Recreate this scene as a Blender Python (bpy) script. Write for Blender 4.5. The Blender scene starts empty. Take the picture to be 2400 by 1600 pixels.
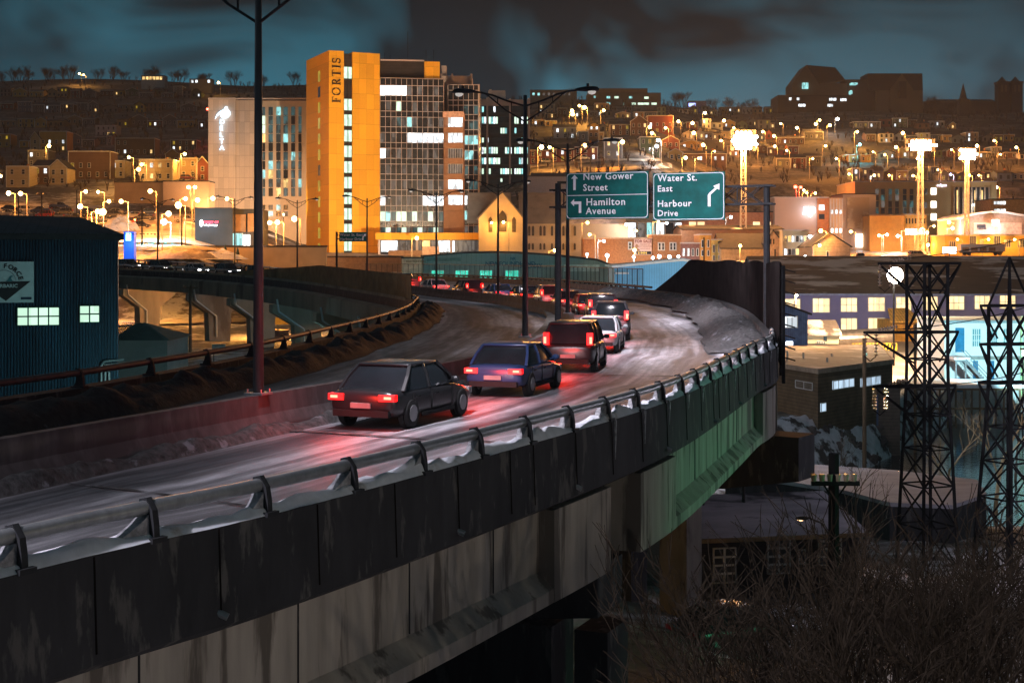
import bpy, bmesh, math, random
from mathutils import Vector, Matrix, noise
S = bpy.context.scene
COL = S.collection
rnd = random.Random(7)
# ---------------- camera ----------------
HAZE = 0.0001
F = 3333.333; CZ = 15.0; HY = 604.0
cd = bpy.data.cameras.new("camera"); cam = bpy.data.objects.new("camera", cd); COL.objects.link(cam)
cd.lens = 50; cd.sensor_width = 36; cd.sensor_fit = 'HORIZONTAL'; cd.shift_y = -(800 - HY) / 2400
cd.clip_start = 0.5; cd.clip_end = 6000
cam.location = (0, 0, CZ); cam.rotation_euler = (math.radians(90), 0, 0)
S.camera = cam
# ---------------- world: overcast night sky ----------------
W = bpy.data.worlds.new("World"); S.world = W; W.use_nodes = True
nt = W.node_tree; nt.nodes.clear(); N = nt.nodes.new; L = nt.links.new
out = N('ShaderNodeOutputWorld'); bg = N('ShaderNodeBackground'); L(bg.outputs[0], out.inputs[0])
tc = N('ShaderNodeTexCoord'); mp = N('ShaderNodeMapping'); mp.inputs['Scale'].default_value = (2.6, 1.6, 4.2)
mp.inputs['Rotation'].default_value = (0, math.radians(-32), 0)
L(tc.outputs['Generated'], mp.inputs[0])
ns = N('ShaderNodeTexNoise'); ns.inputs['Scale'].default_value = 2.5; ns.inputs['Detail'].default_value = 3; ns.inputs['Distortion'].default_value = 0.7
L(mp.outputs[0], ns.inputs['Vector'])
cr = N('ShaderNodeValToRGB'); cr.color_ramp.elements[0].position = 0.43; cr.color_ramp.elements[0].color = (0.004, 0.014, 0.021, 1)
cr.color_ramp.elements[1].position = 0.60; cr.color_ramp.elements[1].color = (0.023, 0.12, 0.17, 1)
L(ns.outputs[0], cr.inputs[0])
sx = N('ShaderNodeSeparateXYZ'); L(tc.outputs['Generated'], sx.inputs[0])
# towards the lit harbour on the right the clouds are greyer and warmer
mr = N('ShaderNodeMapRange'); mr.inputs[1].default_value = 0.08; mr.inputs[2].default_value = 0.42; L(sx.outputs[0], mr.inputs[0])
mx = N('ShaderNodeMix'); mx.data_type = 'RGBA'; L(mr.outputs[0], mx.inputs[0]); L(cr.outputs[0], mx.inputs[6])
ml = N('ShaderNodeMix'); ml.data_type = 'RGBA'; ml.blend_type = 'MULTIPLY'; ml.inputs[0].default_value = 1; ml.inputs[7].default_value = (1.15, 0.6, 0.58, 1)
L(cr.outputs[0], ml.inputs[6]); L(ml.outputs[2], mx.inputs[7])
# brighter near the horizon, darker overhead
mz = N('ShaderNodeMapRange'); mz.inputs[1].default_value = 0.185; mz.inputs[2].default_value = 0.115; mz.inputs[3].default_value = 0.42; mz.inputs[4].default_value = 1.0
L(sx.outputs[2], mz.inputs[0]); L(mx.outputs[2], bg.inputs[0]); L(mz.outputs[0], bg.inputs[1])
# ---------------- moon-like sun, very weak ----------------
sd = bpy.data.lights.new("moonlight", 'SUN'); sd.energy = 0.09; sd.angle = math.radians(8); sd.color = (0.86, 0.88, 1.0)
so = bpy.data.objects.new("moonlight", sd); COL.objects.link(so)
so.rotation_euler = Vector((0.75, -0.55, -0.75)).to_track_quat('-Z', 'Y').to_euler()
S.view_settings.view_transform = 'Standard'; S.view_settings.look = 'None'; S.view_settings.exposure = 0.3; S.view_settings.gamma = 1
S.view_settings.use_curve_mapping = False
S.cycles.use_denoising = True; S.cycles.use_light_tree = True
S.cycles.max_bounces = 5; S.cycles.diffuse_bounces = 2; S.cycles.glossy_bounces = 2; S.cycles.transparent_max_bounces = 8
S.cycles.volume_bounces = 0; S.cycles.sample_clamp_indirect = 3; S.cycles.caustics_reflective = False; S.cycles.caustics_refractive = False
try: S.cycles.denoiser = 'OPENIMAGEDENOISE'
except Exception: pass
# ---------------- helpers ----------------
def P(px, py, d): return Vector(((px - 1200) / F * d, d, CZ - (py - HY) / F * d))
def tag(o, label=None, cat=None, group=None, kind=None):
    if label: o['label'] = label
    if cat: o['category'] = cat
    if group: o['group'] = group
    if kind: o['kind'] = kind
    return o
def empty(name, loc=(0, 0, 0), rz=0.0, label=None, cat=None, group=None):
    o = bpy.data.objects.new(name, None); COL.objects.link(o); o.location = loc; o.rotation_euler = (0, 0, rz); o.empty_display_size = .2
    return tag(o, label, cat, group)
ORD = "first second third fourth fifth sixth seventh eighth ninth tenth eleventh twelfth thirteenth fourteenth fifteenth sixteenth seventeenth eighteenth nineteenth twentieth".split()
def nth(i):
    if i < 20: return ORD[i]
    t = ["twenty", "thirty", "forty", "fifty", "sixty"][(i - 19) // 10] if (i + 1) % 10 else ["thirtieth", "fortieth", "fiftieth", "sixtieth"][(i + 1) // 10 - 3]
    return t if not (i + 1) % 10 else ["twenty", "thirty", "forty", "fifty", "sixty"][(i + 1) // 10 - 2] + "-" + ORD[(i + 1) % 10 - 1]
MATS = {}
def node_mat(name):
    m = bpy.data.materials.new(name); m.use_nodes = True; t = m.node_tree; b = t.nodes['Principled BSDF']
    return m, t, b
def mat(name, col, rough=.85, var=.3, scale=1.5, metal=0., bump=0., stretch=(1, 1, 1), col2=None, thr=None, bscale=None, spec=.3, panel=None):
    """painted or mineral surface; colour varies by noise; col2/thr: a second colour in patches; panel=(w,h): joint lines"""
    if name in MATS: return MATS[name]
    m, t, b = node_mat(name); n = t.nodes.new; l = t.links.new
    tc = n('ShaderNodeTexCoord'); mp = n('ShaderNodeMapping'); mp.inputs['Scale'].default_value = stretch; l(tc.outputs['Object'], mp.inputs[0])
    a = n('ShaderNodeTexNoise'); a.inputs['Scale'].default_value = scale; a.inputs['Detail'].default_value = 5; a.inputs['Roughness'].default_value = .62; l(mp.outputs[0], a.inputs['Vector'])
    c = n('ShaderNodeValToRGB'); e = c.color_ramp.elements
    e[0].position = .3; e[1].position = .7
    e[0].color = (*[x * (1 - var) for x in col], 1); e[1].color = (*[min(1, x * (1 + var)) for x in col], 1)
    l(a.outputs[0], c.inputs[0]); res = c.outputs[0]
    if col2:
        a2 = n('ShaderNodeTexNoise'); a2.inputs['Scale'].default_value = (bscale or scale * .35); a2.inputs['Detail'].default_value = 6; a2.inputs['Roughness'].default_value = .6; l(mp.outputs[0], a2.inputs['Vector'])
        c2 = n('ShaderNodeValToRGB'); c2.color_ramp.elements[0].position = (thr or .5) - .035; c2.color_ramp.elements[1].position = (thr or .5) + .035; l(a2.outputs[0], c2.inputs[0])
        x = n('ShaderNodeMix'); x.data_type = 'RGBA'; l(c2.outputs[0], x.inputs[0]); l(res, x.inputs[6]); x.inputs[7].default_value = (*col2, 1); res = x.outputs[2]
    if panel:
        s = n('ShaderNodeSeparateXYZ'); l(tc.outputs['Object'], s.inputs[0]); prev = None
        if panel[0] and panel[1]:  # each panel a slightly different shade
            dv = n('ShaderNodeVectorMath'); dv.operation = 'DIVIDE'; l(tc.outputs['Object'], dv.inputs[0]); dv.inputs[1].default_value = (panel[0], 500, panel[1])
            fl = n('ShaderNodeVectorMath'); fl.operation = 'FLOOR'; l(dv.outputs[0], fl.inputs[0]); wn = n('ShaderNodeTexWhiteNoise'); l(fl.outputs[0], wn.inputs['Vector'])
            r_ = n('ShaderNodeMapRange'); r_.inputs[3].default_value = .84; r_.inputs[4].default_value = 1.1; l(wn.outputs['Value'], r_.inputs[0])
            sc = n('ShaderNodeVectorMath'); sc.operation = 'SCALE'; l(res, sc.inputs[0]); l(r_.outputs[0], sc.inputs['Scale']); res = sc.outputs[0]
        for k, w in ((0, panel[0]), (2, panel[1])):
            if not w: continue
            q = n('ShaderNodeMath'); q.operation = 'DIVIDE'; l(s.outputs[k], q.inputs[0]); q.inputs[1].default_value = w
            q2 = n('ShaderNodeMath'); q2.operation = 'FRACT'; l(q.outputs[0], q2.inputs[0])
            q3 = n('ShaderNodeMath'); q3.operation = 'LESS_THAN'; l(q2.outputs[0], q3.inputs[0]); q3.inputs[1].default_value = (panel[2] if len(panel) > 2 else .05)
            if prev:
                z = n('ShaderNodeMath'); z.operation = 'MAXIMUM'; l(prev, z.inputs[0]); l(q3.outputs[0], z.inputs[1]); prev = z.outputs[0]
            else: prev = q3.outputs[0]
        f = n('ShaderNodeMath'); f.operation = 'MULTIPLY'; l(prev, f.inputs[0]); f.inputs[1].default_value = .55
        x = n('ShaderNodeMix'); x.data_type = 'RGBA'; l(f.outputs[0], x.inputs[0]); l(res, x.inputs[6]); x.inputs[7].default_value = (*[v * .25 for v in col], 1); res = x.outputs[2]
    l(res, b.inputs['Base Color']); b.inputs['Roughness'].default_value = rough; b.inputs['Metallic'].default_value = metal
    b.inputs['Specular IOR Level'].default_value = spec
    if bump:
        bp = n('ShaderNodeBump'); bp.inputs['Strength'].default_value = bump; bp.inputs['Distance'].default_value = .05; l(a.outputs[0], bp.inputs['Height']); l(bp.outputs[0], b.inputs['Normal'])
    MATS[name] = m; return m
def emit(name, col, st, base=(.1, .1, .1)):
    if name in MATS: return MATS[name]
    m, t, b = node_mat(name); b.inputs['Base Color'].default_value = (*base, 1)
    b.inputs['Emission Color'].default_value = (*col, 1); b.inputs['Emission Strength'].default_value = st
    MATS[name] = m; return m
def litwin(name, col, st, lo=.25, sc=.9):
    """a lit room behind glass: uneven brightness, blinds and furniture"""
    if name in MATS: return MATS[name]
    m, t, b = node_mat(name); n = t.nodes.new; l = t.links.new
    tc = n('ShaderNodeTexCoord'); oi = n('ShaderNodeObjectInfo'); ad = n('ShaderNodeVectorMath'); ad.operation = 'ADD'
    mm = n('ShaderNodeMath'); mm.operation = 'MULTIPLY'; mm.inputs[1].default_value = 97; l(oi.outputs['Random'], mm.inputs[0])
    l(tc.outputs['Object'], ad.inputs[0]); l(mm.outputs[0], ad.inputs[1])
    mp = n('ShaderNodeMapping'); mp.inputs['Scale'].default_value = (1.6 * sc, 1.6 * sc, .5 * sc); l(ad.outputs[0], mp.inputs[0])
    v = n('ShaderNodeTexVoronoi'); v.distance = 'CHEBYCHEV'; l(mp.outputs[0], v.inputs['Vector']); v.inputs['Scale'].default_value = 1.0
    s = n('ShaderNodeSeparateColor'); l(v.outputs['Color'], s.inputs[0])
    r = n('ShaderNodeMapRange'); r.inputs[3].default_value = lo * st; r.inputs[4].default_value = st * 1.15; l(s.outputs[0], r.inputs[0])
    l(r.outputs[0], b.inputs['Emission Strength']); b.inputs['Emission Color'].default_value = (*col, 1); b.inputs['Base Color'].default_value = (.03, .03, .03, 1); b.inputs['Roughness'].default_value = .2
    MATS[name] = m; return m
class MB:
    def __init__(s): s.v = []; s.f = []; s.mi = []; s.m = 0; s.uv = None
    def add(s, vs, fs):
        k = len(s.v); s.v += [tuple(v) for v in vs]; s.f += [tuple(i + k for i in f) for f in fs]; s.mi += [s.m] * len(fs); return s
    def box(s, x0, x1, y0, y1, z0, z1):
        return s.add([(x0, y0, z0), (x1, y0, z0), (x1, y1, z0), (x0, y1, z0), (x0, y0, z1), (x1, y0, z1), (x1, y1, z1), (x0, y1, z1)],
                     [(3, 2, 1, 0), (4, 5, 6, 7), (0, 1, 5, 4), (1, 2, 6, 5), (2, 3, 7, 6), (3, 0, 4, 7)])
    def beam(s, a, b, w, h=None, up=(0, 0, 1)):
        a = Vector(a); b = Vector(b); h = h or w; d = (b - a)
        if d.length < 1e-6: return s
        d.normalize(); u = Vector(up)
        if abs(d.dot(u)) > .98: u = Vector((0, 1, 0))
        r = d.cross(u).normalized() * w / 2; q = r.cross(d).normalized() * h / 2
        vs = [a - r - q, a + r - q, a + r + q, a - r + q, b - r - q, b + r - q, b + r + q, b - r + q]
        return s.add(vs, [(0, 1, 2, 3), (7, 6, 5, 4), (4, 5, 1, 0), (5, 6, 2, 1), (6, 7, 3, 2), (7, 4, 0, 3)])
    def cone(s, a, b, r0, r1, n=8, cap=True):
        a = Vector(a); b = Vector(b); d = (b - a)
        if d.length < 1e-6: return s
        d.normalize(); u = Vector((0, 0, 1)) if abs(d.z) < .95 else Vector((0, 1, 0))
        r = d.cross(u).normalized(); q = d.cross(r); vs = []
        for c, R in ((a, r0), (b, r1)):
            for i in range(n):
                t = 2 * math.pi * i / n; vs.append(c + (r * math.cos(t) + q * math.sin(t)) * R)
        fs = [(i, (i + 1) % n, n + (i + 1) % n, n + i) for i in range(n)]
        if cap: fs += [tuple(range(n - 1, -1, -1)), tuple(range(n, 2 * n))]
        return s.add(vs, fs)
    def tube(s, pts, r, n=6):
        for a, b in zip(pts, pts[1:]): s.cone(a, b, r, r, n)
        return s
    def ball(s, c, rx, ry=None, rz=None, n=8, m=5):
        ry = ry or rx; rz = rz or rx; vs = []; fs = []
        for j in range(m + 1):
            p = math.pi * j / m
            for i in range(n):
                t = 2 * math.pi * i / n; vs.append((c[0] + rx * math.sin(p) * math.cos(t), c[1] + ry * math.sin(p) * math.sin(t), c[2] + rz * math.cos(p)))
        for j in range(m):
            for i in range(n): fs.append((j * n + i, (j + 1) * n + i, (j + 1) * n + (i + 1) % n, j * n + (i + 1) % n))
        return s.add(vs, fs)
    def poly(s, pts, off):
        """extrude polygon pts by vector off"""
        off = Vector(off); n = len(pts); vs = [Vector(p) for p in pts]; vs += [v + off for v in vs]
        return s.add(vs, [tuple(range(n)), tuple(range(2 * n - 1, n - 1, -1))] + [(i, n + i, n + (i + 1) % n, (i + 1) % n) for i in range(n)])
    def build(s, name, mats, parent=None, smooth=False, loc=None):
        me = bpy.data.meshes.new(name); me.from_pydata(s.v, [], s.f)
        if not isinstance(mats, (list, tuple)): mats = [mats]
        for m in mats: me.materials.append(m)
        if len(mats) > 1: me.polygons.foreach_set('material_index', s.mi)
        if s.uv:
            ul = me.uv_layers.new(name='UVMap')
            for lp in me.loops: ul.data[lp.index].uv = s.uv[lp.vertex_index]
        bm = bmesh.new(); bm.from_mesh(me); bmesh.ops.recalc_face_normals(bm, faces=bm.faces); bm.to_mesh(me); bm.free()
        if smooth: me.polygons.foreach_set('use_smooth', [True] * len(me.polygons))
        me.update()
        o = bpy.data.objects.new(name, me); COL.objects.link(o)
        if parent is not None: o.parent = parent
        if loc is not None: o.location = loc
        return o
def copytree(o, parent=None):
    c = o.copy(); COL.objects.link(c); c.parent = parent
    for ch in o.children:
        if ch.type != 'LIGHT': copytree(ch, c)
    return c
def lamp(name, loc, power, col, parent=None, r=.3, spot=None, aim=None, blend=.6):
    d = bpy.data.lights.new(name, 'SPOT' if spot else 'POINT'); d.energy = power; d.color = col; d.shadow_soft_size = r
    o = bpy.data.objects.new(name, d); COL.objects.link(o); o.parent = parent; o.location = loc
    if spot: d.spot_size = math.radians(spot); d.spot_blend = blend; o.rotation_euler = Vector(aim).to_track_quat('-Z', 'Y').to_euler()
    return o
def text(name, s, loc, size, m, parent, rz=0., rot=(math.pi / 2, 0, 0), space=1., align='LEFT', bold=0., ext=.02):
    c = bpy.data.curves.new(name, 'FONT'); c.body = s; c.size = size; c.space_character = space; c.align_x = align; c.extrude = ext; c.offset = bold; c.resolution_u = 2
    t = bpy.data.objects.new('t', c); me = bpy.data.meshes.new_from_object(t); bpy.data.objects.remove(t); bpy.data.curves.remove(c)
    me.materials.clear(); me.materials.append(m); o = bpy.data.objects.new(name, me); COL.objects.link(o); o.parent = parent; o.location = loc; o.rotation_euler = rot
    return o
SOD = (1.0, .43, .09); SODP = (1., .52, .2); WHT = (.85, .93, 1.)
# ---------------- terrain ----------------
PROF = [
 (-.95, [(-80, 12), (0, 9), (30, 4), (60, 3), (200, 4), (238, 5), (262, 15), (300, 19), (380, 27), (460, 40), (650, 63), (850, 100), (1000, 140), (1200, 150), (1500, 150)]),
 (-.23, [(-80, 12), (0, 9), (30, 4), (60, 3), (200, 4), (238, 5), (262, 15), (300, 19), (380, 27), (460, 40), (650, 63), (850, 100), (1000, 140), (1200, 150), (1500, 150)]),
 (-.144, [(-80, 12), (0, 9), (30, 4), (60, 3), (200, 4), (240, 5), (300, 12), (340, 15), (420, 18), (480, 40), (650, 75), (850, 108), (1000, 138), (1200, 142), (1500, 142)]),
 (0, [(-80, 12), (0, 9), (30, 4), (60, 2), (200, 3), (240, 3), (300, 12), (340, 14.3), (400, 16), (470, 40), (650, 75), (850, 105), (1000, 126), (1200, 130), (1500, 130)]),
 (.09, [(-80, 12), (0, 9), (30, 4), (60, 1), (100, 1), (200, 3), (240, 3), (300, 12), (340, 14.3), (400, 17), (450, 42), (520, 52), (600, 65), (700, 84), (900, 112), (1000, 120), (1500, 120)]),
 (.16, [(-80, 12), (0, 11), (20, 8), (40, 4), (48, 1), (60, .5), (80, -1.5), (90, -2.5), (200, 3), (240, 3), (320, 14), (450, 18.5), (520, 30), (560, 42), (700, 68), (850, 97), (950, 112), (1000, 118), (1500, 118)]),
]
SHORE = [(.17, 101), (.19, 104), (.21, 107), (.255, 118), (.315, 150), (.36, 165), (.95, 300)]
def lerp1(tab, x):
    if x <= tab[0][0]: return tab[0][1]
    for (a, u), (b, v) in zip(tab, tab[1:]):
        if x <= b: return u + (v - u) * (x - a) / (b - a)
    return tab[-1][1]
def right_prof(u, y):
    s = lerp1(SHORE, u)
    return lerp1([(-80, 12), (0, 11), (20, 8), (32, 5), (46, 1), (62, .5), (85, -1), (94, -3.8), (s, -3.6), (s + 11, 1.5), (max(s + 30, 200), 3), (max(s + 50, 240), 3), (320, 14), (450, 18.5), (520, 24), (560, 42), (700, 68), (850, 97), (950, 112), (1000, 118), (1500, 118)], y)
def ground(X, Y):
    u = X / max(Y, 60.)
    if u >= .185: z = right_prof(u, Y)
    elif u > .16:
        k = (u - .16) / .025; z = lerp1(PROF[-1][1], Y) * (1 - k) + right_prof(.185, Y) * k
    else:
        z = lerp1(PROF[0][1], Y)
        for (a, p), (b, q) in zip(PROF, PROF[1:]):
            if a <= u <= b: k = (u - a) / (b - a); z = lerp1(p, Y) * (1 - k) + lerp1(q, Y) * k
    if Y > 420: z += 5 * noise.noise(Vector((X * .008, Y * .008, 3.1))) * min(1, (Y - 420) / 200)
    return z
def hit(px, py, d0=60, d1=1300):
    """first ground point seen at this pixel beyond d0"""
    u = (px - 1200) / F; d = d0
    while d < d1:
        if ground(u * d, d) >= CZ - (py - HY) / F * d: return d
        d += 2
    return d1
# ---------------- materials ----------------
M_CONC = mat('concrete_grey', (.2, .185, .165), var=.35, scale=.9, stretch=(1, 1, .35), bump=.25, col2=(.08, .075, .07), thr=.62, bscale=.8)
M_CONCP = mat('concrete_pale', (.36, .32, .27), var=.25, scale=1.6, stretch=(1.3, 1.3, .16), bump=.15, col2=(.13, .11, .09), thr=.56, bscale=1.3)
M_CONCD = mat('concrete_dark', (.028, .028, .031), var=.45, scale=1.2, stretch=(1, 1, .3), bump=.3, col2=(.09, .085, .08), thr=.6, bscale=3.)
M_SNOW = mat('snow', (.72, .74, .8), var=.12, scale=3, bump=.5, col2=(.4, .36, .33), thr=.62, bscale=.7)
M_DIRTSNOW = mat('dirty_snow', (.022, .019, .018), var=.5, scale=5, bump=1., col2=(.09, .085, .085), thr=.68, bscale=2.2)
M_DIRTSNOW2 = mat('grey_snow', (.07, .066, .066), var=.6, scale=6, bump=1., col2=(.2, .2, .22), thr=.64, bscale=2.2)
M_STEEL = mat('galvanised_steel', (.3, .31, .32), rough=.42, metal=.6, var=.2, scale=5)
M_DKSTEEL = mat('dark_steel', (.028, .029, .032), rough=.6, spec=.1, var=.3, scale=4)
M_POLE = mat('weathered_pole', (.06, .06, .065), rough=.55, metal=.3, var=.3, scale=3, stretch=(1, 1, .2))
M_BLACK = mat('black_sheeting', (.012, .0095, .009), rough=1, spec=0, var=.5, scale=.8)
M_ICE = mat('clear_ice', (.3, .3, .32), rough=.4, var=.5, scale=9, bump=.8, spec=.3)
M_WOOD = mat('weathered_wood', (.16, .11, .065), var=.35, scale=2, stretch=(3, 3, .4))
M_DARKGL = mat('dark_glass', (.02, .025, .03), rough=.12, var=.4, scale=.4, spec=.6)
M_ROOFD = mat('dark_felt_roof', (.035, .035, .038), var=.4, scale=.8, col2=(.4, .4, .43), thr=.66, bscale=.12)
M_TRIM = mat('white_trim', (.62, .62, .6), var=.12)
# road surface: frost and salt drawn out along the lanes (UV: u across in metres, v along)
def road_mat():
    m, t, b = node_mat('frosted_asphalt'); n = t.nodes.new; l = t.links.new
    uv = n('ShaderNodeUVMap'); uv.uv_map = 'UVMap'
    def nz(sc, st, det=5, rough=.6):
        mp = n('ShaderNodeMapping'); mp.inputs['Scale'].default_value = st; l(uv.outputs[0], mp.inputs[0])
        a = n('ShaderNodeTexNoise'); a.inputs['Scale'].default_value = sc; a.inputs['Detail'].default_value = det; a.inputs['Roughness'].default_value = rough; l(mp.outputs[0], a.inputs['Vector']); return a.outputs[0]
    a = nz(1., (.55, .035, 1)); bb = nz(2.2, (1, .3, 1)); g = nz(38, (1, 1, 1), 3, .7); tk = nz(1., (1.5, .012, 1), 2); pt = nz(1., (.5, .16, 1), 7, .75)
    c = n('ShaderNodeValToRGB'); e = c.color_ramp.elements; e[0].position = .38; e[0].color = (.06, .06, .068, 1); e[1].position = .62; e[1].color = (.44, .425, .45, 1); l(a, c.inputs[0])
    c2 = n('ShaderNodeMapRange'); c2.inputs[1].default_value = .3; c2.inputs[2].default_value = .7; c2.inputs[3].default_value = .62; c2.inputs[4].default_value = 1.3; l(bb, c2.inputs[0])
    c3 = n('ShaderNodeMapRange'); c3.inputs[1].default_value = .3; c3.inputs[2].default_value = .7; c3.inputs[3].default_value = .7; c3.inputs[4].default_value = 1.25; l(g, c3.inputs[0])
    x = n('ShaderNodeVectorMath'); x.operation = 'SCALE'; l(c.outputs[0], x.inputs[0]); l(c2.outputs[0], x.inputs['Scale'])
    c4 = n('ShaderNodeMapRange'); c4.inputs[1].default_value = .42; c4.inputs[2].default_value = .58; c4.inputs[3].default_value = .5; c4.inputs[4].default_value = 1.2; l(tk, c4.inputs[0])
    c5 = n('ShaderNodeMapRange'); c5.inputs[1].default_value = .4; c5.inputs[2].default_value = .6; c5.inputs[3].default_value = .68; c5.inputs[4].default_value = 1.25; l(pt, c5.inputs[0])
    for cc in (c4, c5):
        y0 = n('ShaderNodeVectorMath'); y0.operation = 'SCALE'; l(x.outputs[0], y0.inputs[0]); l(cc.outputs[0], y0.inputs['Scale']); x = y0
    y = n('ShaderNodeVectorMath'); y.operation = 'SCALE'; l(x.outputs[0], y.inputs[0]); l(c3.outputs[0], y.inputs['Scale'])
    l(y.outputs[0], b.inputs['Base Color']); b.inputs['Roughness'].default_value = .55; b.inputs['Specular IOR Level'].default_value = .5
    bp = n('ShaderNodeBump'); bp.inputs['Strength'].default_value = .5; bp.inputs['Distance'].default_value = .02; l(g, bp.inputs['Height']); l(bp.outputs[0], b.inputs['Normal'])
    return m
M_ROAD = road_mat()
# ---------------- ground sheet ----------------
def ground_mat():
    m, t, b = node_mat('snowy_ground'); n = t.nodes.new; l = t.links.new
    g = n('ShaderNodeNewGeometry')
    def nz(s, d=6):
        a = n('ShaderNodeTexNoise'); a.inputs['Scale'].default_value = s; a.inputs['Detail'].default_value = d; a.inputs['Roughness'].default_value = .65; l(g.outputs['Position'], a.inputs['Vector']); return a.outputs[0]
    a = nz(.05); q = nz(.5); c = n('ShaderNodeMath'); c.operation = 'MULTIPLY_ADD'; l(q, c.inputs[0]); c.inputs[1].default_value = .6; l(a, c.inputs[2])
    r = n('ShaderNodeValToRGB'); e = r.color_ramp.elements; e[0].position = .7; e[0].color = (.05, .04, .03, 1); e[1].position = .86; e[1].color = (.42, .41, .42, 1)
    k = r.color_ramp.elements.new(.78); k.color = (.13, .11, .09, 1)
    l(c.outputs[0], r.inputs[0]); b.inputs['Roughness'].default_value = .9
    # scrub covers the hillside beyond the streets: darker land, less lying snow
    sp = n('ShaderNodeSeparateXYZ'); l(g.outputs['Position'], sp.inputs[0]); mr_ = n('ShaderNodeMapRange'); mr_.inputs[1].default_value = 400; mr_.inputs[2].default_value = 480; l(sp.outputs[1], mr_.inputs[0])
    r2 = n('ShaderNodeValToRGB'); e2 = r2.color_ramp.elements; e2[0].position = .78; e2[0].color = (.018, .016, .012, 1); e2[1].position = .95; e2[1].color = (.14, .13, .12, 1); l(c.outputs[0], r2.inputs[0])
    mxx = n('ShaderNodeMix'); mxx.data_type = 'RGBA'; l(mr_.outputs[0], mxx.inputs[0]); l(r.outputs[0], mxx.inputs[6]); l(r2.outputs[0], mxx.inputs[7]); l(mxx.outputs[2], b.inputs['Base Color'])
    bp = n('ShaderNodeBump'); bp.inputs['Strength'].default_value = .7; bp.inputs['Distance'].default_value = .4; l(q, bp.inputs['Height']); l(bp.outputs[0], b.inputs['Normal'])
    return m
ys = []; y = -60.
while y < 1500: ys.append(y); y += 2.5 if y < 330 else 7 if y < 700 else 14
us = [-.95 + 1.9 * i / 230 for i in range(231)]
g = MB()
for y in ys:
    for u in us:
        X = u * max(y, 60.); z = ground(X, y)
        if y < 330: z += .22 * noise.noise(Vector((X * .3, y * .3, 0)))
        g.v.append((X, y, z))
nu = len(us)
for j in range(len(ys) - 1):
    for i in range(nu - 1): g.f.append((j * nu + i, j * nu + i + 1, (j + 1) * nu + i + 1, (j + 1) * nu + i))
g.mi = [0] * len(g.f)
tag(g.build('ground', ground_mat(), smooth=True), kind='structure')
def water_mat():
    m, t, b = node_mat('river_water'); n = t.nodes.new; l = t.links.new
    b.inputs['Base Color'].default_value = (.012, .018, .02, 1); b.inputs['Roughness'].default_value = .06
    g = n('ShaderNodeNewGeometry'); mp = n('ShaderNodeMapping'); mp.inputs['Scale'].default_value = (1, 2.4, 1); l(g.outputs['Position'], mp.inputs[0])
    a = n('ShaderNodeTexNoise'); a.inputs['Scale'].default_value = 1.1; a.inputs['Detail'].default_value = 4; l(mp.outputs[0], a.inputs['Vector'])
    bp = n('ShaderNodeBump'); bp.inputs['Strength'].default_value = .35; bp.inputs['Distance'].default_value = .12; l(a.outputs[0], bp.inputs['Height']); l(bp.outputs[0], b.inputs['Normal']); return m
w = MB(); w.add([(14, 80, -2.5), (140, 80, -2.5), (300, 300, -2.5), (25, 230, -2.5)], [(0, 1, 2, 3)])
tag(w.build('river', water_mat()), kind='structure')
# ---------------- polylines ----------------
def smooth_line(pts, step):
    pts = [Vector(p) for p in pts]; out = []
    for i in range(len(pts) - 1):
        p0 = pts[max(i - 1, 0)]; p1 = pts[i]; p2 = pts[i + 1]; p3 = pts[min(i + 2, len(pts) - 1)]
        for k in range(12):
            t = k / 12; out.append(.5 * ((2 * p1) + (p2 - p0) * t + (2 * p0 - 5 * p1 + 4 * p2 - p3) * t * t + (3 * p1 - p0 - 3 * p2 + p3) * t ** 3))
    out.append(pts[-1]); res = [out[0]]; acc = 0
    for a, b in zip(out, out[1:]):
        d = (b - a).length
        while acc + d >= step:
            a = a + (b - a) * ((step - acc) / d); res.append(a.copy()); d = (b - a).length; acc = 0
            if d < 1e-9: break
        acc += d
    return res
def tang(l, i):
    a = l[max(i - 1, 0)]; b = l[min(i + 1, len(l) - 1)]; t = (b - a); t.z = 0; return t.normalized()
def right(l, i): t = tang(l, i); return Vector((t.y, -t.x, 0))
def part_of(l, y0, y1): return [p for p in l if y0 <= p.y <= y1]
def sweep(line, prof, idx=None, cap=True):
    """prof: (offset to the right, height) pairs, closed loop, swept along line"""
    b = MB(); n = len(prof)
    for i, p in enumerate(line):
        r = right(line, i)
        for o, h in prof: b.v.append(tuple(p + r * o + Vector((0, 0, h))))
    for i in range(len(line) - 1):
        for k in range(n): b.f.append((i * n + k, i * n + (k + 1) % n, (i + 1) * n + (k + 1) % n, (i + 1) * n + k))
    if cap: b.f += [tuple(range(n)), tuple((len(line) - 1) * n + k for k in range(n))]
    b.mi = [0] * len(b.f); return b
def nearest(line, p):
    return min(range(len(line)), key=lambda i: (line[i].x - p[0]) ** 2 + (line[i].y - p[1]) ** 2)
C4 = CZ - 4
def L3(l): return [(x, y, CZ + z) for x, y, z in l]
RL = smooth_line(L3([(-24, -20, -4), (-14, -1, -4), (-9.5, 7.7, -4), (-5.57, 15.5, -4), (-3.8, 18.4, -4), (-2.2, 21.4, -4), (-.05, 25.9, -4), (2.1, 30.6, -4), (4, 35.5, -4), (6.4, 43.3, -4), (8, 48.5, -3.95),
    (9.7, 54, -3.9), (11.3, 66, -3.7), (12.7, 80, -3.5), (13.3, 95, -3.4), (12.8, 108, -3.35), (10.8, 122, -3.3), (6.8, 148, -3.3), (1.3, 174, -3.3), (-11, 207, -3.3), (-30, 240, -3.3), (-60, 275, -3.2), (-110, 315, -3)]), 1.0)
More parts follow.
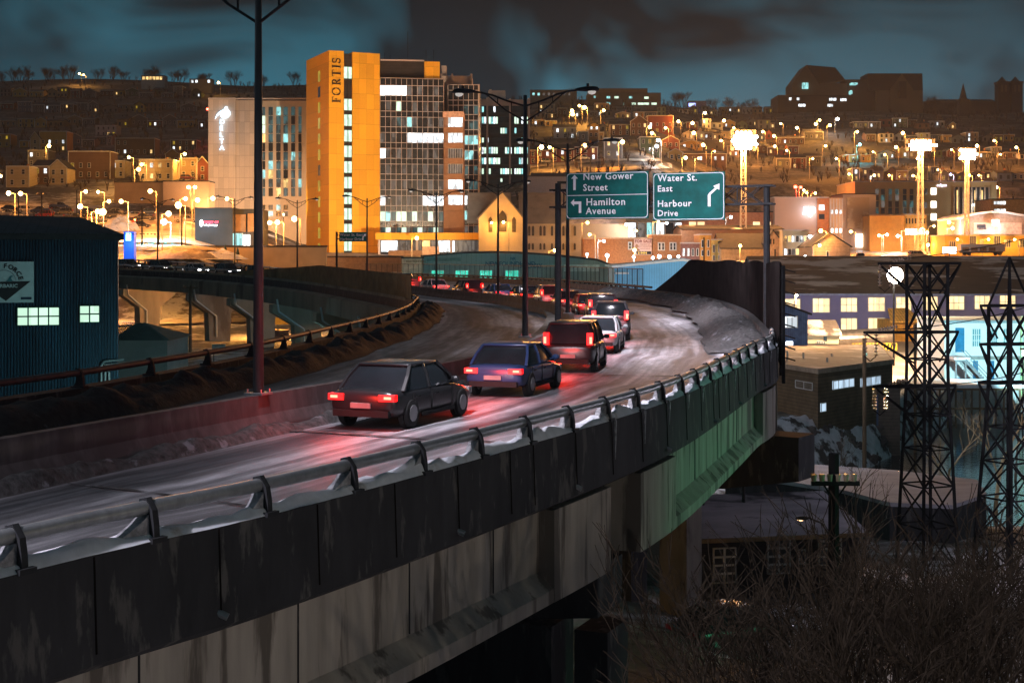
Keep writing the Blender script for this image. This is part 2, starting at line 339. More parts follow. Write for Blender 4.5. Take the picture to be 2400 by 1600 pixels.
ML = smooth_line(L3([(-22, -10, -4), (-15.6, 8, -4), (-9.3, 24, -4), (-5.75, 33, -4), (-3, 40, -4), (-.3, 49, -4), (1.2, 58, -4), (2.6, 68, -4), (3.3, 80, -4), (3, 95, -4), (1.5, 108, -4), (-1.2, 123, -4), (-7.5, 141, -3.9),
    (-18.8, 165, -3.2), (-35, 195, -2.3), (-62, 226, -1.4), (-81, 245, -1.0), (-110, 270, -.6)]), 1.0)
LL = smooth_line(L3([(-26, 0, -4), (-17, 20, -4), (-12.3, 34, -4), (-11, 38.6, -4), (-9, 49, -4), (-7.7, 62, -4), (-6.8, 74, -4), (-6.5, 86, -4), (-6.8, 99, -4), (-8, 115, -4), (-13.0, 132, -3.8), (-23.7, 158, -3.2),
    (-39, 185, -2.6), (-55, 203, -2.2), (-73, 219, -1.8), (-102, 242, -1.3)]), 1.0)
def road_strip(name, A, B, offA, offB, z=0., n=14):
    b = MB(); b.uv = []; s = 0
    for i, p in enumerate(A):
        q = B[min(len(B) - 1, round(i * (len(B) - 1) / (len(A) - 1)))]
        a = p + right(A, i) * offA; q2 = q + right(B, min(len(B) - 1, round(i * (len(B) - 1) / (len(A) - 1)))) * offB
        for k in range(n + 1):
            t = k / n; v = a.lerp(q2, t); b.v.append((v.x, v.y, v.z + z)); b.uv.append(((q2 - a).length * t, s))
        if i + 1 < len(A): s += (A[i + 1] - p).length
    m = n + 1
    for i in range(len(A) - 1):
        for k in range(n): b.f.append((i * m + k, i * m + k + 1, (i + 1) * m + k + 1, (i + 1) * m + k))
    b.mi = [0] * len(b.f); return b
tag(road_strip('road', LL, ML, 0, 0).build('left_road_surface', M_ROAD, smooth=True), kind='structure').name = 'road'
# right carriageway leaves the median beyond the bend
M2 = [p for p in ML if p.y < 158] + smooth_line(L3([(-16.6, 160, -3.35), (-24, 180, -3.3), (-34, 200, -3.3), (-50, 225, -3.3), (-75, 255, -3.2), (-125, 300, -3)]), 1.0)
tag(road_strip('road', M2, RL, .2, 0).build('road', M_ROAD, smooth=True), kind='structure')
# thin lines of ice in the deck joints
def joint(i, wdt=.09, part=(0., 1.)):
    a = M2[nearest(M2, RL[i] - right(RL, i) * 11)]; a = a + right(M2, 5) * .3; b = RL[i] - right(RL, i) * .5
    s = MB(); pts = [a.lerp(b, part[0] + (part[1] - part[0]) * k / 40) for k in range(41)]; t = tang(RL, i)
    for k, p in enumerate(pts):
        w = wdt * (.9 + 1.6 * noise.noise(Vector((p.x * 1.7, p.y * 1.7, i)))); sh = .12 * noise.noise(Vector((p.x * .6, p.y * .6, 9)))
        s.v += [tuple(p + t * (sh + w)) , tuple(p + t * (sh - w))]
    s.v = [(x, y, z + .03) for x, y, z in s.v]
    s.f = [(2 * k, 2 * k + 1, 2 * k + 3, 2 * k + 2) for k in range(40)]; s.mi = [0] * 40
    return tag(s.build('road_joint_line', M_DIRTSNOW2), kind='structure')
for yy, w_, pr in ((22, .05, (.1, .8)), (30, .09, (.0, 1)), (47, .08, (.25, .95)), (61, .07, (.2, .8)), (76, .07, (.3, .75)), (88, .06, (.4, .9))):
    joint(nearest(RL, (lerp1([(p.y, p.x) for p in RL[::5]], yy), yy)), w_, pr)
# ---------------- main viaduct (right side, seen from outside) ----------------
VD = empty('highway_viaduct', (0, 0, 0), 0, 'concrete highway viaduct curving across the picture with dark parapet and pale girders', 'viaduct')
RN = [p for p in RL if p.y < 250]
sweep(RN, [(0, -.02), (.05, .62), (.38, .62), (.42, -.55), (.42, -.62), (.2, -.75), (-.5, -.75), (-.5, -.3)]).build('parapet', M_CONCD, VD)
def between(line, y0, y1): return [p for p in line if y0 <= p.y <= y1]
def girder(y0, y1):
    ln = between(RL, y0, y1)
    g = sweep(ln, [(0.05, -.75), (.05, -1.95), (.36, -2.25), (.36, -2.5), (-.6, -2.5), (-.6, -2.2), (-.45, -.75)]); g.build('girder', M_CONCP, VD)
    for e in (ln[:4], ln[-4:]): sweep(e, [(.05, -.76), (.37, -.76), (.37, -2.5), (.05, -2.5)]).build('girder_end_block', M_CONCP, VD)
    inner = sweep(ln, [(-2.6, -.75), (-2.6, -2.3), (-3.2, -2.3), (-3.2, -.75)]); inner.build('inner_girder', M_CONC, VD)
girder(-15, 30.6); girder(31.5, 52.5); girder(53.4, 88); girder(89, 124); girder(125, 170)
sweep(RN, [(-.5, -.35), (-.5, -.74), (-11, -.74), (-11, -.35)]).build('deck_slab', M_CONC, VD)
def pier(i, cw, ext, coltop, cols, h=1.5, skew=0., z0=None):
    c = RL[i]; r = right(RL, i); t = tang(RL, i); r = (r + t * skew).normalized(); t = Vector((-r.y, r.x, 0)); b = MB()
    a = c + r * ext + Vector((0, 0, -2.52)); e = c - r * 12 + Vector((0, 0, -2.52))
    pts = [a, e, e + Vector((0, 0, -h)), a - r * 3.0 + Vector((0, 0, -h)), a + Vector((0, 0, -h * .75))]
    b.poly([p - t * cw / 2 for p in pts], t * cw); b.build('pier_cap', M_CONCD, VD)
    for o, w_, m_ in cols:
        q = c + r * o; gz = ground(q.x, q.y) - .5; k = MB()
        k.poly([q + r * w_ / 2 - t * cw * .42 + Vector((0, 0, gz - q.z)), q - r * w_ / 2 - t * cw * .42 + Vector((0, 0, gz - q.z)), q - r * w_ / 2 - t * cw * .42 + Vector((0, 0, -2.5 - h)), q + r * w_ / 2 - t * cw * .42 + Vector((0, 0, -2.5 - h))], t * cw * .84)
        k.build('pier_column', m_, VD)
i1 = nearest(RL, (2.4, 31)); i2 = nearest(RL, (9.5, 52.8))
pier(i1, 1.6, .0, 0, [(-.2, .75, M_CONCD), (-4.7, 7.2, M_CONCD)], 1.4, 0)
for y_ in (17.5, 20.2, 22.9, 25.6, 28.3, 34, 38, 42, 46, 50):
    i = nearest(RL, (lerp1([(p.y, p.x) for p in RL[::3]], y_), y_)); q = RL[i] + right(RL, i) * .052; MB().beam((q.x, q.y, q.z - 1.93), (q.x, q.y, q.z - .78), .035, .02).build('panel_joint', M_CONCD, VD)
for k in range(22):
    y_ = 16 + k * 1.75; i = nearest(RL, (lerp1([(p.y, p.x) for p in RL[::3]], y_), y_)); q = RL[i] + right(RL, i) * .425; MB().beam((q.x, q.y, q.z - .5), (q.x - right(RL, i).x * .04, q.y - right(RL, i).y * .04, q.z + .6), .02, .02).build('form_joint', M_BLACK, VD)
    if k % 3 == 1: MB().cone((q.x - .1, q.y, q.z - .42), (q.x + .08, q.y, q.z - .5), .05, .05, 8).build('drain_spout', M_STEEL, VD)
pier(i2, 1.5, 1.6, 0, [(-3.5, 1.15, M_CONC), (-6.6, 2.6, M_CONCD)], 2.1, -.35)
pier(nearest(RL, (13, 88)), 1.5, .7, 0, [(-3, 1.4, M_CONCD)], 1.5)
# single tube guard rail on cast brackets
def guard_rail(name, line, off, zr, spacing, label, mrail, mpost, start=0, solid=False, snow=None):
    root = empty(name, (0, 0, 0), 0, label, 'guard rail')
    pts = [p + right(line, i) * off + Vector((0, 0, zr)) for i, p in enumerate(line)]
    b = MB(); n = 10; R = .09
    for i, p in enumerate(pts):
        r = right(line, i)
        for k in range(n): a = 2 * math.pi * k / n; b.v.append(tuple(p + r * math.cos(a) * R * .9 + Vector((0, 0, math.sin(a) * R))))
    for i in range(len(pts) - 1):
        for k in range(n): b.f.append((i * n + k, i * n + (k + 1) % n, (i + 1) * n + (k + 1) % n, (i + 1) * n + k))
    b.mi = [0] * len(b.f); b.build('rail', mrail, root, smooth=True)
    acc = start; prev = pts[0]; cnt = 0; proto = None; pos = []
    for i, p in enumerate(pts):
        acc += (p - prev).length; prev = p
        if acc >= spacing:
            acc = 0; pos.append((i, p))
            if proto is None:
                k = MB(); k.m = 0
                prf = [(-.13, -zr + .62), (.17, -zr + .62), (.16, -.2), (.13, -.02), (.02, .125), (-.09, .1), (-.11, .0), (-.02, -.1), (-.05, -.22)]
                k.poly([(x, -.045, z) for x, z in prf], (0, .09, 0))
                k.box(-.16, .22, -.12, .12, -zr + .6, -zr + .66)
                o = k.build('post', mpost, root); proto = o
            else: o = proto.copy(); COL.objects.link(o); o.parent = root
            t = tang(line, i); o.location = p; o.rotation_euler = (0, 0, math.atan2(t.y, t.x) - math.pi / 2); cnt += 1
            if cnt >= 95: break
    return root, pts, pos
rl_near = [p for p in RL if p.y < 57]
RR, rpts, rpos = guard_rail('guard_rail', rl_near, .2, 1.0, 1.86, 'long grey tube guard rail on the dark parapet nearest the camera', M_STEEL, M_DKSTEEL, .4)
# wind-blown ice wedges frozen against each bracket, and icicles
for j, (i, p) in enumerate(rpos):
    t = tang(rl_near, i); ln = .3 + .3 * rnd.random(); b = MB(); zb = p.z - 1.0 + .62; N_ = 16
    for k in range(N_ + 1):
        s = k / N_; h = .3 * (1 - s) ** 2.2 + .03; wv = .09 * (1 - s * .5)
        for sg in (-1, 1):
            q = p - t * (s * ln * 1.5 + .02) + right(rl_near, i) * sg * wv; jt = .035 * noise.noise(q * 5)
            b.v += [(q.x, q.y, zb - .02), (q.x + jt, q.y, zb + h + jt)]
    for k in range(N_):
        a = k * 4; b.f += [(a, a + 1, a + 5, a + 4), (a + 2, a + 6, a + 7, a + 3), (a + 1, a + 3, a + 7, a + 5)]
    b.f += [(0, 2, 3, 1)]; b.mi = [0] * len(b.f); o = b.build('ice_wedge', M_ICE, RR)
    if 28 < p.y < 54 and j % 1 == 0:
        q = p + right(rl_near, i) * .24 + t * .08; ln2 = .35 + .9 * abs(noise.noise(p)) ; MB().cone((q.x, q.y, zb), (q.x, q.y, zb - ln2), .03, .006, 5).build('icicle', M_ICE, RR)
# lumpy snow lying on top of the parapet
b = MB(); ln = [p for p in RL if p.y < 56]; K = 7; ln2 = []
for a, c in zip(ln, ln[1:]):
    for k in range(5): ln2.append(a.lerp(c, k / 5))
for i, p in enumerate(ln2):
    r = right(ln2, i)
    for k in range(K):
        o = .02 + .36 * k / (K - 1); h = .62 + (.095 * math.sin(math.pi * k / (K - 1)) if 0 < k < K - 1 else -.01) * (1 + 1.3 * noise.noise(Vector((p.x * 2.3, p.y * 2.3, k * .5)))) * (1.2 + noise.noise(p * .5))
        b.v.append(tuple(p + r * o + Vector((0, 0, h + .01))))
for i in range(len(ln2) - 1):
    for k in range(K - 1): b.f.append((i * K + k, i * K + k + 1, (i + 1) * K + k + 1, (i + 1) * K + k))
b.mi = [0] * len(b.f); tag(b.build('snow_on_parapet', M_SNOW, smooth=True), 'lumpy white snow lying on top of the dark parapet', kind='stuff')
# far part of the right side: parapet teeth and wire fence
rl_far = [p for p in RL if 118 < p.y < 250]
rf, pts_, _ = guard_rail('guard_rail', rl_far, .2, .85, 2.0, 'far guard rail on the outside of the bend, in front of the grey railway building', M_DKSTEEL, M_DKSTEEL)
fe = empty('wire_fence', (0, 0, 0), 0, 'tall wire snow fence behind the far guard rail in front of the teal railway building', 'fence')
lf = [p for p in RL if 122 < p.y < 232]
for h in (.7, 2.3): sweep(lf, [(.42, h), (.48, h), (.48, h + .07), (.42, h + .07)]).build('fence_rail', M_DKSTEEL, fe)
for i in range(0, len(lf), 2):
    p = lf[i] + right(lf, i) * .45; MB().beam((p.x, p.y, p.z + .5), (p.x, p.y, p.z + 2.35), .07).build('fence_post', M_DKSTEEL, fe)
mesh = MB()
for i in range(0, len(lf) - 1):
    for k in (0, .33, .66):
        p = lf[i].lerp(lf[i + 1], k) + right(lf, i) * .45; mesh.beam((p.x, p.y, p.z + .7), (p.x, p.y, p.z + 2.3), .02)
mesh.build('wire_mesh', M_DKSTEEL, fe)
# black snow screen on the outside of the bend
sc = empty('snow_screen', (0, 0, 0), 0, 'tall black snow screen standing on the outside of the road bend', 'screen')
ls = [p for p in RL if 53.5 < p.y < 119]
b = MB(); n_ = len(ls)
for i, p in enumerate(ls):
    r = right(ls, i); top = CZ - .2 + .12 * math.sin(i * .4) * .5
    dd = ls[-1].y - p.y
    if dd < 11: top = CZ - .2 - (11 - dd) / 11 * 2.5
    for o, h in ((.45, p.z - .2), (.45, top), (.53, top), (.53, p.z - .2)): b.v.append((p.x + r.x * o, p.y + r.y * o, h))
for i in range(n_ - 1):
    for k in range(4): b.f.append((i * 4 + k, i * 4 + (k + 1) % 4, i * 4 + 4 + (k + 1) % 4, i * 4 + 4 + k))
b.f += [(0, 1, 2, 3)]; b.mi = [0] * len(b.f); b.build('sheeting', M_BLACK, sc)
for i in range(0, n_, 3):
    p = ls[i]; r = right(ls, i); q = p + r * .6; top = CZ - .3 if ls[-1].y - p.y > 11 else p.z + .9
    MB().beam((q.x, q.y, p.z - .9), (q.x, q.y, top), .12).build('screen_post', M_DKSTEEL, sc)
    for z_ in range(3 if i == 0 else 0): pass
for k in range(9):  # slatted end of the screen
    p = ls[0]; z_ = CZ - .4 - k * .42; r = right(ls, 0); MB().beam(p + r * .5 + Vector((0, 0, z_ - p.z)), p + r * 1.05 + Vector((0, 0, z_ - p.z - .16)), .12, .05).build('louvre', M_DKSTEEL, sc)
def bank(name, line, o0, o1, h, m_, label, jag=.5, step=3):
    b = MB(); ln = []
    for a, c in zip(line, line[1:]):
        for k in range(step): ln.append(a.lerp(c, k / step))
    K = 16
    for i, p in enumerate(ln):
        r = right(ln, i); e = min(1, i / 12, (len(ln) - 1 - i) / 12)
        wv = 1 + .22 * noise.noise(Vector((p.x * .25, p.y * .25, 4)))
        for k in range(K + 1):
            s = k / K; o = o0 + (o1 - o0) * s * (wv if abs(o1) > abs(o0) else 1); q = p + r * o
            f = (math.sin(math.pi * min(1, s * 1.0 + .12)) ** .8) if o0 * o1 <= 0 or 1 else 1
            z = h * f * e * (1 + jag * noise.noise(Vector((q.x * .9, q.y * .9, 2))) + jag * .5 * noise.noise(Vector((q.x * 3, q.y * 3, 7))))
            b.v.append((q.x, q.y, p.z + (z if 0 < k < K else -.03)))
    for i in range(len(ln) - 1):
        for k in range(K): b.f.append((i * (K + 1) + k, i * (K + 1) + k + 1, (i + 1) * (K + 1) + k + 1, (i + 1) * (K + 1) + k))
    b.mi = [0] * len(b.f); return tag(b.build(name, m_, smooth=True), label, kind='stuff')
bank('dirty_snow_bank', [p for p in RL if 57 < p.y < 135], .35, -2.5, .5, M_DIRTSNOW2, 'grey ploughed snow heaped at the foot of the black screen', .7)
bank('dirty_snow_bank', [p for p in LL if 12 < p.y < 117], .3, 2.1, .55, M_DIRTSNOW, 'dark dirty snow bank along the left guard rail', .6)
# left guard rail
gl, _, _ = guard_rail('guard_rail', [p for p in LL if p.y < 117], 0, 1.0, 3.1, 'dark guard rail with wedge brackets along the left edge, before the blue shed', M_POLE, M_DKSTEEL)
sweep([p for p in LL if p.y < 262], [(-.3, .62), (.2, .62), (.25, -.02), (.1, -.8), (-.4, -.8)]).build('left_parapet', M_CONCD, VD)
# median barrier with posts standing on it
mb_ = empty('median_barrier', (0, 0, 0), 0, 'concrete median barrier with dirty snow at its foot between the two carriageways', 'barrier')
mln = [p for p in ML if p.y < 156]
sweep(mln, [(.34, -.02), (.3, .15), (.16, .4), (.12, .85), (-.12, .85), (-.16, .4), (-.3, .15), (-.34, -.02)]).build('wall', mat('median_concrete', (.085, .075, .075), var=.4, scale=2.5, stretch=(1, 1, .3), bump=.4, col2=(.07, .06, .06), thr=.56, bscale=1.4), mb_)
bank('snow_ridge', [p for p in ML if 5 < p.y < 70], .28, .85, .24, M_DIRTSNOW2, 'crusted white snow ridge along the foot of the median barrier', .8, 5)
# ---------------- left bridge (the carriageway curving away to the left) ----------------
LB = empty('curved_bridge', (0, 0, 0), 0, 'curved concrete bridge on forked piers sweeping away to the left', 'bridge')
ll2 = [p for p in LL if p.y > 117]; ml2 = [p for p in ML if p.y > 150]
M_LBR = mat('bridge_brown_concrete', (.22, .18, .13), var=.3, scale=.5, stretch=(1, 1, .3), bump=.2, col2=(.1, .08, .06), thr=.6, bscale=.4)
sweep(ll2, [(-.3, .7), (.1, .7), (.1, -.3), (-.1, -.5), (-.1, -2.2), (-1.0, -2.2), (-1.0, -.5), (-.35, -.3)][::-1]).build('near_girder', M_LBR, LB)
sweep([p + right(ll2, i) * 4 for i, p in enumerate(ll2)], [(-.4, -.3), (.4, -.3), (.4, -2.1), (-.4, -2.1)]).build('inner_girder', M_LBR, LB)
sweep(ml2, [(-.1, .7), (.3, .7), (.35, -2), (-.5, -2), (-.5, -.3), (-.1, -.3)]).build('far_parapet', M_LBR, LB)
road_strip('x', LL, ML, 0, 0, -.35).build('deck_slab', M_CONC, LB)
for ln_, lab in ((ll2, 'guard rail along the near edge of the curved left bridge'), (ml2, 'orange-lit guard rail along the far edge of the curved left bridge')):
    guard_rail('guard_rail', ln_, 0, 1.1, 2.0, lab, M_STEEL, M_DKSTEEL)
# ribbed snow fence on the near edge
sf = empty('slatted_fence', (0, 0, 0), 0, 'brown slatted snow fence on the near edge of the curved bridge', 'fence')
lsf = [p for p in LL if 114 < p.y < 178]; b = MB()
for i in range(len(lsf) - 1):
    for k in (0, .5):
        p = lsf[i].lerp(lsf[i + 1], k) + right(lsf, i) * -.2; q = p + tang(lsf, i) * .36
        hh = 2.6 if p.y < 150 else 2.6 - 1.5 * (p.y - 150) / 28
        b.beam(p + Vector((0, 0, .5)), p + Vector((0, 0, hh)), .37, .05, up=right(lsf, i))
b.build('slats', mat('brown_slats', (.2, .13, .06), var=.4, scale=.7), sf)
for h in (.9, 2.1): sweep([p for p in lsf if p.y < 150], [(-.1, h), (-.04, h), (-.04, h + .1), (-.1, h + .1)]).build('fence_rail', M_DKSTEEL, sf)
M_PIER = mat('pier_concrete', (.34, .27, .19), var=.25, scale=.5, stretch=(1, 1, .3), bump=.2, col2=(.2, .15, .1), thr=.6)
def ypier(px, d, forked=True, w0=1.5, w1=4.2, m_=M_PIER, pipe=True, yaw=None):
    X = (px - 1200) / F * d; i = nearest(ll2, (X, d)); p = ll2[i]; r = right(ll2, i); r = -r if r.x > 0 else r
    r = right(ll2, i); c = p + r * 2.5; t = tang(ll2, i); gz = ground(c.x, c.y) - .4; top = p.z - 2.2; b = MB()
    H = top - gz
    pr = [(-w0, gz), (w0, gz), (w0 * 1.1, gz + H * .62), (w1, top - .9), (w1, top), (-w1, top), (-w1, top - .9), (-w0 * 1.1, gz + H * .62)]
    b.poly([c + r * o + Vector((0, 0, z - c.z)) - t * .7 for o, z in pr], t * 1.4); b.build('pier', m_, LB)
    if pipe:
        f = -t * .95 if t.y > 0 else t * .95
        q = lambda o, z: c + r * o + f + Vector((0, 0, z - c.z))
        MB().tube([q(-w1 * .9, top + .6), q(-w1 * .85, top - .8), q(-w0 * .4, gz + H * .55), q(-w0 * .4, gz + 1)], .11, 6).build('drain_pipe', M_TRIM, LB)
for px, d in ((175, 210), (315, 202), (455, 188), (575, 177), (690, 163), (800, 147), (905, 134)): ypier(px, d)
# ---------------- twin-arm highway lamp posts ----------------
def twin_post(x, y, zb, h, yaw, label, glow=0, group='twin-arm lamp posts along the highway', power=0):
    root = empty('highway_lamp_post', (x, y, zb), yaw, label, 'lamp post', group)
    b = MB(); b.cone((0, 0, 0), (0, 0, h), .125, .075, 10); b.build('pole', M_POLE, root, smooth=True)
    b = MB(); b.box(-.24, .24, -.24, .24, 0, .05)
    for sx_ in (-.18, .18):
        for sy in (-.18, .18): b.cone((sx_, sy, .04), (sx_, sy, .13), .025, .025, 6)
    b.build('base_plate', M_STEEL, root)
    for s in (-1, 1):
        up = [(s * .05, 0, h - .42), (s * .7, 0, h - .22), (s * 1.3, 0, h + .02), (s * 1.8, 0, h + .14), (s * 2.1, 0, h + .17)]
        b = MB(); b.tube(up, .042, 6); b.tube([(s * .05, 0, h - 1.02), (s * .8, 0, h - .56), (s * 1.45, 0, h - .02), (s * 1.62, 0, h + .1)], .036, 6)
        for t in (.55, 1.1): b.beam((s * t, 0, lerp1([(.05, h - 1.02), (.8, h - .56), (1.45, h - .02)], t)), (s * t, 0, lerp1([(.05, h - .42), (.7, h - .22), (1.3, h + .02)], t)), .04)
        arm = b.build('arm', M_DKSTEEL, root)
        b = MB(); N_ = 8
        secs = [(2.0, .05, .06), (2.15, .09, .1), (2.4, .15, .14), (2.7, .18, .15), (2.88, .14, .12), (2.95, .04, .04)]
        for xx, wv, hv in secs:
            for k in range(N_): a = 2 * math.pi * k / N_; b.v.append((s * xx, wv * math.cos(a), h + .17 + hv * (math.sin(a) if math.sin(a) > 0 else .45 * math.sin(a))))
        for i in range(len(secs) - 1):
            for k in range(N_): b.f.append((i * N_ + k, i * N_ + (k + 1) % N_, (i + 1) * N_ + (k + 1) % N_, (i + 1) * N_ + k))
        b.f += [tuple(range(N_)), tuple((len(secs) - 1) * N_ + k for k in range(N_))]; b.mi = [0] * len(b.f)
        b.box(s * 2.5 - .05, s * 2.5 + .05, -.05, .05, h + .3, h + .42)
        hd = b.build('lamp_head', M_DKSTEEL, root, smooth=False)
        b = MB(); b.ball((s * 2.66, 0, h + .1), .17, .13, .12, 8, 5); b.build('lens', emit('dim_lens', (1, .93, .85), .35, (.5, .5, .5)), hd)
    if power:
        lamp('lamp_light', (2.66, 0, h - .2), power, (.93, .88, 1.), root, .25, 155, (.9, .55, -1), 1.)  # spot added to light the deck, far stronger than the dim lens
    return root
def yaw_at(line, x, y):
    i = nearest(line, (x, y)); t = tang(line, i); return math.atan2(t.y, t.x) - math.pi / 2
BZ = CZ - 3.15
PP = [(-15.0, 8.5, 'off', 0), (-5.85, 32.8, 'tall grey twin-arm lamp post crossing the sky before the hotel, nearest the camera', 0), (.52, 56.5, 'twin-arm lamp post on the median left of the sign gantry', 0),
      (3.15, 80.5, 'twin-arm lamp post rising from behind the edge of the New Gower Street sign', 0), (-1.2, 123, 'twin-arm lamp post in front of the teal railway building', 0), (-7.5, 141, 'twin-arm lamp post in front of the glass office grid', 0), (-16.3, 160, 'twin-arm lamp post in front of the yellow tower right of the small road sign', 0)]
PW = [11000, 6500, 11000, 8500, 3600, 1600, 1200]
for k, (x, y, lb, _) in enumerate(PP):
    if lb == 'off': lb = 'twin-arm lamp post just outside the frame beside the median'
    twin_post(x, y, BZ if y < 150 else CZ - 2.9, 9.6, yaw_at(ML, x, y), lb, power=PW[k])
for px, d, zt, lb in ((686, 183, 469, 'twin-arm lamp post on the curved bridge between hotel and yellow tower'), (492, 198, 465, 'twin-arm lamp post on the curved bridge in front of the black restaurant'), (287, 214, 470, 'twin-arm lamp post on the curved bridge beside the blue shed corner')):
    X = (px - 1200) / F * d; i = nearest(ML, (X, d)); q = ML[i]; zz = CZ - (zt - HY) / F * q.y
    twin_post(q.x, q.y, q.z + .7, zz - q.z - .7, yaw_at(ML, q.x, q.y), lb)
# ---------------- sign gantry ----------------
GA = Vector((2.27, 70, 0)); GB = Vector((11.75, 65.6, 0)); gd = (GB - GA).normalized()
gyaw = math.atan2(gd.y, gd.x)
GR = empty('sign_gantry', (GA.x, GA.y, BZ), gyaw, 'dark steel sign gantry spanning the road on two poles', 'gantry')
gn = Vector((gd.y, -gd.x, 0))
def gx(px):  # distance along the gantry of a picture column
    u = (px - 1200) / F; return (u * GA.y - GA.x) / (gd.x - u * gd.y)
def gz(py, t): y = GA.y + gd.y * t; return CZ - (py - HY) / F * y - BZ
T = gx(1797); b = MB(); b.cone((0, 0, 0), (0, 0, gz(430, 0)), .17, .15, 10); b.build('pole', M_DKSTEEL, GR)
MB().cone((T, 0, -3.3), (T, 0, gz(432, T)), .17, .15, 10).build('pole', M_DKSTEEL, GR)
b = MB(); z0 = gz(482, T / 2); z1 = gz(441, T / 2)
for y_ in (-.25, .25):
    for z_ in (z0, z1): b.beam((-.35, y_, z_), (T + .35, y_, z_), .09)
n_ = 9
for k in range(n_):
    a = .2 + (T - .4) * k / n_; c = .2 + (T - .4) * (k + 1) / n_
    for y_ in (-.25, .25):
        b.beam((a, y_, z0), (c, y_, z1), .045); b.beam((a, y_, z1), (c, y_, z0), .045); b.beam((a, y_, z0), (a, y_, z1), .05)
b.build('truss', M_DKSTEEL, GR)
M_SGREEN = mat('sign_green', (.0005, .085, .078), rough=.6, var=.35, scale=1.2, spec=.15)
M_SWHITE = mat('sign_letter_white', (.75, .77, .8), rough=.4, var=.1)
def road_sign(px0, px1, py0, py1, label, lines, arrows, split=None):
    t0, t1 = gx(px0), gx(px1); tm = (t0 + t1) / 2; z1 = gz(py0, tm); z0 = gz(py1, tm); w = t1 - t0; h = z1 - z0
    loc = Vector((GA.x + gd.x * t0, GA.y + gd.y * t0, BZ + z0)); loc.x *= .991; loc.y *= .991
    r = empty('road_sign', loc, gyaw, label, 'road sign', 'green road signs on the gantry')
    b = MB(); b.box(0, w, 0, .06, 0, h); b.build('panel', M_SGREEN, r)
    b = MB(); e = .035; iw = .028; c = .14
    def ring(o): return [(o + c, o), (w - o - c, o), (w - o - c * .3, o + c * .3), (w - o, o + c), (w - o, h - o - c), (w - o - c * .3, h - o - c * .3), (w - o - c, h - o), (o + c, h - o), (o + c * .3, h - o - c * .3), (o, h - o - c), (o, o + c), (o + c * .3, o + c * .3)]
    A = ring(e); B = ring(e + iw); k = len(A)
    b.add([(x, -.006, z) for x, z in A] + [(x, -.006, z) for x, z in B], [(i, (i + 1) % k, k + (i + 1) % k, k + i) for i in range(k)])
    if split: b.add([(e, -.006, h * split), (w - e, -.006, h * split), (w - e, -.006, h * split + iw), (e, -.006, h * split + iw)], [(0, 1, 2, 3)])
    b.build('border', M_SWHITE, r)
    b = MB()
    for q in range(4): b.box(w * (q + .5) / 4 - .04, w * (q + .5) / 4 + .04, .06, .4, h * .1, h + .05)
    b.build('bracket', M_DKSTEEL, r)
    s = w / (px1 - px0)
    for tx, px, pb, ph in lines: text('lettering', tx, ((px - px0) * s, -.012, (py1 - pb) * s), ph * s * 1.38, M_SWHITE, r, space=1.12, bold=.006, ext=.004)
    for ar in arrows:
        b = MB(); pts = [((x - px0) * s, -.012, (py1 - y) * s) for x, y in ar]; b.poly(pts, (0, .004, 0)); b.build('arrow', M_SWHITE, r)
# pixel layout of the two signs
road_sign(1327, 1518, 405, 514, 'green sign reading New Gower Street and Hamilton Avenue with two arrows',
    [('New Gower', 1367, 428, 15), ('Street', 1367, 452, 15), ('Hamilton', 1374, 484, 16), ('Avenue', 1374, 503, 15)],
    [[(1344, 450), (1344, 425), (1339, 425), (1347, 416.5), (1355, 425), (1350, 425), (1350, 450)],
     [(1357, 500), (1357, 481), (1346, 481), (1346, 485.5), (1338, 477.5), (1346, 469.5), (1346, 475), (1363, 475), (1363, 500)]], .505)
road_sign(1530, 1697, 406, 517, 'green sign reading Water St. East and Harbour Drive with slanting arrow',
    [('Water St.', 1542, 429, 15), ('East', 1541, 452, 14), ('Harbour', 1541, 486, 15), ('Drive', 1541, 507, 14)],
    [[(1658.5, 487), (1658.5, 462), (1662, 457), (1675, 446), (1671, 442), (1685, 437), (1685, 451), (1680, 448), (1665, 461), (1665, 487)]])
# small far sign on two posts over the bridge
d_ = 172.
fs = empty('road_sign', P(795, 566, d_), .1, 'small far green sign reading Water St. East Harbour Drive', 'road sign')
s_ = d_ / F; MB().box(0, 65 * s_, 0, .08, 0, 22 * s_).build('panel', M_SGREEN, fs)
text('lettering', 'Water St. East', (1.5 * s_, -.02, 13 * s_), 8.6 * s_, M_SWHITE, fs, space=1.05); text('lettering', 'Harbour Drive', (1.5 * s_, -.02, 3 * s_), 8.6 * s_, M_SWHITE, fs, space=1.05)
b = MB(); b.poly([(x * s_, -.03, z * s_) for x, z in ((54, 3), (54, 11), (58, 15), (56.5, 17), (63, 18), (62, 12), (60, 13.5), (56.5, 10), (56.5, 3))], (0, .01, 0)); b.build('arrow', M_SWHITE, fs)
b = MB(); b.beam((-6 * s_, .3, -62 * s_), (-6 * s_, .3, 23 * s_), .25); b.beam((-8 * s_, .3, 15 * s_), (60 * s_, .3, 15 * s_), .12); b.beam((-8 * s_, .3, 6 * s_), (60 * s_, .3, 6 * s_), .12); b.build('support', M_DKSTEEL, fs)
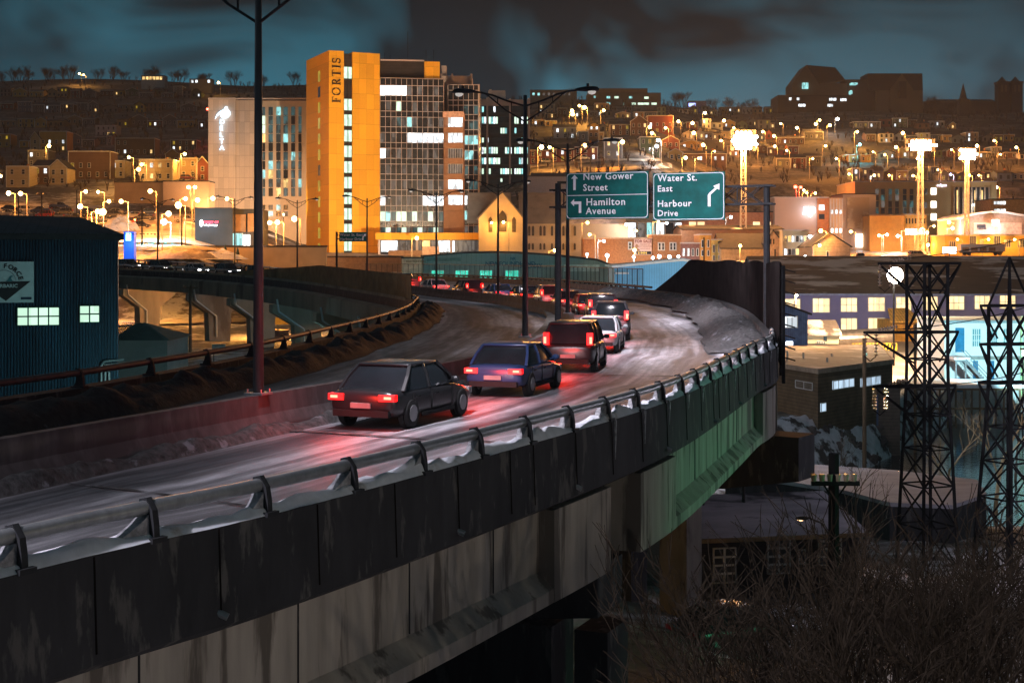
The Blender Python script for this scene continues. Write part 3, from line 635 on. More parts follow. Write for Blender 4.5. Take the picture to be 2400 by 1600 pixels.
# ---------------- cars ----------------
M_TAIL = emit('tail_light_red', (1, .0015, .001), 2.4); M_HEAD = emit('head_light_white', (1, .95, .92), 16)
M_TAILOFF = mat('tail_lens_unlit', (.25, .01, .01), rough=.3); M_HEADOFF = mat('head_lens_unlit', (.5, .5, .5), rough=.2)
M_TYRE = mat('tyre_rubber', (.02, .02, .02)); M_RIM = mat('wheel_rim', (.35, .35, .36), metal=.7, rough=.4)
PAINT = {n: mat('car_paint_' + n, c, rough=.28, var=.08, spec=.6, scale=.8) for n, c in dict(black=(.02, .02, .022), silver=(.36, .37, .38), red=(.28, .02, .015), blue=(.03, .06, .16), white=(.6, .6, .6), grey=(.1, .1, .11)).items()}
def subsurf(o, lv=2, bev=0):
    if bev: m = o.modifiers.new('bevel', 'BEVEL'); m.width = bev; m.segments = 2; m.limit_method = 'ANGLE'
    if lv: m = o.modifiers.new('smooth', 'SUBSURF'); m.levels = lv; m.render_levels = lv
    o.data.polygons.foreach_set('use_smooth', [True] * len(o.data.polygons)); return o
def make_car(kind, paint, lights, name='car', fine=True):
    """kind: sedan / suv / pickup. x forward, z up, origin at ground centre"""
    r = empty(name); Lh, Hh, belt = dict(sedan=(2.3, 1.46, .92), suv=(2.25, 1.72, 1.05), pickup=(2.7, 1.78, 1.1))[kind]; R = 12
    fr = Lh - .95; tail = {'sedan': .93, 'suv': 1.0, 'pickup': 1.02}[kind]
    sec = [(-Lh, .46, tail * .8, .7), (-Lh + .03, .36, tail - .04, .82), (-Lh + .2, .28, tail, .88), (-Lh + .6, .24, belt, .905), (-.9, .22, belt, .915), (.5, .22, belt - .02, .915), (fr - .2, .22, belt - .05, .91), (fr + .3, .24, belt - .13, .89), (Lh - .22, .28, belt - .24, .83), (Lh - .04, .34, belt - .36, .74), (Lh, .42, .58, .62)]
    body = MB()
    for x, z0, z1, w in sec: body.v += [(x, w * .88, z0), (x, w * .98, z0 + .08), (x, w, z0 + (z1 - z0) * .5), (x, w * .985, z1 - .16), (x, w * .93, z1 - .03), (x, w * .5, z1), (x, -w * .5, z1), (x, -w * .93, z1 - .03), (x, -w * .985, z1 - .16), (x, -w, z0 + (z1 - z0) * .5), (x, -w * .98, z0 + .08), (x, -w * .88, z0)]
    for i in range(len(sec) - 1):
        for k in range(R): body.f.append((i * R + k, i * R + (k + 1) % R, (i + 1) * R + (k + 1) % R, (i + 1) * R + k))
    body.f += [tuple(range(R)), tuple((len(sec) - 1) * R + k for k in range(R))]; body.mi = [0] * len(body.f)
    if kind == 'pickup':
        for y0, y1 in ((-.92, -.84), (.84, .92)): body.box(-Lh + .06, -.6, y0, y1, belt - .1, belt + .14)
        body.box(-Lh + .02, -Lh + .1, -.92, .92, belt - .1, belt + .14)
    subsurf(body.build('body', PAINT[paint], r), 1)
    c0, c1, r0, r1 = dict(sedan=(-1.8, 1.12, -1.12, .3), suv=(-2.18, 1.15, -1.92, .4), pickup=(-.5, 1.35, -.35, .55))[kind]
    wb, wt = .83, .66; zb = belt - .06; zt = Hh - .04; zm = zb + (zt - zb) * .55
    def cs(x0, x1, w, z): return [(x0, -w, z), (x1, -w, z), (x1, w, z), (x0, w, z)]
    gl = MB(); A = cs(c0, c1, wb, zb); M = cs(c0 + (r0 - c0) * .5, c1 + (r1 - c1) * .52, (wb + wt) / 2 + .025, zm); T = cs(r0, r1, wt, zt)
    gl.add(A + M + T, [(i, (i + 1) % 4, 4 + (i + 1) % 4, 4 + i) for i in range(4)] + [(4 + i, 4 + (i + 1) % 4, 8 + (i + 1) % 4, 8 + i) for i in range(4)] + [(8, 9, 10, 11)])
    subsurf(gl.build('windows', M_DARKGL, r), 0, .05)
    rf = MB(); rf.box(r0 - .08, r1 + .06, -wt - .03, wt + .03, Hh - .07, Hh); subsurf(rf.build('roof', PAINT[paint], r), 0, .05)
    def pil(*pp):
        pl = MB()
        for a_, b_ in zip(pp, pp[1:]): pl.beam(a_, b_, .075)
        pl.build('pillar', PAINT[paint], r)
    for s in (-1, 1):
        for k, m_, t in ((0 if s < 0 else 3, 0, 0), (1 if s < 0 else 2, 0, 0)):
            o = Vector((0, s * .006, .0)); pil(Vector(A[k]) + o, Vector(M[k]) + o, Vector(T[k]) + o)
        xm = (c0 + c1) / 2 - .05
        for x in ([xm] if kind != 'suv' else [xm, c0 + .75]): pil((x, s * (wb + .008), zb), (x - .02, s * ((wb + wt) / 2 + .03), zm), (x - .05, s * (wt + .01), zt))
    for s in ((-1, 1) if fine else ()):
        q = MB(); q.ball((c1 - .42, s * 1.02, zb + .12), .07, .12, .085, 8, 5); q.beam((c1 - .4, s * .84, zb + .06), (c1 - .42, s * .98, zb + .1), .04); q.build('wing_mirror', PAINT[paint], r)
    def bit(nm, *bx): MB().box(*bx).build(nm, M_TYRE, r)
    for s in ((-1, 1) if fine else ()):
        bit('sill', -Lh + 1.35, Lh - 1.4, s * .91 - .02, s * .91 + .02, .22, .32)
        for x in ((c0 + c1) / 2 - .05, c1 - .32, (c0 + c1) / 2 - 1.05): bit('door_seam', x - .008, x + .008, s * .912 - .01, s * .912 + .01, .34, belt - .1)
        for x in ((c0 + c1) / 2 + .12, (c0 + c1) / 2 - .9): bit('door_handle', x, x + .18, s * .92 - .015, s * .92 + .015, belt - .22, belt - .19)
    bit('rear_bumper', -Lh - .045, -Lh + .1, -.72, .72, .3, .45); bit('front_bumper', Lh - .1, Lh + .03, -.6, .6, .3, .42)
    wh = MB(); wh.cone((0, -.11, 0), (0, .11, 0), .335, .335, 20); rm = MB(); rm.cone((0, -.125, 0), (0, .125, 0), .2, .2, 10); ar = MB(); ar.cone((0, -.02, 0), (0, .1, 0), .4, .4, 18); n0 = 0
    for x in (-Lh + .85, Lh - .92):
        for y in (-.82, .82):
            o = wh.build('wheel', M_TYRE, r) if not n0 else wo.copy()
            if n0: COL.objects.link(o); o.parent = r
            else: wo = o; subsurf(o, 0, .03)
            o.location = (x, y, .335); q = rm.build('rim', M_RIM, o) if not n0 else ro.copy()
            if n0: COL.objects.link(q); q.parent = o
            else: ro = q
            n0 = 1; a = ar.build('wheel_arch', M_TYRE, r); a.location = (x, y + (-.075 if y > 0 else -.005), .36)
    tz = belt - .17 if kind == 'sedan' else belt - .02
    for s in (-1, 1):
        b = MB(); w_ = .2 if kind == 'sedan' else .1; b.box(-Lh - .025, -Lh + .16, s * (.86 - w_) - w_, s * (.86 - w_) + w_, tz - .08, tz + (.07 if kind == 'sedan' else .34)); tl = b.build('tail_light', M_TAIL if lights == 'tail' else M_TAILOFF, r)
        if lights == 'tail': MB().box(-Lh - .04, -Lh - .02, s * (.9 - w_) - w_ * .45, s * (.9 - w_) + w_ * .45, tz - .03, tz + (.03 if kind == 'sedan' else .2)).build('bulb', emit('tail_core', (1, .05, .03), 14), tl)
        b = MB(); b.box(Lh - .2, Lh - .0, s * .6 - .17, s * .6 + .17, belt - .42, belt - .27); b.build('head_light', M_HEAD if lights == 'head' else M_HEADOFF, r)
    MB().box(-Lh - .05, -Lh, -.26, .26, .5, .62).build('number_plate', mat('plate_grey', (.3, .3, .3)), r)
    if kind != 'pickup' and lights == 'tail': MB().box(c0 + (r0 - c0) * .93, c0 + (r0 - c0) * .93 + .04, -.16, .16, zt - .09, zt - .06).build('brake_light', M_TAIL, r)
    return r
def arc_pos(line, s):
    acc = 0
    for i in range(len(line) - 1):
        d = (line[i + 1] - line[i]).length
        if acc + d >= s: t = (s - acc) / d; return line[i].lerp(line[i + 1], t), (line[i + 1] - line[i]).normalized(), i
        acc += d
    return line[-1], (line[-1] - line[-2]).normalized(), len(line) - 1
lane = [p + right(M2, i) * 2.1 for i, p in enumerate(M2)]
# keep the lane at the real deck height (the deck rises to the outside of the bend)
for i, p in enumerate(lane):
    q = RL[nearest(RL, p)]; m = M2[i]; w = (Vector((q.x, q.y, 0)) - Vector((m.x, m.y, 0))).length; p.z = m.z + (q.z - m.z) * 2.0 / max(w, 4) + .02
s0 = 0
while arc_pos(lane, s0)[0].y < 35: s0 += .5
protos = {}
seq = [('sedan', 'black'), ('sedan', 'blue'), ('suv', 'black'), ('sedan', 'silver'), ('pickup', 'grey'), ('sedan', 'blue'), ('suv', 'black'), ('sedan', 'red'), ('sedan', 'grey'), ('suv', 'silver')]
k = 0; s = s0
while True:
    p, t, i = arc_pos(lane, s)
    if p.y > 238 or k > 34 or i >= len(lane) - 3: break
    kd = seq[k % len(seq)]
    if kd in protos: o = copytree(protos[kd])
    else: protos[kd] = o = make_car(kd[0], kd[1], 'tail')
    o.location = p; o.rotation_euler = (0, 0, math.atan2(t.y, t.x))
    tag(o, f"{kd[1]} {dict(sedan='saloon car', suv='estate car', pickup='pickup truck')[kd[0]]} with red tail lights, {nth(k)} in the queue from the camera", 'car', 'cars queuing round the bend with tail lights on')
    back = -3.4
    c, s_n = math.cos(o.rotation_euler.z), math.sin(o.rotation_euler.z)
    lamp('tail_glow', (back, 0, .95), 70 if p.y > 120 else 95, (1, .03, .012), o, .25)
    if p.y < 130: lamp('head_beam', (2.5, 0, .65), 60, (1, .95, 1), o, .08, 70, (1, -.12, -.13), .7)
    s += 8.2 + (k * 37 % 5) * .35; k += 1
# oncoming cars with head lights on the curved bridge and on the lower road
wl = [(ML[nearest(ML, (LL[i].x + 4, LL[i].y + 4))] * .42 + LL[i] * .58) for i in range(len(LL)) if LL[i].y > 150]
hp = None; kk = 0; s = 14
while s < 92:
    p, t, i = arc_pos(wl, s)
    o = make_car('sedan' if kk % 2 else 'suv', ['grey', 'silver', 'black'][kk % 3], 'head') if hp is None or kk < 3 else copytree(hp[kk % 3])
    hp = (hp or []) + [o] if kk < 3 else hp
    o.location = p + Vector((0, 0, .03)); o.rotation_euler = (0, 0, math.atan2(-t.y, -t.x))
    tag(o, f"{['grey estate', 'silver saloon', 'black estate'][kk % 3]} car with white headlights on the curved bridge, {nth(kk)} from the bend", 'car', 'cars with headlights on the curved bridge')
    lamp('head_beam', (2.5, 0, .65), 120, (1, .97, 1), o, .1, 80, (1, 0, -.12), .7)
    s += 9.5; kk += 1
# ---------------- buildings ----------------
M_YEL = mat('yellow_cladding', (.8, .42, .02), rough=.6, var=.1, scale=.06, panel=(2.1, 1.05 * 3.9, .02))
M_YELD = M_YEL
M_BROWN = mat('brown_brick', (.2, .12, .07), var=.2, scale=1.5)
M_CREAM = mat('cream_render', (.55, .45, .3), var=.12, scale=.3)
M_HOTEL = mat('hotel_panels', (.5, .42, .36), var=.1, scale=.08, panel=(1.5, 3.3, .03))
M_HOTEL2 = mat('hotel_render', (.56, .46, .36), var=.1, scale=.1)
M_PALECON = mat('pale_concrete', (.5, .45, .44), var=.14, scale=.3)
M_MULL = mat('mullion_pink', (.55, .5, .5), rough=.5, var=.08)
M_DARKCLAD = mat('dark_cladding', (.035, .032, .03), var=.3, scale=.4, panel=(0, .8, .08))
M_NAVY = mat('navy_wall', (.045, .05, .062), var=.3, scale=.2)
M_BRICK = mat('orange_brick', (.38, .17, .07), var=.3, scale=2.2)
M_LROOF = mat('lead_roof', (.13, .13, .14), var=.2, scale=.5, col2=(.4, .4, .44), thr=.64, bscale=.08)
M_TEALW = mat('teal_siding', (.16, .26, .27), var=.15, scale=.5, panel=(.8, 0, .06))
M_BLUEM = mat('blue_corrugated', (.012, .045, .075), rough=.38, metal=.3, var=.5, scale=.5, stretch=(1, 1, .15))
W_WARM = litwin('window_warm', (1, .62, .22), 1.5); W_WHITE = litwin('window_white', (.86, .95, 1.), 2.0); W_MINT = litwin('window_mint', (.68, .95, .72), 1.15, .75)
W_CYAN = litwin('window_cyan', (.35, .85, .85), 1.1); W_TEALDIM = litwin('window_teal_dim', (.12, .32, .33), .3, .05); W_DIM = litwin('window_dim', (.5, .45, .4), .22, .1)
W_BLIND = litwin('window_blind', (1, .7, .34), 1.5, .7, .5); W_BR = emit('window_bright', (1, .97, .93), 4); W_YEL = litwin('window_yellow', (.75, .5, .03), .5, .5)
class Bld:
    def __init__(s, name, label, cat, pxl, pxr, d, pyb, th=0., dep=12, group=None, zb=None):
        s.th = math.radians(th); s.c = math.cos(s.th); s.s = math.sin(s.th); s.o = P(pxl, pyb, d)
        if zb is not None: s.o.z = zb
        s.r = empty(name, s.o, s.th, label, cat, group); s.W = s.lx(pxr); s.dep = dep
    def lx(s, px):
        u = (px - 1200) / F; return (u * s.o.y - s.o.x) / (s.c - u * s.s)
    def lz(s, py, x=0.): return CZ - (py - HY) / F * (s.o.y + s.s * x) - s.o.z
    def part(s, name, m, x0, x1, y0, y1, z0, z1): return MB().box(x0, x1, y0, y1, z0, z1).build(name, m, s.r)
    def pbox(s, name, m, px0, px1, py0, py1, y0=-.1, y1=.2, xr=None):
        x0, x1 = s.lx(px0), s.lx(px1); q = xr if xr is not None else (x0 + x1) / 2
        return s.part(name, m, x0, x1, y0, y1, s.lz(py1, q), s.lz(py0, q))
    def win(s, m, px0, px1, py0, py1, mull=0, y=-.06, name='window', frame=None, bars=0):
        x0, x1 = s.lx(px0), s.lx(px1); q = (x0 + x1) / 2; z0, z1 = s.lz(py1, q), s.lz(py0, q)
        o = s.part(name, m, x0, x1, y, .3, z0, z1)
        if frame:
            b = MB(); t = .12 if frame is True else frame
            b.box(x0 - t, x1 + t, y - .08, y + .1, z1, z1 + t); b.box(x0 - t, x1 + t, y - .1, y + .1, z0 - t, z0); b.box(x0 - t, x0, y - .08, y + .1, z0, z1); b.box(x1, x1 + t, y - .08, y + .1, z0, z1)
            for k in range(1, mull + 1): x = x0 + (x1 - x0) * k / (mull + 1); b.box(x - .04, x + .04, y - .05, y + .02, z0, z1)
            for k in range(1, bars + 1): z = z0 + (z1 - z0) * k / (bars + 1); b.box(x0, x1, y - .045, y + .02, z - .04, z + .04)
            b.build('frame', M_TRIM, o)
        return o
def simple(name, label, cat, px0, px1, py0, py1, d, m, dep=12, th=0, group=None, roof='flat', rm=None, apex=None, trim=None, down=6):
    b = Bld(name, label, cat, px0, px1, d, py1, th, dep, group); H = b.lz(py0); W_ = b.W
    if roof == 'gable_front':
        ah = b.lz(apex[1], 0); ax = b.lx(apex[0]); k = MB(); k.poly([(0, 0, -down), (W_, 0, -down), (W_, 0, H), (ax, 0, ah), (0, 0, H)], (0, dep, 0)); k.build('wall', m, b.r)
        k = MB(); t = .25
        for a, c in (((-.4, H - .2), (ax, ah + .02)), ((ax, ah + .02), (W_ + .4, H - .2))): k.poly([(a[0], -.3, a[1] + .03), (c[0], -.3, c[1] + .03), (c[0], -.3, c[1] + t), (a[0], -.3, a[1] + t)], (0, dep + .6, 0))
        k.build('roof', rm or M_ROOFD, b.r)
        if trim:
            k = MB()
            for a, c in (((-.4, H - .2), (ax, ah)), ((ax, ah), (W_ + .4, H - .2))): k.beam((a[0], -.36, a[1]), (c[0], -.36, c[1]), .1, .3)
            k.build('barge_board', trim, b.r)
    elif roof == 'gable_side':
        ah = b.lz(apex, 0); b.part('wall', m, 0, W_, 0, dep, -down, H)
        k = MB(); k.poly([(0, 0, H), (0, dep, H), (0, dep / 2, ah)], (W_, 0, 0)); k.build('gable', m, b.r)
        k = MB(); k.poly([(-.3, -.4, H - .05), (-.3, dep / 2, ah + .03), (-.3, dep / 2, ah + .25), (-.3, -.4, H + .17)], (W_ + .6, 0, 0)); k.poly([(-.3, dep + .4, H - .05), (-.3, dep / 2, ah + .03), (-.3, dep / 2, ah + .25), (-.3, dep + .4, H + .17)], (W_ + .6, 0, 0)); k.build('roof', rm or M_ROOFD, b.r)
    else:
        b.part('wall', m, 0, W_, 0, dep, -down, H); k = MB(); k.box(-.12, W_ + .12, -.12, dep + .12, H + .003, H + .3); k.build('roof', rm or trim or M_ROOFD, b.r)
    b.H = H; return b
# --- hotel with illuminated bird sign ---
h = Bld('hotel_tower', 'pale concrete hotel tower with glowing bird sign and tall window strips', 'hotel', 488, 720, 420, 600, 0, 24)
zt = h.lz(232); h.part('wall', M_HOTEL, 0, h.lx(552), 0, 22, -4, zt); h.part('wall', M_HOTEL, h.lx(552) - .0, h.lx(600), 1.2, 23, -4, zt - .3)
h.part('wall', M_HOTEL2, h.lx(600), h.W, .6, 24, -4, h.lz(236))
for a, c in ((488, 552), (552, 600), (600, 720)): h.pbox('coping', M_PALECON, a, c, 229.5, 232.3, -.2 if a < 552 else .4, 3)
cols = [(606, 621), (629, 639), (647, 657), (664, 674), (682, 691), (699, 706)]
for ci, (a, c) in enumerate(cols):
    for r_ in range(10):
        y0 = 250 + r_ * 21.1; k = (ci * 7 + r_ * 13 + ci * r_) % 11
        m = W_TEALDIM
        if ci == 0 and r_ in (1, 2): m = W_MINT
        elif k == 3: m = W_CYAN
        elif k == 6 and r_ > 2: m = W_WARM
        elif k in (1, 8): m = M_DARKGL
        h.win(m, a, c, y0 + .8, y0 + 20, y=.5, mull=0)
    b = MB(); x0, x1 = h.lx(a), h.lx(c); b.box((x0 + x1) / 2 - .06, (x0 + x1) / 2 + .06, .4, .6, h.lz(461), h.lz(250)); b.build('mullion', M_DKSTEEL, h.r)
for ci, (a, c) in enumerate([(606, 621), (629, 639), (647, 657), (664, 674)]):
    for r_ in range(2): h.win([M_DARKGL, W_DIM, W_CYAN][(ci + r_) % 3], a, c, 480 + r_ * 15, 492 + r_ * 15, y=.5)
M_NEON = emit('sign_glow', (.6, .84, 1.), 2.6)
sg = empty('hotel_sign', P(521, 300, 419.6), 0, 'glowing blue-white bird emblem above vertical DELTA letters on the hotel', 'sign')
u_ = 420 / F
b = MB(); b.poly([(x * u_, 0, -z * u_) for x, z in ((-17, -20), (-13, -31), (-6, -38), (4, -43), (7, -49), (11, -50), (13, -43), (18, -39), (19, -31), (13, -24), (3, -21), (-3, -26), (-5, -32), (-12, -28))], (0, -.3, 0)); b.build('bird_emblem', M_NEON, sg)
for k, ch in enumerate('DELTA'): text('letter', ch, (-6.3 * u_, -.05, (9 - 15.2 * k) * u_), 16 * u_, M_NEON, sg, bold=.02, ext=.15)
lamp('sign_light', (1, -4, 0), 260, (.3, .65, 1), sg, 1.5)
# --- yellow office tower ---
f = Bld('yellow_office_tower', 'tall yellow clad office tower with dark vertical lettering and lit stair window', 'office tower', 771, 890, 380, 612, 24, 22)
zt = f.lz(118); x1, x2 = f.lx(806), f.lx(826)
f.part('wall', M_YEL, 0, x1, 0, 22, -3, zt); f.part('wall', M_YEL, x2, f.W, 0, 22, -3, zt - .1); f.part('stair_core', M_DARKCLAD, x1, x2, .5, 20, -3, zt - .6)
f.win(W_MINT, 807, 825, 157, 184, y=.3, name='stair_window')
for k in range(10): f.win(W_MINT, 807.5, 825, 232 + k * 36.6, 258.5 + k * 36.6, y=.3, name='stair_window')
b = MB(); q = (x1 + x2) / 2; b.box(q - .08, q + .08, .1, .35, 0, f.lz(157, q)); b.build('mullion', M_DKSTEEL, f.r)
for k in range(12):  # strip in the dark side face
    zz = f.lz(160 + k * 37.5, 0) - 2.6; MB().box(-.06, .3, 8.2, 10.2, zz, zz + 2.9).build('side_window', W_YEL if k not in (1, 6) else M_DARKGL, f.r)
M_LET = mat('dark_letters', (.02, .012, .008), rough=.5)
sg = empty('building_lettering', (0, 0, 0), 0); sg.parent = f.r; sg.location = (f.lx(797.5), -.15, f.lz(241)); sg.rotation_euler = (0, -math.pi / 2, 0)
def serif(b, ch, x, h):
    w = h * .72; st = h * .17; th = h * .075; se = h * .055
    def R_(x0, x1, z0, z1): b.box(x + x0, x + x1, -.12, 0, z0, z1)
    def arc(cx, cz, rx, rz, t0, t1, n, wid=lambda a: .1):
        pts = [(cx + rx * math.cos(a), cz + rz * math.sin(a), a) for a in [math.radians(t0 + (t1 - t0) * i / n) for i in range(n + 1)]]
        for (ax, az, aa), (bx, bz, ba) in zip(pts, pts[1:]): wd = wid((aa + ba) / 2); b.beam((x + ax, -.06, az), (x + bx, -.06, bz), .12, wd, up=(0, 0, 1))
    fat = lambda a: th + (st - th) * abs(math.cos(a)) ** 1.2
    if ch in 'FRTI':
        sxx = .12 * h if ch in 'FR' else (w / 2 - st / 2 if ch == 'T' else .12 * h)
        R_(sxx, sxx + st, 0, h); R_(sxx - st * .55, sxx + st * 1.55, 0, se); 
        if ch != 'T': R_(sxx - st * .55, sxx + st * 1.55, h - se, h)
    if ch == 'F': R_(.12 * h, w * .95, h - th, h); R_(w * .95 - se, w * .95, h * .78, h); R_(.12 * h, w * .7, h * .48, h * .48 + th); R_(w * .7 - se, w * .7, h * .4, h * .62)
    if ch == 'T': R_(0, w, h - th, h); R_(0, se, h * .76, h); R_(w - se, w, h * .76, h)
    if ch == 'R': R_(.12 * h, w * .5, h - th, h); R_(.12 * h, w * .55, h * .47, h * .47 + th); arc(w * .5, h * .74, w * .34, h * .235, -90, 90, 9, fat); b.beam((x + w * .5, -.06, h * .48), (x + w * .95, -.06, .02 * h), .12, st)
    if ch == 'O': arc(w * .58, h / 2, w * .52, h * .47, 0, 360, 20, fat)
    if ch == 'S': arc(w * .42, h * .735, w * .3, h * .225, 30, 270, 12, lambda a: th * 1.4); arc(w * .42, h * .265, w * .34, h * .225, 90, -160, 12, lambda a: th * 1.7); R_(w * .7, w * .7 + se, h * .72, h * .95); R_(0.02 * h, .02 * h + se, .05 * h, h * .3)
hl = 19 / F * 384 * 1.08; Lt = f.lz(132) - f.lz(241); adv = [.78, 1.0, .9, .82, .5, .7]; kk = Lt / (sum(adv) * hl); xx = 0
for ch, a in zip('FORTIS', adv): b = MB(); serif(b, ch, xx, hl); b.build('letter', M_LET, sg); xx += a * hl * kk
# --- glass grid block ---
g = Bld('glass_office_block', 'glass office block gridded with pale mullions beside the yellow tower', 'office building', 891, 1040, 387, 612, 8, 24)
zt = g.lz(184); g.part('wall', mat('curtain_back', (.02, .022, .024), rough=.25, var=.4, spec=.6), 0, g.W, .25, 22, -2, zt)
g.pbox('penthouse', M_DARKCLAD, 893, 996, 139, 184, 3, 16); g.pbox('penthouse_trim', M_MULL, 893, 996, 137, 140, 2.6, 3.4)
g.pbox('yellow_plant_room', M_YEL, 996, 1032, 143, 186, 1.5, 14)
NC = 12; rows = []; y = 184.
rows.append((184, 201, 's'))
for k in range(9): a = 201 + k * 36.8; rows += [(a, a + 23.5, 'g'), (a + 23.5, a + 36.8, 's')]
rows.append((532.5, 545, 'g'))
spec_ = {(0, c): W_BR for c in range(5)}; spec_.update({(3, c): W_WHITE for c in range(5, 12)}); spec_.update({(7, c): W_WHITE for c in range(8, 12)}); spec_.update({(4, 0): W_BR, (2, 5): W_CYAN, (1, 3): W_MINT, (2, 3): W_TEALDIM, (7, 0): W_WHITE, (8, 1): W_CYAN, (8, 4): W_MINT})
gi = 0; pn = 0
glass_band = MB()
for y0, y1, t in rows:
    if t == 'g':
        for c in range(NC):
            a, e = 891 + 149 * c / NC, 891 + 149 * (c + 1) / NC
            m = spec_.get((gi, c)) or (W_DIM if (gi * 5 + c * 3) % 7 < 3 else M_DARKGL)
            if gi == 8 or gi == 9: m = spec_.get((gi, c)) or [W_TEALDIM, W_DIM, W_MINT][(c * 5 + gi) % 3]
            if pn < 98 and m is not M_DARKGL: g.win(m, a + .6, e - .6, y0 + .5, y1 - .5, y=.1); pn += 1
        gi += 1
b = MB()
for c in range(NC + 1): x = g.W * c / NC; b.box(x - .055, x + .055, -.1, .25, 0, zt)
for y0, y1, t in rows:
    z = g.lz(y0, g.W / 2); b.box(0, g.W, -.12, .25, z - .06, z + .06)
b.build('mullion_grid', M_MULL, g.r)
b = MB()
for px, ht in ((905, 3), (960, 9), (1004, 4), (1022, 4), (918, 2.4)): x = g.lx(px); z = g.lz(139); b.beam((x, 8, z - 1), (x, 8, z + ht), .12)
b.ball((g.lx(950), 8, g.lz(137)), 3, 2, .8); b.build('roof_aerial', M_DKSTEEL, g.r)
# --- brown window stack and second glass block ---
g2 = Bld('glass_office_wing', 'right-hand glass wing with brown stack of bay windows', 'office building', 1050, 1122, 395, 612, 0, 22)
zt = g2.lz(198); g2.part('wall', MATS['curtain_back'], 0, g2.W, .25, 20, -2, zt); b = MB(); NC = 6
for c in range(NC + 1): x = g2.W * c / NC; w = .07 if c < NC else .22; b.box(x - w, x + w, -.1, .25, 0, zt)
y = 199
rr = [199, 212, 235, 247]
for k in range(9): rr += [247 + 36.8 * k + 24 if False else 247 + k * 35.2, 247 + k * 35.2 + 22]
for y in sorted(set(rr)): z = g2.lz(y); b.box(0, g2.W, -.12, .25, z - .08, z + .08)
b.build('mullion_grid', M_MULL, g2.r)
for k in range(9):
    for c in range(3, 6):
        m = [W_TEALDIM, W_TEALDIM, W_CYAN, W_CYAN, W_TEALDIM, W_TEALDIM, W_WHITE, W_CYAN, W_DIM][k]
        if (k + c) % 4 == 0: m = M_DARKGL
        g2.win(m, 1050 + 12 * c + .6, 1062 + 12 * c - .6, 247.8 + k * 35.2, 268.5 + k * 35.2, y=.1)
bs = Bld('window_stack', 'brown brick stack of bay windows between the two glass grids', 'office wing', 1040, 1086, 384, 612, 0, 12)
M_STACK = mat('stack_brick', (.3, .17, .1), var=.15, scale=1)
bs.part('core', M_STACK, 0, bs.W, .5, 11, -2, bs.lz(262)); bs.pbox('top_ledge', mat('pink_ledge', (.6, .4, .32)), 1038, 1087, 262, 275, -.8, 10)
for k in range(6):
    y0 = 275 + k * 36.4; bs.win([W_WHITE, W_WHITE, W_DIM, W_DIM, W_WHITE, W_WHITE][k], 1051, 1084, y0 + 1, y0 + 23, y=-.2, mull=5, frame=.08)
    bs.pbox('spandrel', M_STACK, 1040, 1086, y0 + 23.5, y0 + 36.4, -.7, 1)
bs.pbox('base', M_STACK, 1040, 1050, 482, 545, -.1, 1)
# --- concrete office tower with fins ---
t3 = Bld('finned_office_tower', 'grey concrete office tower with vertical fins and scattered lit offices', 'office tower', 1124, 1242, 470, 620, 0, 26)
t3.part('wall', mat('green_black_glass', (.018, .035, .036), rough=.2, var=.5, scale=.3, spec=.6), 0, t3.W, .5, 26, -3, t3.lz(236))
t3.pbox('parapet', M_PALECON, 1124, 1242, 234, 248, -.2, 25); t3.pbox('plant_room', M_PALECON, 1144, 1184, 209, 235, 4, 18); t3.pbox('plant_room', M_PALECON, 1146, 1152, 207, 235, 3.4, 4.2)
for a, c in ((1123.5, 1128.5), (1140, 1144), (1193, 1197.5), (1237, 1242)): t3.pbox('fin', M_PALECON, a, c, 232 if a != 1140 else 230, 446, -.9, .6)
litrows = [(250, 263, '10000100000000000000'), (274, 290, '11011110000000110111'), (300, 313, '00000000111000100000'), (323, 334, '10100000000000000100'), (345, 360, '11011110001110111111'), (370, 385, '11011111000000001101'), (395, 408, '10010000111110111110'), (416, 426, '00000000100000000000'), (436, 444, '11111111111111111111')]
pn = 0
for y0, y1, bits in litrows:
    for i, c in enumerate(bits):
        x0 = 1129 + i * 5.45
        if c == '1': t3.win([W_MINT, W_WHITE, W_CYAN, W_MINT][(i * 3 + int(y0)) % 4], x0 + .3, x0 + 4.7, y0, y1, y=.3); pn += 1
b = MB()
for k in range(11): z = t3.lz(268 + k * 24.3); b.box(.2, t3.W - .2, .3, .5, z - .7, z + .7)
b.build('spandrel_bands', mat('dark_green_band', (.03, .05, .05), rough=.3), t3.r)
wt = Bld('mechanical_block', 'pale concrete plant block on the roofs behind the glass grid', 'roof block', 1032, 1108, 405, 215, 0, 14)
wt.pbox('wall', M_PALECON, 1033, 1106, 178, 235, 0, 12); wt.pbox('tank', M_PALECON, 1034, 1045, 152, 178, 2, 7)
for a in (1033, 1058, 1103): wt.pbox('fin', M_PALECON, a, a + 4, 174, 215, -.8, .2)
wt.part('base', M_PALECON, 0, wt.W, 0, 13, -48, 0)
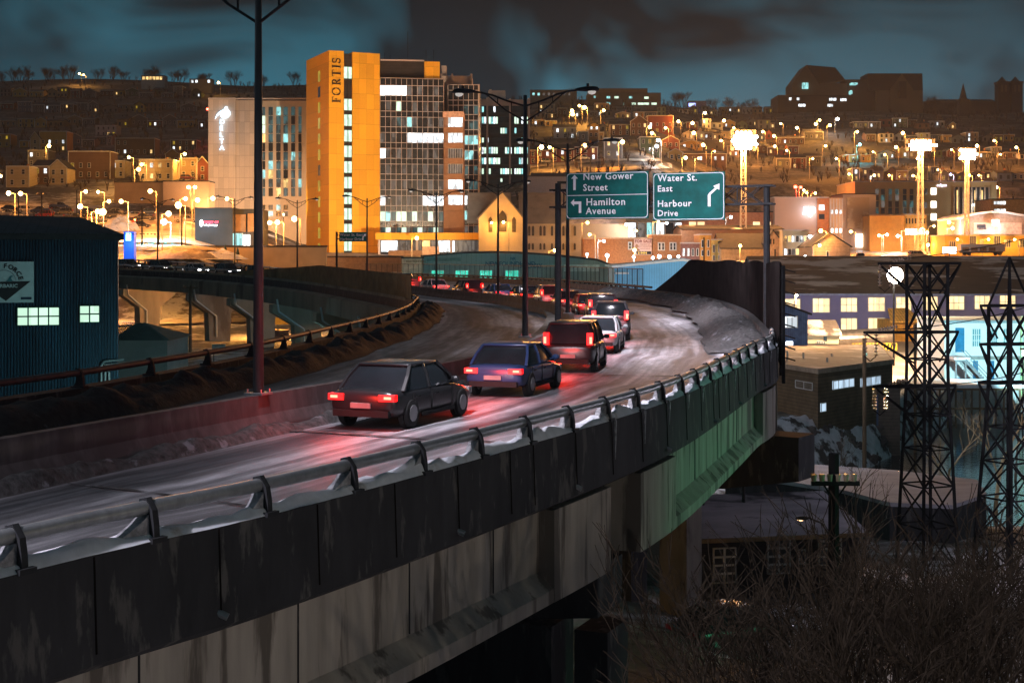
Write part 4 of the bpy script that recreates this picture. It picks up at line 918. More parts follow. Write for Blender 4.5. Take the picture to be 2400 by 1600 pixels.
# --- podium ---
pd = Bld('lobby_podium', 'low podium with long yellow canopy and glazed lobby under the glass grid', 'podium', 882, 1216, 372, 606, 0, 8)
pd.pbox('canopy', M_YEL, 882, 1216, 546, 562, -2.5, 6)
pd.part('wall', MATS['curtain_back'], .5, pd.lx(1160), 1.5, 8, -2, pd.lz(561))
for k in range(14):
    a = 893 + k * 19.2; pd.win([W_WHITE, W_WHITE, W_DIM, W_DIM, W_DIM, W_WARM, W_DIM][k % 7] if k > 1 else W_WHITE, a + .6, a + 18.4, 564, 590, y=1.2)
for a in (886, 975, 1055, 1135, 1158): pd.pbox('column', M_PALECON, a, a + 5, 562, 606, -.4, .6)
for a in (1176, 1201): pd.pbox('column', M_BROWN, a, a + 4, 562, 606, -.4, .6)
pd.pbox('planter_wall', mat('pink_wall', (.55, .38, .28)), 993, 1032, 578, 606, -6, -5)
pd.pbox('low_wall', M_BROWN, 915, 993, 587, 606, -6.5, -5.5)
# --- church ---
c = Bld('church', 'cream gabled church with pointed windows and long lead roof', 'church', 1122, 1226, 345, 606, 0, 8)
ax = c.lx(1177); H = c.lz(512); ah = c.lz(451)
M_CH = mat('church_render', (.5, .42, .3), var=.1, scale=.3)
MB().poly([(0, 0, -3), (c.W, 0, -3), (c.W, 0, H), (ax, 0, ah), (0, 0, H)], (0, 8, 0)).build('gable_wall', M_CH, c.r)
b = MB()
b.poly([(ax, -.2, ah + .1), (c.W + .5, -.2, H - .4), (c.W + .5, 3, H - .4), (ax, 3, ah + .1)], (0, 0, .3)); b.poly([(ax, -.2, ah + .1), (-.5, -.2, H - .4), (-.5, 3, H - .4), (ax, 3, ah + .1)], (0, 0, .3)); b.build('gable_roof', M_LROOF, c.r)
xe = c.lx(1480); ns_ = MB(); ns_.poly([(c.W - 1, 3, c.lz(524)), (c.W - 1, 10, c.lz(447)), (c.W - 1, 17, c.lz(524))], (xe - c.W, 0, 0)); ns_.poly([(-3, 4, c.lz(522)), (-3, 10, c.lz(447)), (-3, 16, c.lz(522))], (c.W, 0, 0)); ns_.build('nave_roof', M_LROOF, c.r)
c.part('nave_wall', M_CH, c.W - 1, xe - .5, 3.6, 15, -3, c.lz(524))
def lancet(px0, px1, py0, py1, y=-.12):
    x0, x1 = c.lx(px0), c.lx(px1); z0, z1 = c.lz(py1), c.lz(py0); w = x1 - x0; pts = [(x0, z0), (x1, z0), (x1, z1 - w * .8)]
    for k in range(1, 5): t = k / 5; pts.append((x1 - w / 2 * (t ** 1.6), z1 - w * .8 * (1 - t)))
    pts.append(((x0 + x1) / 2, z1))
    for k in range(4, 0, -1): t = k / 5; pts.append((x0 + w / 2 * (t ** 1.6), z1 - w * .8 * (1 - t)))
    pts.append((x0, z1 - w * .8)); MB().poly([(a, y, z) for a, z in pts], (0, .3, 0)).build('lancet_window', mat('church_window', (.07, .055, .035), rough=.3), c.r)
lancet(1168, 1187, 493, 543); lancet(1145, 1154, 508, 544); lancet(1200, 1209, 508, 544)
for x in (1238, 1247, 1265, 1274, 1292, 1319, 1328, 1346): lancet(x, x + 5.5, 528, 552, 3.4); lancet(x, x + 5, 569, 585, 3.4)
# --- white curved hall ---
w = simple('white_hall', 'pale curved white hall with grey roof between office tower and green sign', 'hall', 1238, 1420, 414, 447, 430, mat('white_panel', (.62, .62, .7), var=.08), 20, rm=M_LROOF)
w.pbox('roof_ridge', M_LROOF, 1245, 1330, 404, 415, 2, 16); w.win(M_DARKGL, 1306, 1330, 425, 431)
sp = Bld('church_spire', 'small green copper spire rising just above the New Gower Street sign', 'spire', 1378, 1391, 410, 410, 0, 2)
MB().cone((sp.W / 2, 1, -12), (sp.W / 2, 1, sp.lz(363)), sp.W / 2 * 1.3, .05, 6).build('spire', mat('copper_green', (.2, .17, .09), var=.3), sp.r)
# --- black restaurant ---
k = simple('black_restaurant', 'black flat-roofed restaurant with glowing sign below the hotel', 'restaurant', 457, 545, 490, 580, 300, M_NAVY, 14)
k.part('wall', M_ROOFD, k.W, k.lx(602), 1.5, 14, -4, k.lz(489)); k.pbox('brown_panel', M_BROWN, 543, 573, 502, 543, 1.1, 1.6); k.pbox('brown_panel', M_BROWN, 578, 602, 500, 543, 1.1, 1.6)
for a in (544, 549.5, 555, 562): k.win(W_CYAN, a, a + 4.4, 547, 575, y=1.0, frame=.06)
for a in (569.5, 578): k.win(W_BR, a, a + 6, 550, 575, y=1.0)
M_RED = emit('sign_red', (1, .02, .08), 4); u_ = 300 / F
sg = empty('restaurant_sign', P(472, 523, 299.6), 0, 'glowing white disc with red and white letters on the black restaurant', 'sign')
b = MB(); b.ball((0, 0, 0), 4.6 * u_, .2, 8 * u_, 12, 8); b.build('disc', emit('sign_white', (.9, .96, 1), 4), sg)
text('lettering', 'TOBET OF', (6 * u_, -.05, 0), 6.5 * u_, M_RED, sg, space=1.15, bold=.03); text('lettering', 'entlony bonte tuyny', (6 * u_, -.05, -6.2 * u_), 5.6 * u_, MATS['sign_white'], sg, space=.72, bold=.02)
lamp('sign_light', (2, -2, -1), 120, (.4, .75, 1), sg, .8); lamp('door_light', (k.lx(560) + k.o.x - sg.location.x, -3, -10), 350, (.5, .95, 1), sg, .5)
# --- bright blue box sign by the bridge ---
q = Bld('blue_kiosk', 'bright blue illuminated kiosk beyond the shed corner', 'kiosk', 290, 314, 255, 583, 0, 2)
q.part('body', emit('blue_glow', (0.0, .13, .8), .6, (.02, .05, .3)), 0, q.W, 0, 1.6, -4, q.lz(543)); q.win(emit('blue_glow_bright', (.25, .7, 1), 5), 295, 307, 546, 564); lamp('kiosk_light', (1, -2.5, 1), 900, (.1, .35, 1), q.r, .8)
# --- retaining wall and lit blank building left of the hotel ---
q = simple('retaining_wall', 'long orange-lit concrete retaining wall left of the hotel', 'wall', 268, 490, 428, 482, 400, mat('ochre_concrete', (.5, .36, .2), var=.2, scale=.15), 3)
q = simple('blank_warehouse', 'blank orange-lit wall between retaining wall and hotel', 'building', 382, 489, 426, 500, 396, mat('peach_render', (.6, .42, .28), var=.12, scale=.1), 8)
# --- blue corrugated shed at the left ---
bl = Bld('blue_shed', 'big dark blue corrugated metal shed at the left edge', 'shed', -150, 278, 82, 1010, 16, 26)
H0 = bl.lz(554, bl.W); NR = 58; b = MB(); X0, X1 = 0, bl.W; wv = (X1 - X0) / NR
for i in range(NR):
    x = X0 + i * wv
    for (a, ya), (c_, yc) in (((0, 0), (.3, 0)), ((.3, 0), (.42, .09)), ((.42, .09), (.72, .09)), ((.72, .09), (1, 0))): b.add([(x + a * wv, -ya * 1.0, -3), (x + c_ * wv, -yc, -3), (x + c_ * wv, -yc, H0), (x + a * wv, -ya, H0)], [(0, 1, 2, 3)])
b.box(X0, X1, .05, 26, -3, H0 - .02); b.build('wall', M_BLUEM, bl.r)
ah = bl.lz(510); rx = bl.lx(20)
b = MB(); b.poly([(X0 - 1, -.4, H0 - .02), (X1 + .25, -.4, H0 - .02), (X1 - 2.4, 12, H0 + 1.3), (X0 - 1, 12, H0 + 1.45)], (0, 0, .16)); b.poly([(X0 - 1, 26, H0 - .02), (X1, 26, H0 - .02), (X1 - 2.4, 12, H0 + 1.3), (X0 - 1, 12, H0 + 1.45)], (0, 0, .16)); b.poly([(X1 + .25, -.4, H0 - .02), (X1 + .25, 26, H0 - .02), (X1 - 2.4, 12, H0 + 1.3)], (0, 0, .16)); b.build('roof', mat('shed_roof', (.04, .05, .06), var=.3, panel=(.6, 0, .1)), bl.r)
b = MB(); b.box(X0 - 1, X1 + .3, -.55, -.38, H0 - .22, H0 + .14)
for i in range(60): b.box(X0 + i * .21 * 1.0, X0 + i * .21 + .1, -.6, -.5, H0 + .1, H0 + .16)
b.build('gutter', M_DKSTEEL, bl.r)
M_SHW = litwin('shed_window', (.62, .95, .72), .95, .8, .6)
bl.win(M_SHW, 42, 138, 721, 761, mull=3, bars=1, frame=.05, y=-.13); bl.win(M_SHW, 188, 232, 717, 754, mull=1, bars=1, frame=.05, y=-.13)
for w_ in [o for o in bl.r.children if o.name.startswith('window')]:
    for ch in w_.children: ch.data.materials[0] = mat('shed_frame_green', (.01, .07, .05))
b = MB()
for o in (0, .22, .44): b.tube([(bl.lx(238) + o, -.3, bl.lz(915)), (bl.lx(238) + o, -.3, bl.lz(862) - o), (bl.lx(246), -.3, bl.lz(853) - o), (bl.lx(290), -.3, bl.lz(850) - o)], .07)
b.build('pipework', M_STEEL, bl.r)
_x = bl.lx(-66 + 66); _y = bl.o.y + bl.s * _x; u_ = _y / F; sgx = bl.o + Vector((bl.c * bl.lx(-60), bl.s * bl.lx(-60), 0)) + Vector((bl.s, -bl.c, 0)) * .25; sgx.z = CZ - (709 - HY) * u_
sg = empty('billboard', sgx, bl.th, 'white square sign on the blue shed with FORCE arched over a wave and black triangle', 'sign')
MB().box(0, 132 * u_, 0, .08, 0, 96 * u_).build('panel', mat('sign_panel_white', (.42, .47, .48), var=.1), sg)
M_BK = mat('sign_black', (.02, .02, .022)); cx, cz = 66 * u_, 48 * u_
for k, ch in enumerate('FORCE'):
    a = math.radians(84 - k * 17.5 + (2 if k == 0 else 0)); R = 33 * u_
    o = text('letter', ch, (cx + R * math.cos(a) - 0, -.03, cz + R * math.sin(a)), 15 * u_, M_BK, sg, align='CENTER', bold=.012, ext=.004); o.rotation_euler = Matrix.Rotation(math.pi / 2 - a, 3, 'Y').to_4x4().to_euler(); o.rotation_euler = (Matrix.Rotation(-(a - math.pi / 2), 4, 'Y') @ Matrix.Rotation(math.pi / 2, 4, 'X')).to_euler()
for k, ch in enumerate('RICO'[:0]): pass
b = MB(); b.poly([(x * u_, -.02, z * u_) for x, z in ((9, 48), (125, 50), (70, 4))], (0, .015, 0)); b.build('triangle', M_BK, sg)
text('lettering', 'HYPERBARIC', (30 * u_, -.035, 35.5 * u_), 11.5 * u_, mat('sign_panel_white', (1, 1, 1)), sg, space=1.0, bold=.008, ext=.004)
b = MB(); b.poly([(x * u_, -.02, z * u_) for x, z in ((70, 49.5), (75, 55), (79, 62), (84, 63.5), (86, 62), (82, 59), (82, 56), (85, 51), (88, 50))], (0, .012, 0)); b.build('wave', mat('wave_teal', (.06, .17, .19)), sg)
b = MB()
for i in range(24): a, e = [math.radians(7.5 * q_) for q_ in (i, i + 1)]; b.beam((cx + 26 * u_ * math.cos(a), -.02, 50 * u_ + 26 * u_ * math.sin(a)), (cx + 26 * u_ * math.cos(e), -.02, 50 * u_ + 26 * u_ * math.sin(e)), .01, .02)
b.build('arc', M_BK, sg); MB().box(103 * u_, 127 * u_, -.02, 0, 7 * u_, 13 * u_).build('caption', mat('wave_navy', (.02, .04, .07)), sg)
# white shed beside it
ws = Bld('white_shed', 'small white shed with ribbed green hip roof beside the blue shed', 'shed', 268, 392, 108, 866, 0, 7)
H = ws.lz(797); ws.part('wall', mat('shed_white', (.42, .47, .46), var=.15, scale=.6), 0, ws.W, 0, 7, -2, H)
b = MB(); b.add([(-.2, -.3, H), (ws.W + .3, -.3, H), (ws.W + .3, 7.3, H), (-.2, 7.3, H), (1, 2.5, ws.lz(760)), (ws.lx(322), 2.5, ws.lz(760))], [(0, 1, 5, 4), (1, 2, 5), (2, 3, 4, 5), (3, 0, 4), (3, 2, 1, 0)])
for i in range(26): x = -.1 + i * .16; t = x; b.beam((x, -.3, H + .02), (min(x, ws.lx(322)) * .9 + .1, 2.5, ws.lz(760) + .03), .035, .05)
b.build('roof', mat('shed_green_roof', (.08, .16, .14), rough=.5, var=.2), ws.r)
# --- railway building and bright blue shed beyond the bend ---
M_TEALG = mat('teal_grey_siding', (.2, .27, .27), var=.12, scale=.4, panel=(.9, 0, .05))
r = Bld('railway_building', 'teal grey railway building with low curved gable and blue letters', 'building', 990, 1440, 262, 690, 0, 20)
W_ = r.W; z = lambda py: r.lz(py); b = MB()
b.poly([(0, 0, -4), (W_, 0, -4), (W_, 0, z(626)), (r.lx(1400), 0, z(611)), (r.lx(1300), 0, z(600)), (r.lx(1210), 0, z(594)), (r.lx(1150), 0, z(593)), (r.lx(1085), 0, z(594)), (r.lx(1040), 0, z(598)), (0, 0, z(602))], (0, 20, 0)); b.build('wall', M_TEALG, r.r)
b = MB(); ps = [(0, 602), (1040, 598), (1085, 593.5), (1150, 592), (1210, 593), (1300, 599), (1400, 610), (1441, 626)]
ps = [(-.3 if i == 0 else r.lx(x), z(y)) for i, (x, y) in enumerate(ps)]
for (x0, z0), (x1, z1) in zip(ps, ps[1:]): b.poly([(x0, -.4, z0), (x1, -.4, z1), (x1, 20.4, z1), (x0, 20.4, z0)], (0, 0, .3))
b.build('roof', M_ROOFD, r.r)
M_BLET = mat('blue_letters', (.02, .1, .16)); u_ = 262 / F
text('lettering', 'NEWFOUNDLAND', (r.lx(1137), -.1, z(623)), 14.5 * u_, M_BLET, r.r, space=.93, bold=.02); text('lettering', 'RAILWAY', (r.lx(1219), -.1, z(628)), 14.5 * u_, M_BLET, r.r, space=.75, bold=.02)
text('lettering', 'NR', (r.lx(1196), -.1, z(609)), 9 * u_, M_BLET, r.r, bold=.02); r.pbox('fascia_board', mat('teal_band', (.12, .2, .2)), 1000, 1080, 604, 612, -.12, 0)
r.pbox('name_board', mat('pale_teal', (.4, .5, .5)), 1322, 1405, 620, 636, -.2, 0)
M_TG = litwin('teal_lit_window', (.05, .9, .62), 1.0, .35, .6)
for a, e in ((1012, 1040), (1068, 1097), (1125, 1153), (1185, 1216)): r.win(M_TG, a, e, 634, 660, y=-.1, mull=4, frame=.06)
q = simple('pink_kiosk', 'small pink rendered building with a name board beside the railway building', 'building', 942, 989, 606, 650, 258, mat('pink_wall', (.55, .38, .28)), 8)
text('lettering', 'RAILWAY INN', (q.lx(952), -.1, q.lz(615)), .55, M_BROWN, q.r, bold=.01)
q = simple('brown_boundary_wall', 'long brown boundary wall below the yellow tower', 'wall', 700, 944, 603, 640, 300, mat('brown_wall', (.3, .19, .12), var=.2), 1)
q = simple('street_wall', 'orange-lit concrete wall at the foot of the hotel and tower', 'wall', 455, 765, 579, 600, 285, mat('ochre_concrete', (.5, .36, .2)), 1)
bs_ = simple('bright_blue_shed', 'bright blue metal shed with low gable behind the black screen', 'shed', 1440, 1680, 622, 700, 200, mat('bright_blue_metal', (.12, .38, .62), rough=.5, var=.12, scale=.4, panel=(.35, 0, .1)), 14, roof='gable_front', apex=(1600, 609), rm=mat('blue_grey_roof', (.25, .35, .42)), trim=M_TRIM)
bs_.pbox('door_canopy', M_TRIM, 1442, 1472, 638, 642, -1.2, 0)
# --- brick terrace with FOR SALE board ---
fs_ = simple('brick_corner_building', 'orange brick building carrying the FOR SALE board below the green signs', 'building', 1368, 1528, 560, 625, 330, M_BRICK, 12, rm=mat('peach_trim', (.6, .42, .28)))
fs2 = simple('brick_building', 'orange brick building with paired white windows right of the FOR SALE board', 'building', 1529, 1597, 552, 625, 330, M_BRICK, 12, rm=mat('peach_trim', (.6, .42, .28)))
for a in (1544, 1552, 1571, 1579): fs2.win(M_DARKGL, a, a + 4, 570, 585, frame=.22, bars=1)
fs_.win(M_DARKGL, 1474, 1479, 569, 583, frame=.22, bars=1)
fb = empty('for_sale_board', P(1486, 597, 329.6), 0, 'pink and white FOR SALE board with yellow phone number on brick wall', 'sign'); u_ = 330 / F
MB().box(0, 41 * u_, 0, .1, 0, 37 * u_).build('panel', mat('board_pink', (.7, .5, .45), var=.05), fb)
MR_ = mat('dark_red_ink', (.2, .01, .01)); text('lettering', 'FOR SALE', (2 * u_, -.02, 28.5 * u_), 9 * u_, MR_, fb, bold=.02, ext=.01)
for tx, zz in (('7000 SQ.FT OF', 23), ('NEWLY RENOVATED', 18.3), ('OFFICE SPACE', 13)): text('lettering', tx, (25.5 * u_, -.02, zz * u_), 3.6 * u_, MR_, fb, align='CENTER', ext=.01)
MB().box(6 * u_, 40 * u_, -.03, 0, 1 * u_, 8 * u_).build('number_band', M_BK, fb); text('lettering', '8-9494', (9 * u_, -.05, 1.7 * u_), 7.5 * u_, emit('sign_yellow', (1, .6, .02), .9), fb, bold=.015, ext=.01)
b = MB(); b.ball((6.5 * u_, -.02, 20 * u_), 3.6 * u_, .05, 4.8 * u_, 10, 6); b.poly([(x * u_, -.03, z * u_) for x, z in ((1, 9), (15, 9), (12, 13), (8, 15), (5, 15), (2, 13))], (0, .03, 0)); b.build('portrait_silhouette', mat('tan_print', (.4, .2, .1)), fb)
for px0, px1, py, m, lab in ((1597, 1640, 571, mat('maroon_siding', (.22, .1, .08)), 'low maroon terrace house beside the brick building'), (1640, 1667, 551, mat('orange_siding', (.6, .3, .06)), 'tall narrow orange terrace house behind the black screen'), (1667, 1692, 563, mat('yellow_siding', (.62, .46, .14)), 'narrow pale yellow terrace house behind the black screen')):
    q = simple('terrace_house', lab, 'house', px0, px1, py, 625, 328, m, 10, rm=M_PALECON, group='terraced houses along the lower street')
    n_ = 2 if px1 - px0 < 30 else 4
    for k in range(n_):
        a = px0 + (px1 - px0) * (k + .35) / n_; q.win(W_WHITE if (px0 == 1597 and k < 2) else M_DARKGL, a, a + 3.4, py + 12, py + 28, frame=.12)
        if px0 != 1597: q.win(M_DARKGL, a, a + 3.4, py + 36, py + 48, frame=.12)
q = simple('brown_hall', 'wide brown hall with low roof behind the terraced houses', 'hall', 1597, 1835, 538, 560, 350, mat('brown_wall', (.3, .19, .12)), 18, roof='gable_side', apex=528)
q = simple('dark_roofed_hall', 'low hall with dark shallow roof between terrace and gable house', 'hall', 1690, 1806, 583, 625, 325, mat('tan_render', (.45, .33, .22)), 14, roof='gable_side', apex=548)
q = simple('gable_house', 'narrow pale gabled house right of the gantry pole', 'house', 1797, 1834, 570, 625, 322, mat('pink_render', (.6, .45, .38)), 10, roof='gable_front', apex=(1812, 541))
for a, y0, y1 in ((1805, 560, 572), (1812, 560, 572), (1815, 584, 606)): q.win(M_DARKGL, a, a + 3, y0, y1)
q = simple('two_storey_office', 'two storey office with rows of curtained windows beside the gable house', 'office', 1834, 1895, 541, 625, 318, M_CREAM, 10, rm=M_PALECON)
for y0 in (553, 583):
    for kk_ in range(6): q.win([M_DARKGL, W_DIM, W_WARM, W_WHITE][(kk_ + int(y0)) % 4], 1838 + kk_ * 9, 1845 + kk_ * 9, y0, y0 + 14, frame=.1)
# buildings right behind the signs
q = simple('service_station', 'bright glass fronted building glimpsed under the green signs', 'shop', 1402, 1610, 500, 560, 395, mat('grey_green_wall', (.3, .34, .33)), 12)
for kk_ in range(9): q.win([W_CYAN, W_WHITE, M_DARKGL, W_WHITE, W_DIM][kk_ % 5], 1406 + kk_ * 22, 1424 + kk_ * 22, 522, 556, frame=.12)
q = simple('rust_building', 'rust coloured block behind the truss of the sign gantry', 'building', 1600, 1815, 498, 560, 392, mat('rust_wall', (.42, .2, .12), var=.2), 14)
for a in (1615, 1635, 1765, 1790): q.win(W_BLIND, a, a + 16, 520, 535)
# --- hotel with white emblem and striped bay ---
j = simple('emblem_hotel', 'grey panelled hotel with white emblem and red striped bay', 'hotel', 1815, 1942, 464, 620, 390, mat('pink_grey_panel', (.52, .4, .36), var=.08, scale=.1, panel=(11.5, 0, .01)), 20, rm=M_PALECON)
j.pbox('brick_bay', mat('rust_brick', (.45, .16, .06), var=.2), 1915, 1943, 465, 600, -.25, .1)
j.part('striped_bay', mat('peach_render', (.6, .42, .28)), j.lx(1943), j.lx(1975), -.4, 14, -5, j.lz(464))
b = MB()
for a in (1946, 1953, 1960, 1967, 1973): x = j.lx(a); b.box(x - .12, x + .12, -.55, -.35, -3, j.lz(466))
b.build('bay_stripes', M_MULL, j.r)
for a in (1947, 1957.5, 1967):
    for y0 in (492, 536): j.win(W_BR if y0 > 500 else W_WHITE, a, a + 4, y0, y0 + 9, y=-.6)
j.win(W_WHITE, 1919, 1932, 480, 493, y=-.35); j.win(M_DARKGL, 1919, 1932, 502, 514, y=-.35)
u_ = 390 / F; M_SW2 = emit('emblem_white', (.85, .92, 1), 6); sg = empty('hotel_emblem', P(1899, 496, 389.4), 0, 'glowing white JAG letters and drop emblem on the grey panelled hotel', 'sign')
text('lettering', 'JAG', (-15 * u_, 0, -2 * u_), 17 * u_, M_SW2, sg, bold=.12, ext=.1, space=.9)
b = MB(); b.ball((0, -.1, -8 * u_), 4 * u_, .2, 5 * u_, 10, 6); b.build('drop', M_SW2, sg); lamp('sign_light', (0, -3, 0), 500, (.85, .9, 1), sg, 1)
q = simple('mural_building', 'tall pale building with large faded mural panel', 'building', 1975, 2053, 456, 620, 400, mat('pink_grey_panel', (1, 1, 1)), 14, rm=M_ROOFD)
q.pbox('mural', mat('mural_pale', (.62, .5, .38), var=.25, scale=.25, col2=(.45, .33, .24), thr=.5, bscale=.15), 1985, 2037, 463, 536, -.25, 0)
q.pbox('lit_doorway', W_BR, 2006, 2028, 549, 579, -.4, 0)
q = simple('ochre_brick_warehouse', 'ochre brick warehouse with cornice below the long hotel', 'warehouse', 2038, 2120, 506, 600, 392, mat('ochre_brick', (.5, .27, .07), var=.15, scale=1), 12, rm=M_BROWN)
q = simple('arched_shop', 'yellow brick shop with small upper windows beside ochre warehouse', 'shop', 2120, 2172, 504, 600, 394, mat('yellow_brick', (.6, .4, .14)), 12, rm=M_PALECON)
for k in range(7): q.win(M_DARKGL, 2123 + k * 7, 2126.5 + k * 7, 512, 524)
for k in range(4): q.win(W_BR, 2122 + k * 12, 2131 + k * 12, 536, 550)
# --- long hotel with dark window strips ---
e = simple('long_hotel', 'long cream hotel with tall dark window strips and small white name', 'hotel', 2004, 2336, 427, 600, 430, mat('cream_panel', (.58, .42, .2), var=.08, scale=.08), 24, rm=M_PALECON)
for a in (2051, 2065, 2082, 2098, 2116, 2132):
    for k, (y0, y1) in enumerate(((443, 456), (457, 470), (471, 486), (487, 501))): e.win([mat('dark_spandrel', (.06, .05, .05)), M_DARKGL, W_TEALDIM, W_DIM][(int(a) + k) % 4], a, a + 8.5, y0, y1)
for y0 in (441, 472, 501): e.win(W_BR, 2182, 2194, y0, y0 + 15, y=-.15)
for y0 in (442, 474): e.win(W_DIM, 2162, 2173, y0, y0 + 14, y=-.15)
b = MB(); x0, x1 = e.lx(2236), e.lx(2318)
for k in range(9): x = x0 + (x1 - x0) * k / 8; b.box(x - .2, x + .2, -.3, .1, e.lz(515), e.lz(438))
b.build('window_fins', mat('tan_render', (1, 1, 1)), e.r); e.pbox('glazing', M_DARKGL, 2236, 2318, 439, 515, -.1, .1)
for a in (2242, 2262, 2283, 2300): e.win(W_WARM, a, a + 3, 446, 500, y=-.2)
u_ = 430 / F; text('lettering', 'eclipse', (e.lx(2195), -.3, e.lz(437)), 8.5 * u_, emit('name_violet', (.75, .7, 1), 3), e.r, bold=.02)
q = simple('side_office', 'brown office with lit top windows at the right edge beside the long hotel', 'office', 2322, 2405, 468, 600, 410, mat('dark_ochre', (.28, .18, .08)), 14)
for k in range(4): q.win(W_WHITE, 2330 + k * 7, 2335.5 + k * 7, 472, 479); q.win(W_WHITE, 2330 + k * 7, 2335.5 + k * 7, 490, 496)
# --- round-roofed warehouse, long yellow building, trailer ---
q = Bld('round_roof_warehouse', 'pale warehouse with shallow curved roof at the right edge', 'warehouse', 2252, 2460, 360, 606, 0, 20)
z = q.lz; pts = [(0, -4), (q.W, -4), (q.W, z(520))] + [(q.lx(x), z(y)) for x, y in ((2430, 513), (2400, 508), (2360, 501), (2323, 499), (2290, 503), (2262, 509))] + [(0, z(514))]
MB().poly([(a, 0, c_) for a, c_ in pts], (0, 20, 0)).build('wall', mat('grey_tan_panel', (.36, .26, .2)), q.r); b = MB()
pr = pts[2:]
for a, c_ in zip(pr, pr[1:]): b.poly([(a[0], -.6, a[1]), (c_[0], -.6, c_[1]), (c_[0], 20, c_[1]), (a[0], 20, a[1])], (0, 0, .5))
b.build('roof', M_SNOW, q.r); q.pbox('lower_panel', mat('pink_panel', (.6, .44, .36)), 2282, 2395, 522, 549, -.2, 0)
q.pbox('sign_plate', M_NAVY, 2289, 2309, 526, 534, -.35, 0); text('lettering', 'EECHE', (q.lx(2289.5), -.4, q.lz(538)), .75, M_NAVY, q.r, bold=.02); q.win(W_BR, 2325, 2340, 515, 529, y=-.4)
y_ = simple('long_yellow_building', 'long yellow rendered building with arched blue windows at the right edge', 'building', 2215, 2420, 553, 610, 340, mat('yellow_render', (.66, .42, .12), var=.12), 12, rm=M_PALECON)
for a, y0, y1 in ((2225, 566, 578), (2273, 553.5, 572), (2297, 562, 571), (2330, 553.5, 572), (2354, 562, 579), (2386, 562, 579)): y_.win(mat('blue_glass', (.05, .06, .12), rough=.2), a, a + 14 if a not in (2297,) else a + 7, y0, y1, mull=2, frame=.1)
def trailer(px0, px1, py0, py1, d, lab):
    t = Bld('box_trailer', lab, 'trailer', px0, px1, d, py1, 0, 2.6); H = t.lz(py0)
    t.part('box', mat('trailer_white', (.62, .52, .45), var=.08), 0, t.W, 0, 2.6, .9, H); t.part('chassis', M_DKSTEEL, .3, t.W - .3, .4, 2.2, .6, .9)
    for x in (.9, 1.9, t.W - 2.2, t.W - 1.2): MB().cone((x, -.05, .45), (x, .3, .45), .45, .45, 10).build('wheel', M_TYRE, t.r)
    for i in range(4):
        x = t.W * (.03 + .2 * i); t.part('poster', mat('poster_print', (.3, .16, .08), var=.6, scale=1.5), x, x + t.W * .15, -.03, 0, H * .38, H * .72)
trailer(2252, 2356, 572, 599, 325, 'long white box trailer with four dark pictures on its side')
ps_ = Bld('pole_sign', 'glowing white rounded sign on a post beside the box trailer', 'sign', 2211, 2241, 320, 606, 0, .5)
ps_.pbox('light_box', emit('lightbox_white', (.9, .95, 1), 5), 2211, 2241, 579, 594, 0, .5); ps_.pbox('post', M_DKSTEEL, 2225, 2227, 594, 608, .1, .3); lamp('box_light', (1.5, -2, 2), 250, (.9, .95, 1), ps_.r, .6)
q = simple('plain_gable_shed', 'wide plain grey gabled shed behind the blue warehouse roof', 'shed', 1905, 1993, 578, 625, 300, mat('taupe_siding', (.34, .26, .19), panel=(0, .6, .08)), 14, roof='gable_front', apex=(1945, 547))
q.win(M_DARKGL, 1937, 1942, 589, 600, frame=.1)
# --- blue warehouse ---
wv_ = Bld('blue_warehouse', 'long lilac-blue corrugated warehouse with two rows of lit windows', 'warehouse', 1800, 2560, 212, 808, -4, 30)
H = wv_.lz(686); W_ = wv_.W; M_LIL = mat('lilac_corrugated', (.26, .26, .5), rough=.5, var=.1, scale=.3)
nr = 300; b = MB(); st = W_ / nr
for i in range(nr): x = i * st; b.add([(x, 0, -3), (x + st * .5, -.12, -3), (x + st * .5, -.12, H), (x, 0, H)], [(0, 1, 2, 3)]); b.add([(x + st * .5, -.12, -3), (x + st, 0, -3), (x + st, 0, H), (x + st * .5, -.12, H)], [(0, 1, 2, 3)])
b.build('wall', M_LIL, wv_.r)
M_WROOF = mat('snow_streaked_roof', (.03, .028, .026), var=.4, scale=.3, col2=(.5, .48, .47), thr=.54, bscale=.12, stretch=(.7, 1.6, 1.6))
zr = 15.3 - wv_.o.z
b = MB(); b.poly([(-.5, -.5, H), (-.5, 28, zr), (-.5, 28.2, zr - .3), (-.5, -.5, H - .3)], (W_ + 1, 0, 0)); b.poly([(-.5, 28, zr), (-.5, 54, H), (-.5, 54, H - .3), (-.5, 28, zr - .3)], (W_ + 1, 0, 0)); b.build('roof', M_WROOF, wv_.r)
b = MB(); b.box(-.3, W_ + .3, -.75, -.5, H - .35, H - .1); b.build('gutter', mat('warehouse_gutter', (.2, .25, .45)), wv_.r); b = MB(); b.poly([(0, .1, -3), (0, 54, -3), (0, 54, H - .2), (0, 28, zr - .3), (0, .1, H - .2)], (.3, 0, 0)); b.build('gable_wall', M_LIL, wv_.r)
for a, e_ in ((1836, 1874), (1905, 1943), (1971, 2007), (2035, 2072), (2100, 2134), (2162, 2196), (2223, 2258), (2284, 2318), (2343, 2378), (2403, 2436)):
    wv_.win(W_BLIND, a, e_, 700 - (a - 1900) * .017, 731 - (a - 1900) * .02, y=-.25, mull=2, bars=1, frame=.1)
    if a > 1960: wv_.win(W_BLIND, a, e_, 747 - (a - 1900) * .01, 772, y=-.25, mull=2, frame=.1)
cn = Bld('entrance_canopy', 'orange metal porch with pitched canopy on the blue warehouse', 'porch', 2084, 2150, 200, 806, 0, 3); cn.pbox('wall', mat('orange_metal', (.55, .26, .04)), 2090, 2146, 752, 808, 0, 8)
